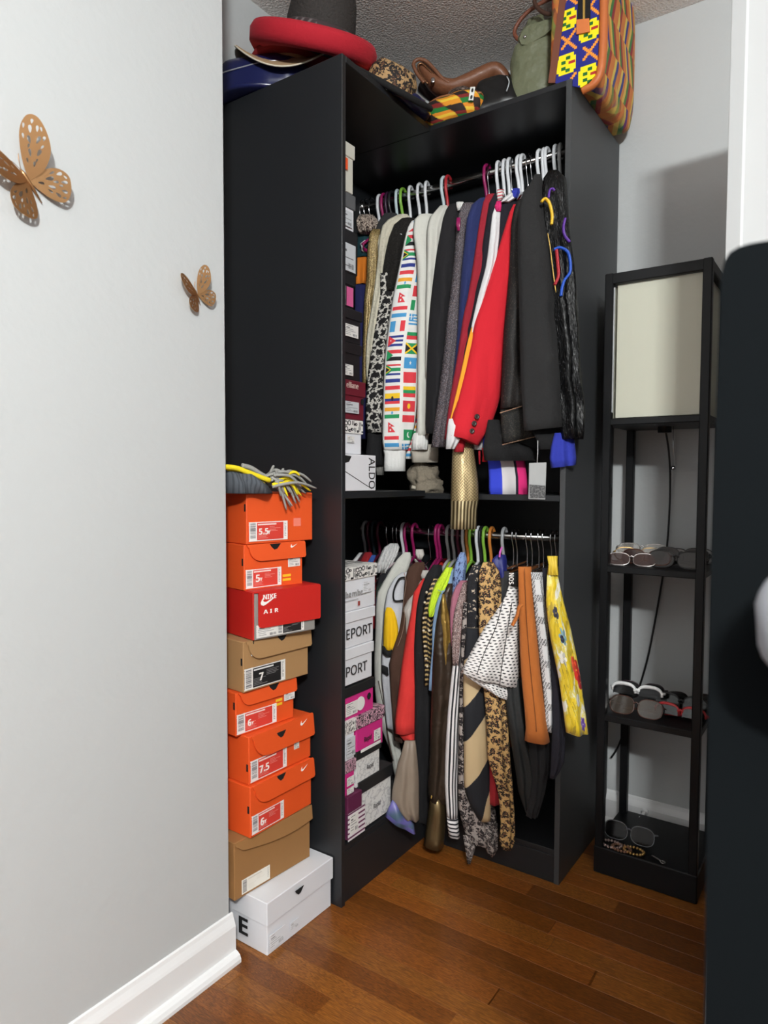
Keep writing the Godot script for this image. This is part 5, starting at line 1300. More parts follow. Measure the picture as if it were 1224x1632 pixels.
	drape(g, "front", fab.call("jersey_white", col(206, 208, 214)), [[0.0232, 0.4904, 0.0513, 0.4898], [-0.0007, 0.4714, 0.0554, 0.47], [-0.0204, 0.4367, 0.0556, 0.4345], [-0.0302, 0.3938, 0.0539, 0.3911], [-0.0359, 0.3194, 0.0442, 0.3163], [-0.0396, 0.2408, 0.0345, 0.2373], [-0.0393, 0.1617, 0.0248, 0.1583], [-0.031, 0.0819, 0.0212, 0.0787], [-0.0227, 0.0017, 0.0175, -0.0011]], 0.022)
	drape(g, "yellow_panel", fab.call("jersey_yellow", col(246, 196, 18)), [[-0.0262, 0.3839, -0.0043, 0.3832], [-0.0321, 0.3684, 0.0038, 0.3672], [-0.0359, 0.3194, 0.014, 0.3175], [-0.0368, 0.29, 0.0122, 0.2879], [-0.0367, 0.2663, 0.0072, 0.2644], [-0.0357, 0.2564, 0.0043, 0.2467]], 0.022, {"dz": 0.01})
	drape(g, "stripe", fab.call("jersey_black", col(18, 18, 20)), [[-0.0397, 0.2664, 0.0063, 0.2466], [-0.0396, 0.2408, 0.0024, 0.225]], 0.023, {"dz": 0.012, "straight": true})
	drape(g, "stripe", M("jersey_black"), [[-0.0414, 0.2054, -0.0115, 0.194], [-0.0414, 0.1816, -0.0134, 0.1703]], 0.022, {"dz": 0.012, "straight": true})
	lace(g, "neck_binding", M("jersey_black"), [Vector3(0.0287, 0.4785, 0.028), Vector3(0.011, 0.4751, 0.028), Vector3(-0.0027, 0.4522, 0.028), Vector3(-0.0085, 0.4292, 0.028), Vector3(-0.0065, 0.4097, 0.028), Vector3(0.0054, 0.4055, 0.028), Vector3(0.0291, 0.4086, 0.028)], 0.0045)
	g = thing("suede_vest", "brown suede vest between the yellow panelled jersey and the coral dress", "vest", Vector3(-1.1399, 0.2773, -1.755), 0.8029, G)
	drape(g, "front", fab.call("brown_suede", col(78, 52, 40)), [[0.0387, 0.5535, 0.0665, 0.553], [0.019, 0.5385, 0.0706, 0.5374], [0.0054, 0.4982, 0.0669, 0.4967], [-0.0001, 0.421, 0.0594, 0.419], [-0.0116, 0.3438, 0.0519, 0.3412], [-0.0349, 0.2767, 0.0403, 0.2732], [-0.0427, 0.2421, 0.0286, 0.2385], [-0.0384, 0.1599, 0.0171, 0.1567], [-0.0259, 0.002, 0.0139, -0.0009]], 0.024)
	lace(g, "edge_piping", fab.call("tan_piping", col(150, 124, 108)), [Vector3(-0.0032, 0.5254, 0.028), Vector3(0.0028, 0.4929, 0.028), Vector3(-0.0047, 0.4358, 0.028), Vector3(-0.0006, 0.3878, 0.028), Vector3(-0.0081, 0.3401, 0.028), Vector3(-0.0216, 0.3023, 0.028)], 0.0016)
	g = thing("print_blouse", "white and floral collared blouse tucked behind the coral dress", "blouse", Vector3(-1.1032, 0.6119, -1.775), 0.8203, G)
	drape(g, "shoulder", fab.call("white_print", col(198, 194, 188)), [[0.0277, 0.1773, 0.0517, 0.1766], [0.0079, 0.1585, 0.0518, 0.1572], [-0.0157, 0.1264, 0.04, 0.1246], [-0.0313, 0.098, 0.0242, 0.0961], [-0.043, 0.0753, 0.0084, 0.0734], [-0.035, 0.05, 0.0006, 0.0485], [-0.0348, 0.0016, -0.015, 0.0007]], 0.022)
	drape(g, "collar", M("white_print"), [[0.0156, 0.1969, 0.0355, 0.1964], [0.0098, 0.1816, 0.0336, 0.181], [0.0118, 0.17, 0.0238, 0.1697]], 0.014, {"dz": 0.012})
	drape(g, "collar", M("white_print"), [[-0.0006, 0.2588, 0.0232, 0.2584], [-0.0025, 0.2435, 0.0273, 0.2429], [0.0055, 0.2279, 0.0194, 0.2276]], 0.014, {"dz": -0.01})
	g = thing("coral_dress", "coral red dress with a rounded layered hem", "dress", Vector3(-1.1004, 0.263, -1.73), 0.8203, G)
	var coral: Material = fab.call("coral_cloth", col(226, 56, 52), {"depth": 0.02})
	drape(g, "front", coral, [[0.0415, 0.5236, 0.0651, 0.523], [0.028, 0.505, 0.0692, 0.5038], [0.0125, 0.4808, 0.0615, 0.4792], [0.0051, 0.4241, 0.0501, 0.4224], [-0.0063, 0.3675, 0.0465, 0.3651], [-0.0233, 0.2634, 0.0433, 0.2597], [-0.0345, 0.1684, 0.04, 0.1636], [-0.0438, 0.0923, 0.0405, 0.0861], [-0.0456, 0.0578, 0.0406, 0.059]], 0.024, {"folds": 0.9, "famp": 0.14})
	drape(g, "underlayer", coral, [[-0.0341, 0.0916, 0.0405, 0.0861], [-0.03, 0.0489, 0.0407, 0.0434], [-0.0182, 0.0326, 0.0409, 0.0162], [-0.0064, 0.0239, 0.041, -0.0052]], 0.02, {"dz": -0.008})
	body(g, coral, -1.1312, 0.82, 0.4)
	g = thing("iridescent_skirt", "taupe skirt with a shimmering blue and purple hem, low beside the marbled boxes", "skirt", Vector3(-1.0108, 0.1019, -1.57), 0.7679, G)
	drape(g, "cloth", M("taupe_satin", col(132, 118, 104), 0.45, {"sheen": 0.4}), [[-0.0006, 0.2627, 0.0295, 0.261], [-0.0076, 0.2349, 0.0332, 0.2324], [-0.0197, 0.2022, 0.0369, 0.1985], [-0.0301, 0.1499, 0.0408, 0.1449], [-0.0369, 0.0972, 0.0412, 0.0915], [-0.0084, 0.0507, 0.0415, 0.036]], 0.022, {"folds": 2.0})
	drape(g, "hem", M("blue_shimmer", Color.WHITE, 0.4, {"tex": paint(64, 64, func(x, yy): return col(70, 92, 110).lerp(col(104, 98, 168), 0.5 + 0.5 * sin(x * 0.13 + yy * 0.05)))}), [[-0.0334, 0.1023, -0.0085, 0.0685], [-0.0474, 0.075, 0.0273, 0.0264], [-0.0561, 0.0544, 0.031, -0.0025]], 0.018, {"dz": 0.003})
	g = thing("black_dress", "plain black dress hanging to the right of the coral dress", "dress", Vector3(-1.0557, 0.0576, -1.73), 0.8378, G)
	drape(g, "front", fab.call("black_jersey", col(20, 20, 23)), [[0.0327, 0.7742, 0.0601, 0.7735], [0.0135, 0.7466, 0.0642, 0.7452], [-0.0056, 0.7005, 0.0528, 0.6985], [-0.0168, 0.6448, 0.0415, 0.6424], [-0.0239, 0.5325, 0.0306, 0.5296], [-0.0212, 0.4002, 0.0355, 0.3963], [-0.02, 0.2099, 0.0409, 0.2044], [-0.0149, 0.002, 0.0424, -0.0045]], 0.024)
	g = thing("beaded_top", "black and gold beaded fringe top with pearls beside the neon top", "top", Vector3(-1.0279, 0.4793, -1.718), 0.8378, G)
	drape(g, "front", M("bead_fringe", Color.WHITE, 0.6, {"tex": paint(96, 256, func(x, yy): return col(206, 178, 120) if sin(yy * 0.55 + sin(x * 0.09) * 2.0) > 0.2 and x % 24 > 3 else col(28, 24, 22))}), [[0.0143, 0.3156, 0.0375, 0.3149], [0.003, 0.2919, 0.0376, 0.2908], [-0.0101, 0.2462, 0.0303, 0.2447], [-0.0194, 0.2003, 0.0229, 0.1985], [-0.019, 0.154, 0.0155, 0.1523], [-0.0149, 0.098, 0.0121, 0.0966], [-0.0107, 0.0512, 0.0105, 0.0499], [-0.0104, 0.0008, 0.0051, -0.0003]], 0.022)
	var pearl := M("pearl", col(232, 218, 190), 0.25, {"metal": 0.2})
	for q in [Vector3(-0.0125, 0.2801, 0.026), Vector3(-0.018, 0.2511, 0.026), Vector3(-0.0214, 0.2056, 0.026), Vector3(-0.0212, 0.169, 0.026), Vector3(-0.0041, 0.1682, 0.026), Vector3(-0.0171, 0.123, 0.026), Vector3(-0.0131, 0.086, 0.026), Vector3(-0.0091, 0.0637, 0.026)]:
		part(g, "pearl", lathe([Vector2(0.0004, -0.004), Vector2(0.003, -0.0027), Vector2(0.0042, 0), Vector2(0.003, 0.0027), Vector2(0.0004, 0.004)], 10), pearl, q)
	g = thing("neon_top", "neon yellow green lace top", "top", Vector3(-0.9839, 0.6879, -1.706), 0.8378, G)
	drape(g, "shoulder", fab.call("neon_lace", col(200, 232, 50), {"depth": 0.25}), [[0.0222, 0.1447, 0.0412, 0.1442], [0.0072, 0.127, 0.0414, 0.126], [-0.0115, 0.0986, 0.0302, 0.0972], [-0.0226, 0.0718, 0.019, 0.0703], [-0.0299, 0.0449, 0.0041, 0.0436], [-0.0335, 0.0233, -0.0071, 0.0222], [-0.0315, 0.0032, -0.0183, 0.0026]], 0.022, {"folds": 3.0})
	body(g, fab.call("neon_cloth", col(190, 222, 60)), -1.0889, 0.82, 0.6)
	g = thing("denim_shirt", "light blue denim dress on the right of the neon top", "dress", Vector3(-0.9783, 0.4783, -1.698), 0.8378, G)
	var den: Material = fab.call("denim_blue", col(128, 156, 190))
	drape(g, "front", den, [[0.0402, 0.3514, 0.0592, 0.3509], [0.0253, 0.3265, 0.0594, 0.3255], [0.0104, 0.2998, 0.0521, 0.2985], [-0.0045, 0.2732, 0.0409, 0.2716], [-0.0136, 0.2374, 0.026, 0.2358], [-0.0207, 0.1835, 0.0113, 0.182], [-0.022, 0.1109, 0.0043, 0.1095], [-0.0273, 0.0567, -0.0066, 0.0554], [-0.0307, 0.0022, -0.0175, 0.0013]], 0.024)
	lace(g, "seam", den, [Vector3(-0.013, 0.2957, 0.026), Vector3(0.0019, 0.2881, 0.026), Vector3(0.0092, 0.2985, 0.026)], 0.0016)
	g = thing("blue_print_blouse", "blue blouse with a dark leaf print under the grey hangers", "blouse", Vector3(-0.9216, 0.7375, -1.71), 0.8029, G)
	drape(g, "collar", M("blue_leaf_print", Color.WHITE, 0.9, {"tex": blotches(col(128, 152, 196), col(40, 46, 84), 21, 0.06, 0.34, 128, 128)}), [[0.0034, 0.1426, 0.0163, 0.1423], [-0.0075, 0.125, 0.022, 0.1244], [-0.0147, 0.1003, 0.0223, 0.0995], [-0.0182, 0.079, 0.0188, 0.0781], [-0.0212, 0.0007, 0.0158, -0.0005]], 0.02)
	g = thing("leather_coat", "shiny dark bronze coat with gold highlights and a metallic cuff", "coat", Vector3(-0.9643, 0.033, -1.684), 0.8378, G)
	drape(g, "sleeve", M("bronze_leather", col(58, 46, 36), 0.38, {"bump": noise_tex(44, 0.04, 128), "depth": 0.4, "tri": 4.0, "metal": 0.25, "sheen": 0.2}), [[0.0197, 0.7569, 0.0497, 0.7559], [0.005, 0.7305, 0.05, 0.7289], [-0.0059, 0.6951, 0.0465, 0.693], [-0.0166, 0.6328, 0.0433, 0.63], [-0.0234, 0.5433, 0.0404, 0.5396], [-0.0265, 0.4533, 0.0374, 0.4489], [-0.0294, 0.3448, 0.0346, 0.3396], [-0.0324, 0.2357, 0.0279, 0.23], [-0.0356, 0.1592, 0.0229, 0.1532], [-0.0317, 0.1332, 0.0193, 0.1277]], 0.028)
	drape(g, "gold_sheen_panel", M("gold_leather", col(164, 132, 66), 0.32, {"metal": 0.6, "bump": noise_tex(45, 0.08, 128), "depth": 0.3, "tri": 4.0}), [[-0.0006, 0.7289, 0.0068, 0.7287], [-0.0022, 0.695, 0.0146, 0.6943], [-0.0056, 0.6503, 0.0262, 0.6488], [-0.0034, 0.6142, 0.0284, 0.6127], [-0.0027, 0.5241, 0.0254, 0.5224], [0.0074, 0.4328, 0.0262, 0.4315]], 0.024, {"dz": 0.01})
	drape(g, "cuff", M("metal_cuff", col(118, 100, 70), 0.3, {"metal": 0.8}), [[-0.028, 0.1474, 0.0154, 0.1429], [-0.0317, 0.135, 0.0193, 0.1296], [-0.037, 0.0897, 0.0178, 0.0835], [-0.0441, 0.0353, 0.0144, 0.0283], [-0.0495, 0.0065, 0.0109, -0.0009]], 0.03, {"folds": 0.6, "famp": 0.05, "dz": 0.004})
	lace(g, "cuff_button", M("gold_trim"), [Vector3(-0.035, 0.1638, 0.034), Vector3(-0.0368, 0.1567, 0.034)], 0.003)
	body(g, M("black_jersey"), -1.0317, 0.82, 0.3)
	g = thing("mauve_top", "dusty mauve pink top under the white hanger with bare shoulders", "top", Vector3(-0.9125, 0.6176, -1.688), 0.8378, G)
	drape(g, "sleeve", fab.call("mauve_cloth", col(166, 104, 122)), [[0.0067, 0.1857, 0.0271, 0.1851], [-0.008, 0.1685, 0.0291, 0.1673], [-0.0188, 0.1425, 0.0219, 0.141], [-0.024, 0.1074, 0.0111, 0.106], [-0.0237, 0.0721, 0.0003, 0.071], [-0.0215, 0.0278, -0.0067, 0.027], [-0.0194, 0.0011, -0.0101, 0.0006]], 0.022)
	g = thing("dotted_blouse", "pink and brown speckled blouse beside the mauve top", "blouse", Vector3(-0.8999, 0.568, -1.68), 0.8378, G)
	drape(g, "sleeve", M("speckle_print", Color.WHITE, 0.9, {"tex": glitter(col(196, 164, 160), [col(110, 80, 74), col(60, 44, 44), col(226, 214, 210)], 0.55, 15, 64, 128)}), [[0.0063, 0.2321, 0.0248, 0.2316], [-0.0062, 0.194, 0.0215, 0.193], [-0.0186, 0.1507, 0.0145, 0.1494], [-0.0237, 0.1071, 0.0075, 0.1056], [-0.0251, 0.0544, 0.0007, 0.0531], [-0.0228, 0.0014, -0.0025, 0.0002]], 0.02)
	g = thing("striped_shirt", "white shirt with thin black stripes and a ringed cuff", "shirt", Vector3(-0.9149, 0.0774, -1.668), 0.8378, G)
	var pin := M("pin_stripes", Color.WHITE, 0.85, {"tex": stripes_along([col(234, 230, 230), col(24, 24, 32), col(234, 230, 230), col(24, 24, 32), col(234, 230, 230), col(24, 24, 32), col(234, 230, 230), col(24, 24, 32), col(234, 230, 230)], [0.14, 0.24, 0.38, 0.48, 0.62, 0.71, 0.84, 0.92], 256, 8)})
	drape(g, "sleeve", pin, [[0.0264, 0.7188, 0.0375, 0.7184], [0.0212, 0.6838, 0.0397, 0.6832], [0.016, 0.6489, 0.0382, 0.648], [0.011, 0.5963, 0.0369, 0.5951], [0.0024, 0.5262, 0.0338, 0.5244], [-0.0062, 0.456, 0.029, 0.4537], [-0.0146, 0.3679, 0.0242, 0.365], [-0.021, 0.2544, 0.0197, 0.2508], [-0.022, 0.1543, 0.017, 0.1504], [-0.0157, 0.0601, 0.0178, 0.0563]], 0.022, {"folds": 1.0, "famp": 0.1, "fit": true})
	drape(g, "cuff", M("cuff_rings", Color.WHITE, 0.85, {"tex": paint(8, 64, func(_x, yy): return col(28, 28, 36) if yy % 11 < 4 else col(230, 226, 226))}), [[-0.0158, 0.0673, 0.0178, 0.0636], [-0.0136, 0.0364, 0.0199, 0.0325], [-0.0096, 0.0034, 0.024, -0.0006]], 0.02, {"famp": 0.08})
	body(g, fab.call("stripe_white", Color.WHITE), -0.983, 0.82, 0.35)
	g = thing("leopard_scarf", "grey and black leopard print chiffon dress with a drooping frilled hem", "dress", Vector3(-0.856, 0.0187, -1.672), 0.8029, G)
	var gl := M("grey_leopard", Color.WHITE, 0.85, {"tex": spots(col(176, 166, 160), col(36, 30, 32), col(112, 100, 96), 31, 0.034, 192, 384)})
	drape(g, "panel", gl, [[-0.03, 0.7323, -0.005, 0.7315], [-0.0329, 0.6635, -0.0043, 0.6624], [-0.037, 0.5252, -0.0065, 0.5236], [-0.0393, 0.386, -0.0051, 0.3836], [-0.0398, 0.2456, 0.0146, 0.2411], [-0.0372, 0.1571, 0.0706, 0.1471], [-0.0278, 0.1208, 0.0747, 0.1108], [-0.0166, 0.0841, 0.0715, 0.0752], [-0.0127, 0.0588, 0.0718, 0.0501]], 0.018, {"folds": 2.5, "iso": 2.0})
	drape(g, "frill", gl, [[-0.0257, 0.085, 0.0162, 0.0808], [-0.0199, 0.0524, 0.0111, 0.0492], [-0.016, 0.027, 0.004, 0.0249], [-0.0122, 0.0034, -0.003, 0.0024]], 0.018, {"folds": 2.0, "dz": 0.004, "iso": 2.0})
	drape(g, "frill", gl, [[0.0122, 0.1169, 0.0747, 0.1108], [0.0254, 0.0799, 0.077, 0.0747], [0.0386, 0.0463, 0.0756, 0.0425], [0.0481, 0.0202, 0.0648, 0.0184]], 0.018, {"folds": 2.0, "dz": 0.006, "iso": 2.0})
	g = thing("floral_dress", "black dress with beige and grey flowers behind the knit skirt", "dress", Vector3(-0.852, 0.4753, -1.662), 0.8378, G)
	drape(g, "front", M("dark_floral", Color.WHITE, 0.9, {"tex": spots(col(30, 30, 34), col(34, 34, 40), col(196, 180, 158), 51, 0.022, 128, 256)}), [[-0.0014, 0.3793, 0.0275, 0.3786], [-0.0156, 0.3541, 0.0314, 0.3528], [-0.0186, 0.303, 0.032, 0.3012], [-0.018, 0.2345, 0.0291, 0.2324], [-0.019, 0.1572, 0.0264, 0.1547], [-0.0199, 0.0709, 0.0237, 0.0681], [-0.0193, 0.0016, 0.0244, -0.0016]], 0.02, {"iso": 2.0})
	g = thing("banded_dress", "black dress with wide diagonal beige bands", "dress", Vector3(-0.8348, 0.1556, -1.658), 0.8029, G)
	var bands := M("diagonal_bands", Color.WHITE, 0.85, {"tex": paint(96, 512, func(x, yy):
		var p: float = fposmod(yy + x * 0.72 + 4.0, 147.0)
		return col(200, 176, 136) if p > 62.0 else col(26, 27, 33))})
	drape(g, "front", bands, [[-0.0334, 0.5318, 0.0324, 0.5292], [-0.038, 0.4637, 0.035, 0.4603], [-0.0407, 0.3731, 0.036, 0.3688], [-0.0389, 0.275, 0.0372, 0.2699], [-0.0371, 0.1884, 0.0382, 0.1826], [-0.0345, 0.0943, 0.0411, 0.0878], [-0.0197, 0.0476, 0.0416, 0.042], [0.0059, -0.0003, 0.0421, -0.0038]], 0.024, {"folds": 0.8, "famp": 0.1, "vlen": 0.78})
	g = thing("leopard_dress", "tan leopard print dress right of the dress with diagonal bands", "dress", Vector3(-0.777, 0.0919, -1.652), 0.8203, G)
	var tl := M("tan_leopard", Color.WHITE, 0.85, {"tex": spots(col(210, 170, 110), col(34, 24, 20), col(126, 82, 52), 61, 0.028, 192, 512, 0.4)})
	drape(g, "front", tl, [[-0.0399, 0.7768, -0.012, 0.7762], [-0.05, 0.754, 0.0059, 0.7525], [-0.051, 0.6878, 0.0137, 0.6857], [-0.0501, 0.6048, 0.0113, 0.6021], [-0.0438, 0.5043, 0.0161, 0.501], [-0.0324, 0.4197, 0.0278, 0.4157], [-0.0263, 0.3517, 0.0341, 0.3473], [-0.0199, 0.2494, 0.0426, 0.2441], [0.0078, 0.1615, 0.0509, 0.1574], [0.0178, 0.0745, 0.0575, 0.0703], [0.0149, 0.023, 0.0564, 0.0184], [0.0224, -0.0003, 0.0477, -0.0032]], 0.024, {"folds": 2.0, "iso": 2.667})
	g = thing("red_dress", "dark red hem between the diagonal bands and the tan leopard print", "dress", Vector3(-0.7927, 0.1987, -1.69), 0.8029, G)
	drape(g, "hem", fab.call("dark_red_cloth", Color.WHITE), [[-0.0264, 0.1785, 0.0132, 0.1756], [-0.0221, 0.1086, 0.0177, 0.1054], [-0.019, 0.0018, 0.0226, 0.0015]], 0.016)
	g = thing("blue_wrap_top", "navy and blue satin top with a pink ribbon at the grey hanger", "top", Vector3(-0.7843, 0.7225, -1.68), 0.8029, G)
	drape(g, "front", fab.call("blue_satin", col(34, 40, 112), {"rough": 0.5}), [[-0.0074, 0.1624, 0.0174, 0.1619], [-0.0214, 0.1492, 0.0211, 0.1484], [-0.0211, 0.1273, 0.0214, 0.1264], [-0.0125, 0.0005, 0.0195, -0.0006]], 0.02)
	lace(g, "ribbon", fab.call("orchid_ribbon", col(206, 96, 190)), [Vector3(-0.0036, 0.185, 0.026), Vector3(-0.0086, 0.1719, 0.026), Vector3(-0.0102, 0.1586, 0.026)], 0.004)
	g = thing("grey_red_top", "dark grey and red cloth hanging just left of the knit skirt", "top", Vector3(-0.7715, 0.6751, -1.67), 0.8029, G)
	drape(g, "front", fab.call("charcoal_cloth", Color.WHITE), [[-0.0006, 0.168, 0.0205, 0.1675], [-0.0073, 0.1431, 0.0244, 0.1423], [-0.0174, 0.1015, 0.0214, 0.1003], [-0.0267, 0.0012, 0.0121, -0.0004]], 0.018)
	drape(g, "stripe", fab.call("dark_red_cloth", Color.WHITE), [[-0.0123, 0.1215, -0.0018, 0.1212], [-0.0173, 0.0931, -0.0067, 0.0928], [-0.0239, 0.0598, -0.0133, 0.0595]], 0.014, {"dz": 0.01})
	g = thing("dark_dress", "long charcoal dress with a ragged hem under the knit skirt", "dress", Vector3(-0.7326, 0.2015, -1.66), 0.8029, G)
	drape(g, "front", fab.call("charcoal_satin", col(28, 31, 32), {"rough": 0.6}), [[-0.0236, 0.3654, 0.0324, 0.3624], [-0.0192, 0.2951, 0.0369, 0.2916], [-0.004, 0.1968, 0.0525, 0.1927], [0.0112, 0.1112, 0.0716, 0.1063], [0.019, 0.0597, 0.0617, 0.0559], [0.0338, 0.0158, 0.0552, 0.0138], [0.0412, -0.0037, 0.0519, -0.0047]], 0.022, {"folds": 2.5})
	g = thing("knit_skirt", "flared black and white patterned knit skirt with a lettered black waistband", "skirt", Vector3(-0.7646, 0.4979, -1.628), 0.7679, G)
	var kd := M("knit_pattern", Color.WHITE, 0.9, {"tex": knit_dots(), "scale": Vector3(0.85, 0.95, 1)})
	drape(g, "panel", kd, [[0.0323, 0.3168, 0.058, 0.3163], [0.0224, 0.2858, 0.0584, 0.2849], [-0.0043, 0.2437, 0.0607, 0.2419], [-0.0343, 0.2035, 0.0613, 0.2005], [-0.0708, 0.139, 0.0622, 0.134], [-0.0972, 0.0874, 0.0634, 0.0405]], 0.03, {"folds": 2.2, "famp": 0.22, "iso": 1.0})
	drape(g, "hem", kd, [[-0.0939, 0.0939, 0.0564, 0.0508], [-0.0786, 0.0735, 0.0499, 0.021], [-0.0428, 0.0487, 0.0467, -0.0006]], 0.02, {"dz": -0.006, "iso": 1.0})
	drape(g, "waistband", M("jersey_black"), [[0.037, 0.3463, 0.0593, 0.3459], [0.0355, 0.3299, 0.0595, 0.3294], [0.0323, 0.3119, 0.0597, 0.3113]], 0.016, {"dz": 0.008, "straight": true})
	text(g, "SON", 0.013, Vector3(0.0273, 0.3196, 0.028), M("ink_white"), 0.8, true, Vector3(0, 0, PI / 2))
	for q in [[Vector3(0.0038, 0.2807, 0.034), Vector3(-0.0153, 0.2102, 0.034), Vector3(-0.0446, 0.1466, 0.034), Vector3(-0.0639, 0.0907, 0.034)], [Vector3(0.0259, 0.2744, 0.038), Vector3(0.0136, 0.194, 0.038), Vector3(0.0012, 0.1134, 0.038), Vector3(-0.0048, 0.0552, 0.038)]]:
		lace(g, "pleat_edge", M("jersey_black"), q, 0.0014)
	g = thing("suede_skirt", "long orange suede skirt with a tied belt loop and a centre seam", "skirt", Vector3(-0.6725, 0.418, -1.628), 0.8029, G)
	var sue: Material = fab.call("orange_suede", col(176, 100, 40), {"sheen": 0.4})
	drape(g, "panel", sue, [[-0.0351, 0.4493, 0.0001, 0.4485], [-0.0345, 0.4065, 0.0025, 0.4056], [-0.0317, 0.3286, 0.0104, 0.3271], [-0.027, 0.2278, 0.0221, 0.2255], [-0.0208, 0.1505, 0.0319, 0.1475], [-0.0132, 0.0855, 0.0415, 0.082], [-0.0091, 0.0366, 0.0491, 0.0326], [-0.012, 0.0044, 0.0565, -0.0006]], 0.024, {"folds": 0.7, "famp": 0.1})
	lace(g, "seam", fab.call("suede_seam", col(120, 66, 26)), [Vector3(-0.0293, 0.4478, 0.026), Vector3(-0.0227, 0.3318, 0.026), Vector3(-0.0128, 0.2211, 0.026), Vector3(0.0025, 0.0931, 0.026), Vector3(0.0084, 0.0352, 0.026)], 0.0013)
	lace(g, "belt_loop", sue, [Vector3(-0.038, 0.3589, 0.034), Vector3(-0.0461, 0.3529, 0.034), Vector3(-0.0507, 0.3313, 0.034), Vector3(-0.0635, 0.3084, 0.034)], 0.007, 0.5)
	body(g, sue, -0.8189, 0.80, 0.3)
	g = thing("tweed_skirt", "black and white checked tweed skirt beside the orange suede one", "skirt", Vector3(-0.6489, 0.4455, -1.64), 0.8029, G)
	drape(g, "panel", M("tweed_check", Color.WHITE, 0.95, {"tex": tweed()}), [[-0.0301, 0.4081, 0.007, 0.4072], [-0.026, 0.3637, 0.011, 0.3626], [-0.0184, 0.3015, 0.0154, 0.3003], [-0.005, 0.2004, 0.0256, 0.1989], [0.0045, 0.1308, 0.0318, 0.1293], [0.0125, 0.0577, 0.033, 0.0564], [0.0134, 0.0009, 0.0357, -0.0007]], 0.022)
	g = thing("navy_skirt", "navy skirt between the tweed skirt and the yellow floral one", "skirt", Vector3(-0.6286, 0.3265, -1.65), 0.8029, G)
	drape(g, "panel", fab.call("midnight_cloth", Color.WHITE), [[-0.0247, 0.5385, -0.0012, 0.538], [-0.0205, 0.4831, 0.0099, 0.4822], [-0.0089, 0.3874, 0.0217, 0.3862], [0.0034, 0.2589, 0.0376, 0.2571], [0.0087, 0.1458, 0.043, 0.1435], [0.0069, 0.0454, 0.0413, 0.0427], [0.0042, 0, 0.0179, -0.0012]], 0.02)
	g = thing("floral_skirt", "yellow satin skirt with red, white and purple flowers", "skirt", Vector3(-0.5836, 0.4625, -1.62), 0.7679, G)
	var fs := M("floral_satin", Color.WHITE, 0.42, {"tex": floral(), "sheen": 0.2})
	drape(g, "panel", fs, [[-0.0447, 0.3941, -0.0173, 0.3936], [-0.0458, 0.3635, -0.0103, 0.3627], [-0.0469, 0.3298, -0.0017, 0.3286], [-0.0412, 0.2789, 0.0122, 0.2773], [-0.0324, 0.2308, 0.0245, 0.2288], [-0.0185, 0.1698, 0.0387, 0.1675], [-0.0097, 0.1306, 0.046, 0.1281], [-0.0006, 0.0755, 0.0552, 0.0727], [0.0105, 0.0012, 0.0666, -0.002]], 0.036, {"folds": 1.4, "famp": 0.3})
	drape(g, "waistband", M("yellow_satin", col(214, 184, 60), 0.45), [[-0.0454, 0.4384, -0.018, 0.438], [-0.0418, 0.4169, -0.0193, 0.4166], [-0.0446, 0.3925, -0.0157, 0.392]], 0.026, {"folds": 4.0, "famp": 0.3})
	g = thing("black_lace_garment", "black garment with a lacy ragged edge low at the right of the lower rail", "garment", Vector3(-0.6713, 0.196, -1.7), 0.8029, G)
	drape(g, "cloth", fab.call("black_jersey", Color.WHITE), [[-0.0489, 0.34, 0.032, 0.3353], [-0.0405, 0.2395, 0.0408, 0.2339], [-0.0325, 0.1719, 0.0312, 0.167], [-0.0275, 0.0705, 0.015, 0.0667], [-0.0371, 0.0037, -0.0053, 0.0007]], 0.02, {"folds": 3.0})

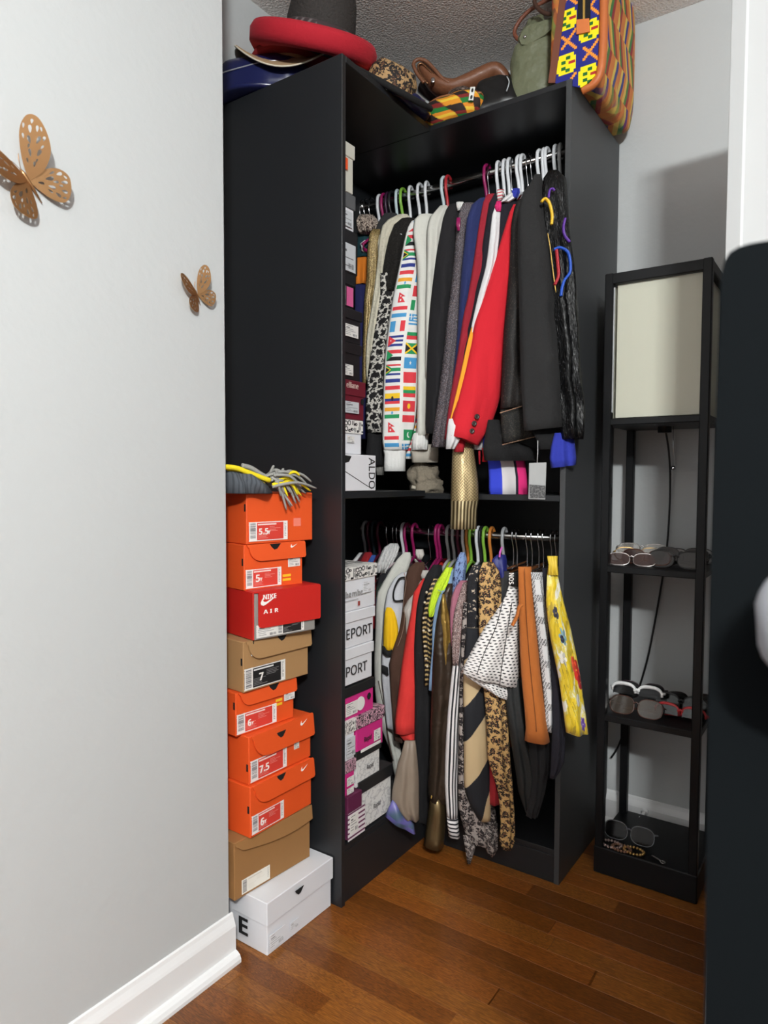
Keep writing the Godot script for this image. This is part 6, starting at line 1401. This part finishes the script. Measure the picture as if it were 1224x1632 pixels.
# ---------------------------------------------------------------- hats and bags on top of the wardrobes
func on_top(fab: Callable, chrome: Material) -> void:
	var G := "hats piled on the cabinet"
	# the piled hats lean back against the wall: far brims higher
	var toward := Basis(Vector3.UP, 0.604) * Basis(Vector3.RIGHT, 0.34)
	var h := thing("navy_hat", "shiny navy hat with a light piped seam, lowest of the hats beside the wall", "hat", Vector3(-1.4199, 2.1, -1.47), 0.3, G)
	var navy := M("navy_vinyl", col(26, 32, 78), 0.3, {"coat": 0.4})
	part(h, "crown", lump(Vector3(0.33, 0.14, 0.26), 0.6, 0.004, 3), navy, Vector3(-0.015, 0.07, 0))
	part(h, "piping", tube(curve([Vector3(-0.175, 0.07, 0.06), Vector3(-0.11, 0.078, 0.122), Vector3(0.0, 0.086, 0.131), Vector3(0.08, 0.09, 0.124), Vector3(0.135, 0.09, 0.08)], 6), 0.0018, 6), M("piping_silver", col(206, 208, 214), 0.3, {"metal": 0.5}))
	part(h, "brim", lathe([Vector2(0.1, 0.03), Vector2(0.18, 0.012), Vector2(0.192, 0.004), Vector2(0.18, 0.0), Vector2(0.1, 0.006)], 36), navy)
	h = thing("thin_red_hat", "flat dark red hat squeezed between the navy hat and the tan one", "hat", Vector3(-1.3107, 2.222, -1.47), 0, G)
	part(h, "brim", lathe([Vector2(0.001, 0.006), Vector2(0.1, 0.008), Vector2(0.125, 0.004), Vector2(0.128, 0.0), Vector2(0.1, -0.002), Vector2(0.001, -0.002)], 36), fab.call("dark_red_felt", col(140, 26, 34)))
	h = thing("tan_hat", "tan hat with a wavy rolled brim under the red hat", "hat", Vector3(-1.3408, 2.238, -1.47), 0.5, G)
	h.basis = toward * Basis(Vector3.UP, 0.0)
	var tan_: Material = fab.call("tan_felt", col(176, 146, 112))
	var wave := func(p: Vector3, t: float) -> Vector3:
		var r := Vector2(p.x, p.z).length()
		return p + Vector3(0, 0.036 * cos(2.0 * t) * clampf((r - 0.08) / 0.06, 0.0, 1.0), 0)
	part(h, "brim", lathe([Vector2(0.06, 0.004), Vector2(0.09, 0.003), Vector2(0.12, 0.004), Vector2(0.142, 0.006), Vector2(0.145, 0.003), Vector2(0.142, 0.001), Vector2(0.12, -0.001), Vector2(0.09, -0.002), Vector2(0.06, -0.002)], 48, wave), tan_)
	part(h, "brim_edge", tube(range(48).map(func(k): return Vector3(0.145 * cos(TAU * k / 48), 0.0035 + 0.036 * cos(TAU * k / 24), 0.145 * sin(TAU * k / 48))), 0.0022, 6, true), fab.call("pale_braid", col(222, 212, 190)))
	part(h, "crown", lathe([Vector2(0.085, -0.002), Vector2(0.082, 0.02), Vector2(0.07, 0.05), Vector2(0.001, 0.054)], 32), tan_)
	h = thing("red_hat", "wide red felt hat with a thick upturned brim", "hat", Vector3(-1.2672, 2.2, -1.475), 0, G)
	h.basis = toward * Basis(Vector3.FORWARD, 0.2)
	var redf: Material = fab.call("red_felt", col(176, 22, 40), {"sheen": 0.4})
	part(h, "brim", lathe([Vector2(0.1, 0.03), Vector2(0.135, 0.014), Vector2(0.158, 0.016), Vector2(0.17, 0.03), Vector2(0.172, 0.056), Vector2(0.166, 0.068), Vector2(0.158, 0.066), Vector2(0.15, 0.045), Vector2(0.1, 0.04)], 48, func(p, t): return p + Vector3(0, 0.012 * sin(t + 0.4) + 0.006 * cos(2 * t), 0)), redf)
	part(h, "crown", lathe([Vector2(0.105, 0.036), Vector2(0.1, 0.05), Vector2(0.09, 0.07), Vector2(0.001, 0.074)], 36), redf)
	part(h, "sweatband", lathe([Vector2(0.1, 0.03), Vector2(0.098, 0.034), Vector2(0.001, 0.036)], 36), fab.call("black_felt", col(24, 24, 26)))
	h = thing("dark_fedora", "dark brown straw fedora with a plaid band on top of the red hat", "hat", Vector3(-1.2383, 2.255, -1.475), 0.2, G)
	h.basis = toward * Basis(Vector3.FORWARD, 0.2)
	var straw := M("dark_straw", col(50, 46, 44), 0.85, {"bump": noise_tex(12, 0.3, 128, FastNoiseLite.TYPE_VALUE, 2), "depth": 0.25, "tri": 8.0})
	part(h, "crown", lathe([Vector2(0.098, 0.0), Vector2(0.097, 0.05), Vector2(0.09, 0.1), Vector2(0.08, 0.13), Vector2(0.065, 0.142), Vector2(0.03, 0.134), Vector2(0.001, 0.128)], 40, func(p, _t): return Vector3(p.x * 0.95, p.y, p.z * 1.05)), straw)
	part(h, "hat_band", lathe([Vector2(0.0985, 0.002), Vector2(0.1005, 0.004), Vector2(0.0995, 0.034), Vector2(0.0975, 0.036)], 40, func(p, _t): return Vector3(p.x * 0.95, p.y, p.z * 1.05)), M("plaid_band", Color.WHITE, 0.85, {"tex": paint(256, 32, func(x, yy): return col(112, 104, 104) if (x + yy) % 9 < 3 and (x / 32) % 2 == 0 else col(58, 46, 48) if yy % 9 < 5 else col(40, 36, 40))}))
	part(h, "brim", lathe([Vector2(0.095, 0.006), Vector2(0.13, 0.004), Vector2(0.14, 0.0), Vector2(0.13, -0.004), Vector2(0.095, -0.001)], 40, func(p, t): return p + Vector3(0, 0.01 * cos(2 * t), 0)), straw)
	h = thing("leopard_hat", "leopard print hat with a black brim edge hanging over the cabinet's front edge", "hat", Vector3(-1.0887, 2.1548, -1.6), 0.0, G)
	h.rotation = Vector3(0.35, 0.3, -0.55)
	part(h, "brim", lathe([Vector2(0.05, 0.004), Vector2(0.115, 0.006), Vector2(0.12, 0.0), Vector2(0.115, -0.004), Vector2(0.05, -0.006), Vector2(0.001, -0.006)], 40), M("hat_leopard", Color.WHITE, 0.8, {"tex": spots(col(186, 150, 104), col(26, 22, 22), col(96, 64, 44), 71, 0.035, 256, 128), "scale": Vector3(2, 1, 1)}))
	part(h, "brim_edge", tube(range(40).map(func(k): return Vector3(0.122 * cos(TAU * k / 40), 0.001, 0.122 * sin(TAU * k / 40))), 0.008, 8, true), M("black_satin"))
	part(h, "crown", lathe([Vector2(0.07, 0.0), Vector2(0.068, 0.03), Vector2(0.05, 0.055), Vector2(0.001, 0.06)], 32), M("hat_leopard"))
	h = thing("navy_beret", "flat navy hat under the leopard print hat at the cabinet's front edge", "hat", Vector3(-1.1, 2.1, -1.66), 0.0, G)
	part(h, "crown", lump(Vector3(0.16, 0.05, 0.17), 0.75, 0.004, 9), navy, Vector3(0, 0.025, 0))
	h = thing("maroon_hat", "small dark maroon hat behind the leopard print hat", "hat", Vector3(-1.168, 2.232, -1.83), 0.0, G)
	h.rotation = Vector3(0.1, 0, -0.6)
	part(h, "brim", lathe([Vector2(0.001, 0.012), Vector2(0.06, 0.012), Vector2(0.075, 0.0), Vector2(0.06, -0.01), Vector2(0.001, -0.012)], 32), fab.call("maroon_felt", col(66, 34, 42)))

	# bags on the hanging wardrobe
	var b := thing("kente_pouch", "flat zipped pouch in orange, green and yellow woven print at the wardrobe's inner corner", "bag", Vector3(-1.0, 2.1, -1.8), 0.06)
	part(b, "body", lump(Vector3(0.21, 0.085, 0.12), 0.7, 0.004, 5), M("pouch_print", Color.WHITE, 0.8, {"tex": paint(256, 128, func(x, yy):
		var k: int = int((x + yy * 0.4) / 15.0) + 5 * int((yy + x * 0.1) / 8.0)
		return [col(226, 140, 36), col(40, 26, 24), col(30, 120, 50), col(230, 150, 40), col(128, 34, 30), col(236, 196, 60), col(38, 24, 22)][k % 7])}), Vector3(0, 0.044, 0))
	part(b, "zipper", tube(curve([Vector3(-0.1, 0.06, 0.03), Vector3(-0.02, 0.075, 0.05), Vector3(0.1, 0.06, 0.035)], 6), 0.003, 6), M("tan_leather", col(150, 96, 62), 0.5))
	part(b, "tag", cbox(Vector3(0.014, 0.036, 0.002), 0.0006), M("bead_tag", Color.WHITE, 0.6, {"tex": paint(16, 32, func(x, yy): return col(24, 24, 24) if Vector2((x - 8) / 3.5, (posmod(yy, 16) - 8) / 5.0).length() < 1.0 else col(226, 226, 222))}), Vector3(0.083, 0.05, 0.062), Vector3(0, 0.2, -0.15))
	b = thing("brown_leather_bag", "slouched brown leather bag with an open zipped end, lying behind the woven pouch", "bag", Vector3(-1.0052, 2.1608, -1.87), 0.4363)
	var lea := M("brown_leather", col(120, 76, 52), 0.5, {"coat": 0.08, "bump": noise_tex(52, 0.03, 128), "depth": 0.3, "tri": 5.0})
	part(b, "body", tube(curve([Vector3(-0.1284, 0.1615, 0), Vector3(-0.1054, 0.13, 0), Vector3(-0.075, 0.1016, 0), Vector3(-0.0336, 0.0888, 0), Vector3(0.0092, 0.0977, 0), Vector3(0.0517, 0.1121, 0), Vector3(0.0902, 0.1248, 0), Vector3(0.1216, 0.0985, 0), Vector3(0.1475, 0.0638, 0)], 5), [0.024, 0.026, 0.029, 0.031, 0.032, 0.033, 0.034, 0.036, 0.037, 0.038, 0.039, 0.04, 0.04, 0.04, 0.04, 0.04, 0.041, 0.041, 0.042, 0.042, 0.043, 0.043, 0.044, 0.044, 0.045, 0.045, 0.045, 0.044, 0.043, 0.042, 0.041, 0.04, 0.038, 0.036, 0.034, 0.031, 0.028, 0.025, 0.02, 0.015, 0.008], 20, false, 0.62), lea)
	part(b, "lip", tube(curve([Vector3(-0.1164, 0.0965, 0.036), Vector3(-0.139, 0.1274, 0.036), Vector3(-0.1485, 0.1536, 0.036), Vector3(-0.1355, 0.165, 0.036), Vector3(-0.1131, 0.1592, 0.036), Vector3(-0.0906, 0.1373, 0.036), Vector3(-0.0645, 0.1062, 0.036), Vector3(-0.0422, 0.0898, 0.036)], 5), 0.0055, 8), lea)
	part(b, "zipper", tube(curve([Vector3(-0.1056, 0.0941, 0.032), Vector3(-0.1283, 0.1251, 0.032), Vector3(-0.1359, 0.1475, 0.032), Vector3(-0.1247, 0.1554, 0.032), Vector3(-0.1022, 0.1335, 0.032), Vector3(-0.0759, 0.1058, 0.032)], 5), 0.0032, 6), M("copper_zip", col(150, 108, 78), 0.25, {"metal": 0.8}))
	part(b, "zip_pull", lump(Vector3(0.012, 0.016, 0.006), 0.8, 0.0), chrome, Vector3(-0.0894, 0.0957, 0.046))
	for q in [Vector3(0.003, 0.0513, 0.05), Vector3(0.0392, 0.057, 0.05)]:
		part(b, "rivet", lump(Vector3(0.012, 0.012, 0.008), 1.0, 0.0), lea, q)
	b = thing("black_bag", "soft black bag between the brown leather bag and the olive handbag", "bag", Vector3(-0.885, 2.1, -1.84), 0.2)
	part(b, "body", lump(Vector3(0.17, 0.125, 0.12), 0.7, 0.008, 8, 10.0, 0.3), M("black_leather", col(20, 21, 22), 0.4), Vector3(0, 0.062, 0))
	part(b, "cord", tube(curve([Vector3(0.04, 0.1, 0.045), Vector3(0.05, 0.075, 0.06), Vector3(0.044, 0.05, 0.064)], 5), 0.0016, 6), M("pale_cord", col(190, 196, 200), 0.4))
	b = thing("sequin_purse", "small glittery grey brown purse tucked under the brown leather bag", "bag", Vector3(-1.0054, 2.1621, -1.84), 0.1)
	part(b, "body", lump(Vector3(0.09, 0.07, 0.06), 0.8, 0.004, 4), M("purse_sparkle", Color.WHITE, 0.6, {"tex": glitter(col(66, 54, 48), [col(150, 130, 120), col(36, 30, 28)], 0.5, 24, 64, 64)}), Vector3(0, 0.035, 0))
	b = thing("dark_clutch", "dark curved clutch under the open end of the brown leather bag", "bag", Vector3(-1.1196, 2.1979, -1.88), 0.4363)
	part(b, "body", tube(curve([Vector3(-0.0353, 0.1013, 0), Vector3(-0.0001, 0.0718, 0), Vector3(0.0427, 0.0493, 0), Vector3(0.0871, 0.0342, 0)], 5), 0.028, 14, false, 0.7), M("dark_leather", col(40, 34, 34), 0.35, {"coat": 0.2}))
	var olive := M("olive_leather", col(108, 112, 88), 0.45, {"bump": noise_tex(58, 0.035, 128), "depth": 0.5, "tri": 4.0})
	b = thing("olive_handbag", "olive green leather handbag with a snap strap standing beside the woven tote", "handbag", Vector3(-0.788, 2.1, -1.88), 0.15)
	part(b, "body", lump(Vector3(0.135, 0.215, 0.13), 0.5, 0.007, 6, 9.0, 0.1), olive, Vector3(0, 0.105, 0))
	part(b, "gathered_top", lump(Vector3(0.11, 0.1, 0.1), 0.75, 0.012, 12, 16.0, 0.4), olive, Vector3(0.008, 0.225, 0))
	part(b, "strap_tab", plate([Vector2(-0.034, 0.012), Vector2(-0.04, -0.005), Vector2(-0.034, -0.02), Vector2(-0.018, -0.026), Vector2(0.03, -0.012), Vector2(0.05, 0.0), Vector2(0.05, 0.03), Vector2(0.01, 0.026), Vector2(-0.016, 0.026)], 0.005), olive, Vector3(0.012, 0.2, 0.056))
	part(b, "snap", lump(Vector3(0.009, 0.009, 0.006), 1.0, 0.0), chrome, Vector3(-0.012, 0.197, 0.063))
	part(b, "rivet", cbox(Vector3(0.002, 0.02, 0.004), 0.0006), chrome, Vector3(0.044, 0.255, 0.05), Vector3(0, 0, 0.2))
	b = thing("woven_tote", "large tote bag in blue, yellow and orange woven geometric print with leather trim", "tote bag", Vector3(-0.6281, 2.0337, -1.752), 0)
	b.position.y = 2.1
	var dy: float = 2.0337 - 2.1
	part(b, "body", lump(Vector3(0.13, 0.4, 0.4), 0.32, 0.003, 7), M("tote_side", Color.WHITE, 0.75, {"tex": kente_side(), "tri": 3.2}), Vector3(-0.012, 0.2, -0.2))
	var fr := part(b, "front_panel", plate([Vector2(-0.0254, 0.2729), Vector2(0.0615, 0.2399), Vector2(0.0617, 0.1494), Vector2(0.0596, 0.0895), Vector2(0.0539, 0.0579), Vector2(0.0384, 0.0445), Vector2(0.0209, 0.0392), Vector2(-0.047, 0.0713)], 0.004), M("tote_front", Color.WHITE, 0.75, {"tex": kente()}), Vector3(0, dy, 0.001))
	fr.mesh = plate([Vector2(-0.0133, 0.3298), Vector2(0.062, 0.2998), Vector2(0.0632, 0.1488), Vector2(0.0612, 0.089), Vector2(0.0555, 0.0574), Vector2(0.0384, 0.0445), Vector2(0.0209, 0.0392), Vector2(-0.047, 0.0713)], 0.004)
	part(b, "leather_trim", plate([Vector2(-0.0298, 0.3363), Vector2(-0.0133, 0.3298), Vector2(-0.047, 0.0713), Vector2(-0.0657, 0.0772)], 0.007), M("trim_brown", col(118, 68, 50), 0.5), Vector3(0, dy, 0.0))
	part(b, "leather_trim", tube(curve([Vector3(0.0691, 0.2866, -0.008), Vector3(0.0711, 0.1804, -0.008), Vector3(0.0694, 0.1053, -0.008), Vector3(0.0639, 0.0646, -0.008), Vector3(0.0485, 0.045, -0.008), Vector3(0.0198, 0.0385, -0.008)], 6), 0.011, 10), M("trim_orange", col(190, 104, 52), 0.5), Vector3(0, dy, 0.0))
	part(b, "zipper_tape", plate([Vector2(0.0114, 0.3047), Vector2(0.0418, 0.2927), Vector2(0.042, 0.1958), Vector2(0.0099, 0.2074)], 0.003), M("black_satin"), Vector3(0, dy, 0.005))
	part(b, "zipper", plate([Vector2(0.0227, 0.3002), Vector2(0.0291, 0.2977), Vector2(0.0292, 0.2004), Vector2(0.0244, 0.2022)], 0.002), M("gold_trim"), Vector3(0, dy, 0.008))
	part(b, "zipper_tab", plate([Vector2(0.0083, 0.2065), Vector2(0.0404, 0.1979), Vector2(0.0425, 0.1652), Vector2(0.0089, 0.1709)], 0.003), M("tab_orange", col(214, 120, 62), 0.6), Vector3(0, dy, 0.008))
	part(b, "handle", tube(curve([Vector3(-0.081, 0.3739, -0.12), Vector3(-0.1295, 0.3756, -0.12), Vector3(-0.1848, 0.3624, -0.12), Vector3(-0.2167, 0.3327, -0.12), Vector3(-0.2125, 0.307, -0.12), Vector3(-0.1913, 0.291, -0.12), Vector3(-0.1575, 0.286, -0.12), Vector3(-0.1099, 0.2828, -0.12), Vector3(-0.0778, 0.2864, -0.12)], 6), 0.0055, 10), M("trim_brown"), Vector3(0, dy, 0))
	part(b, "handle", tube(curve([Vector3(-0.061, 0.2876, -0.06), Vector3(-0.0976, 0.2978, -0.06), Vector3(-0.1227, 0.3202, -0.06), Vector3(-0.1338, 0.344, -0.06), Vector3(-0.1271, 0.3775, -0.06)], 6), 0.0055, 10), M("handle_dark", col(70, 46, 36), 0.5), Vector3(0, dy, 0))

# ---------------------------------------------------------------- the shelf lamp and what lies on it
func lamp(chrome: Material) -> void:
	var fr := M("lamp_frame", col(17, 18, 20), 0.4, {"spec": 0.35})
	var t := thing("shelf_lamp", "black floor lamp with open shelves and a square cream shade beside the wardrobe", "floor lamp", Vector3(-0.442, 0, -1.99))
	var hw := 0.131
	var hd := 0.128
	for sx in [-1, 1]:
		for sz in [-1, 1]:
			part(t, "post", cbox(Vector3(0.022, 1.632, 0.022), 0.002), fr, Vector3(sx * (hw - 0.011), 0.816, sz * (hd - 0.011)))
	part(t, "base", cbox(Vector3(hw * 2 + 0.004, 0.075, hd * 2 + 0.004), 0.003), fr, Vector3(0, 0.0375, 0))
	for y in [1.24, 0.845, 0.437]:
		part(t, "shelf", cbox(Vector3(hw * 2 - 0.002, 0.018, hd * 2 - 0.002), 0.002), fr, Vector3(0, y, 0))
	for s in [-1, 1]:
		part(t, "top_rail", cbox(Vector3(hw * 2 - 0.02, 0.028, 0.018), 0.002), fr, Vector3(0, 1.617, s * (hd - 0.01)))
		part(t, "top_rail", cbox(Vector3(0.018, 0.028, hd * 2 - 0.02), 0.002), fr, Vector3(s * (hw - 0.01), 1.617, 0))
	var shade := M("lamp_shade", col(208, 208, 192), 0.8, {"back": Color(0.5, 0.48, 0.42)})
	for s in [-1, 1]:
		part(t, "shade", cbox(Vector3(hw * 2 - 0.05, 0.352, 0.002), 0.0006), shade, Vector3(0.004, 1.427, s * (hd - 0.018)))
		part(t, "shade", cbox(Vector3(0.002, 0.352, hd * 2 - 0.04), 0.0006), shade, Vector3(s * (hw - 0.018), 1.427, 0))
	part(t, "shade_clip", cbox(Vector3(0.004, 0.33, 0.004), 0.001), M("clear_strip", col(190, 192, 194), 0.2, {"metal": 0.4}), Vector3(-hw + 0.024, 1.43, hd - 0.006))
	part(t, "socket", tube([Vector3(0, 1.215, 0), Vector3(0, 1.29, 0)], 0.018, 14), fr)
	part(t, "bulb", lump(Vector3(0.06, 0.1, 0.06), 1.0, 0.0), M("unlit_bulb", col(230, 230, 226), 0.4), Vector3(0, 1.34, 0))
	part(t, "pull_chain", tube([Vector3(-0.4182, 1.2379, -1.98) - Vector3(-0.442, 0, -1.99), Vector3(-0.4157, 1.1262, -1.98) - Vector3(-0.442, 0, -1.99)], 0.0008, 5), chrome)
	part(t, "pull_ball", lump(Vector3(0.013, 0.013, 0.013), 1.0, 0.0), chrome, Vector3(-0.4155, 1.1178, -1.98) - Vector3(-0.442, 0, -1.99))
	var off := Vector3(-0.442, 0, -1.99)
	part(t, "power_cord", tube(curve([Vector3(-0.4693, 1.2537, -2.1) - off, Vector3(-0.458, 1.1675, -2.12) - off, Vector3(-0.4564, 1.0579, -2.14) - off, Vector3(-0.4611, 0.9094, -2.145) - off, Vector3(-0.4728, 0.7964, -2.145) - off, Vector3(-0.4913, 0.6623, -2.145) - off, Vector3(-0.5105, 0.5452, -2.145) - off, Vector3(-0.5342, 0.4486, -2.145) - off, Vector3(-0.5657, 0.341, -2.145) - off, Vector3(-0.5926, 0.2561, -2.145) - off, Vector3(-0.172, 0.215, -0.158)], 6), 0.0028, 8), M("cord_black", col(16, 16, 17), 0.5))
	part(t, "cord_switch", cbox(Vector3(0.012, 0.03, 0.01), 0.003), M("cord_black"), Vector3(-0.5606, 1.0506, -1.9) - off)

	# sunglasses
	var thin := M("silver_wire", col(196, 192, 190), 0.25, {"metal": 0.9})
	var gold := M("gold_wire", col(196, 160, 100), 0.3, {"metal": 0.9})
	var dark := M("dark_frame", col(30, 28, 28), 0.3)
	var brown := M("brown_frame", col(70, 40, 30), 0.3)
	var smoke := M("smoke_lens", col(30, 30, 32), 0.12, {"alpha": 0.75})
	var clear := M("clear_lens", col(190, 186, 180), 0.12, {"alpha": 0.25})
	var rose := M("rose_lens", col(62, 40, 38), 0.12, {"alpha": 0.6})
	var up := "sunglasses on the middle lamp shelf"
	var lowg := "sunglasses on the lower lamp shelf"
	var y1 := 0.8545
	var y2 := 0.4465
	eyewear("sunglasses", "silver wire sunglasses lying at the front left of the middle lamp shelf", Vector3(-0.5, y1, -1.9), 0.2, 0.13, 0.036, thin, rose, {"tilt": -0.5, "group": up})
	eyewear("sunglasses", "gold wire sunglasses behind the silver pair at the left of the middle lamp shelf", Vector3(-0.492, y1 + 0.01, -1.945), 0.3, 0.13, 0.04, gold, clear, {"tilt": -0.6, "group": up})
	eyewear("sunglasses", "silver framed glasses topmost in the left pile on the middle lamp shelf", Vector3(-0.49, y1 + 0.026, -1.96), 0.1, 0.135, 0.036, thin, clear, {"tilt": -0.7, "group": up})
	eyewear("sunglasses", "brown sunglasses with rosy lenses in the middle of the left pile", Vector3(-0.47, y1 + 0.004, -1.92), -0.1, 0.135, 0.04, brown, rose, {"tilt": -0.4, "r": 0.0022, "group": up})
	eyewear("sunglasses", "large dark sunglasses in the middle of the middle lamp shelf", Vector3(-0.392, y1, -1.915), 0.0, 0.14, 0.046, dark, smoke, {"tilt": -0.35, "r": 0.0026, "group": up})
	eyewear("sunglasses", "dark round sunglasses with a bright rim at the middle lamp shelf's right", Vector3(-0.385, y1 + 0.004, -1.955), 0.15, 0.14, 0.05, dark, smoke, {"tilt": -0.5, "r": 0.0022, "group": up})
	eyewear("sunglasses", "thin dark glasses behind the lamp's right post on the middle shelf", Vector3(-0.375, y1, -2.03), 0.4, 0.13, 0.044, dark, clear, {"tilt": -0.4, "group": up})
	eyewear("sunglasses", "white half rimmed sport sunglasses standing on the lower lamp shelf", Vector3(-0.487, y2 + 0.028, -1.93), 0.04, 0.135, 0.046, M("white_frame", col(226, 226, 226), 0.35), smoke, {"half_rim": true, "r": 0.0034, "tilt": -0.15, "group": lowg})
	eyewear("sunglasses", "oversized clear brown sunglasses in front of the white sport pair", Vector3(-0.482, y2, -1.895), 0.0, 0.145, 0.05, brown, M("brown_lens", col(80, 70, 62), 0.1, {"alpha": 0.45}), {"tilt": -0.5, "r": 0.0016, "group": lowg})
	eyewear("sunglasses", "dark purple sunglasses behind the white sport pair on the lower shelf", Vector3(-0.49, y2 + 0.02, -1.99), 0.1, 0.13, 0.046, M("plum_frame", col(52, 34, 42), 0.3), smoke, {"tilt": -0.2, "r": 0.002, "group": lowg})
	eyewear("sunglasses", "red topped sunglasses at the right of the lower lamp shelf", Vector3(-0.372, y2, -1.91), -0.05, 0.13, 0.044, M("red_frame", col(190, 40, 46), 0.3), smoke, {"half_rim": true, "r": 0.0028, "tilt": -0.4, "group": lowg})
	eyewear("sunglasses", "black wraparound sunglasses behind the red topped pair", Vector3(-0.38, y2 + 0.006, -1.965), 0.0, 0.14, 0.05, dark, smoke, {"tilt": -0.3, "r": 0.003, "group": lowg})
	eyewear("sunglasses", "small dark sunglasses at the back right corner of the lower lamp shelf", Vector3(-0.37, y2, -2.04), 0.3, 0.13, 0.044, dark, smoke, {"tilt": -0.2, "r": 0.003, "group": lowg})
	eyewear("sunglasses", "thin grey rimmed glasses standing on the lamp's base", Vector3(-0.5, 0.0755, -1.93), 0.05, 0.14, 0.048, M("grey_frame", col(120, 122, 126), 0.3), M("black_lens", col(12, 12, 13), 0.2), {"tilt": -0.25, "group": "sunglasses on the lamp base"})
	var js := [["silver bead bracelet lying at the left of the lamp's base", Vector3(-0.533, 0.08, -1.885), M("bead_silver", col(170, 150, 146), 0.3, {"metal": 0.7}), 0.026], ["brownish bead bracelet in the middle of the jewellery on the lamp's base", Vector3(-0.505, 0.08, -1.88), M("bead_brown", col(140, 104, 84), 0.35, {"metal": 0.4}), 0.024], ["gold toned bead bracelet at the right of the jewellery on the lamp's base", Vector3(-0.473, 0.08, -1.885), gold, 0.026]]
	for q in js:
		var j := thing("bead_bracelet", q[0], "bracelet", q[1], 0.0, "bracelets on the lamp base")
		for k in 18:
			part(j, "bead", lathe([Vector2(0.0004, -0.0042), Vector2(0.003, -0.003), Vector2(0.0043, 0), Vector2(0.003, 0.003), Vector2(0.0004, 0.0042)], 8), q[2], Vector3(cos(TAU * k / 18) * q[3], 0, sin(TAU * k / 18) * q[3] * 0.7))
	var pin := thing("hair_clip", "small metal hair clip with a round end on the lamp's base", "hair clip", Vector3(-0.415, 0.078, -1.885), -0.5)
	part(pin, "blade", cbox(Vector3(0.03, 0.003, 0.006), 0.001), thin)
	part(pin, "loop", tube(range(16).map(func(k): return Vector3(0.021 + 0.006 * cos(TAU * k / 16), 0, 0.006 * sin(TAU * k / 16))), 0.0014, 6, true), thin)

# ---------------------------------------------------------------- on the wall and close to the camera
func around(fab: Callable) -> void:
	var gold := M("gold_foil", col(186, 142, 98), 0.3, {"metal": 0.9})
	butterfly("large gold filigree butterfly at the left edge of the wall", Vector3(-1.14, 1.5708, -0.6155), deg_to_rad(40), 0.1, gold, 0.42, 0.55)
	butterfly("small gold filigree butterfly on the wall beside the black cabinet", Vector3(-1.14, 1.4641, -0.9638), deg_to_rad(28), 0.062, gold, 0.4, 0.5)
	var hb := thing("high_back_chair", "tall black upholstered chair back with a rounded corner, blurred close to the camera", "chair", Vector3(-0.0663, 0.7736, -0.44), 0.0349)
	hb.position.y = 0.0
	var dy: float = 0.7736
	var top: Array = [Vector2(-0.0009, -0.0196), Vector2(-0.0021, 0.0735), Vector2(-0.0034, 0.1876), Vector2(-0.0039, 0.2623), Vector2(-0.003, 0.3646), Vector2(-0.0026, 0.429), Vector2(-0.0012, 0.4373), Vector2(0.0016, 0.4418), Vector2(0.0063, 0.4441), Vector2(0.012, 0.4449), Vector2(0.0224, 0.445)]
	var poly := []
	for q in top:
		poly.append(q + Vector2(0, dy))
	poly.append_array([Vector2(0.42, poly[-1].y + 0.004), Vector2(0.445, poly[-1].y - 0.01), Vector2(0.455, poly[-1].y - 0.035), Vector2(0.455, 0.5), Vector2(poly[0].x - 0.006, 0.5)])
	var up := M("black_upholstery", col(13, 16, 18), 0.9, {"spec": 0.15})
	part(hb, "backrest", plate(poly, 0.06), up, Vector3(0, 0, -0.06))
	part(hb, "seat", cbox(Vector3(0.47, 0.09, 0.46), 0.02), up, Vector3(0.21, 0.455, 0.23))
	for sx in [0.02, 0.4]:
		for sz in [-0.02, 0.42]:
			part(hb, "leg", cbox(Vector3(0.04, 0.42, 0.04), 0.004), M("lamp_frame"), Vector3(sx, 0.21, sz))
	var pl := thing("neck_cushion", "pale grey cushion against the black chair back at the right margin", "cushion", Vector3(0.0374, 0.9736, -0.412), deg_to_rad(2))
	part(pl, "cover", lump(Vector3(0.16, 0.082, 0.05), 0.7, 0.002, 3), M("pale_grey_cotton", col(124, 126, 132), 0.95), Vector3(0, 0.042, 0), Vector3(0, 0, 0.06))
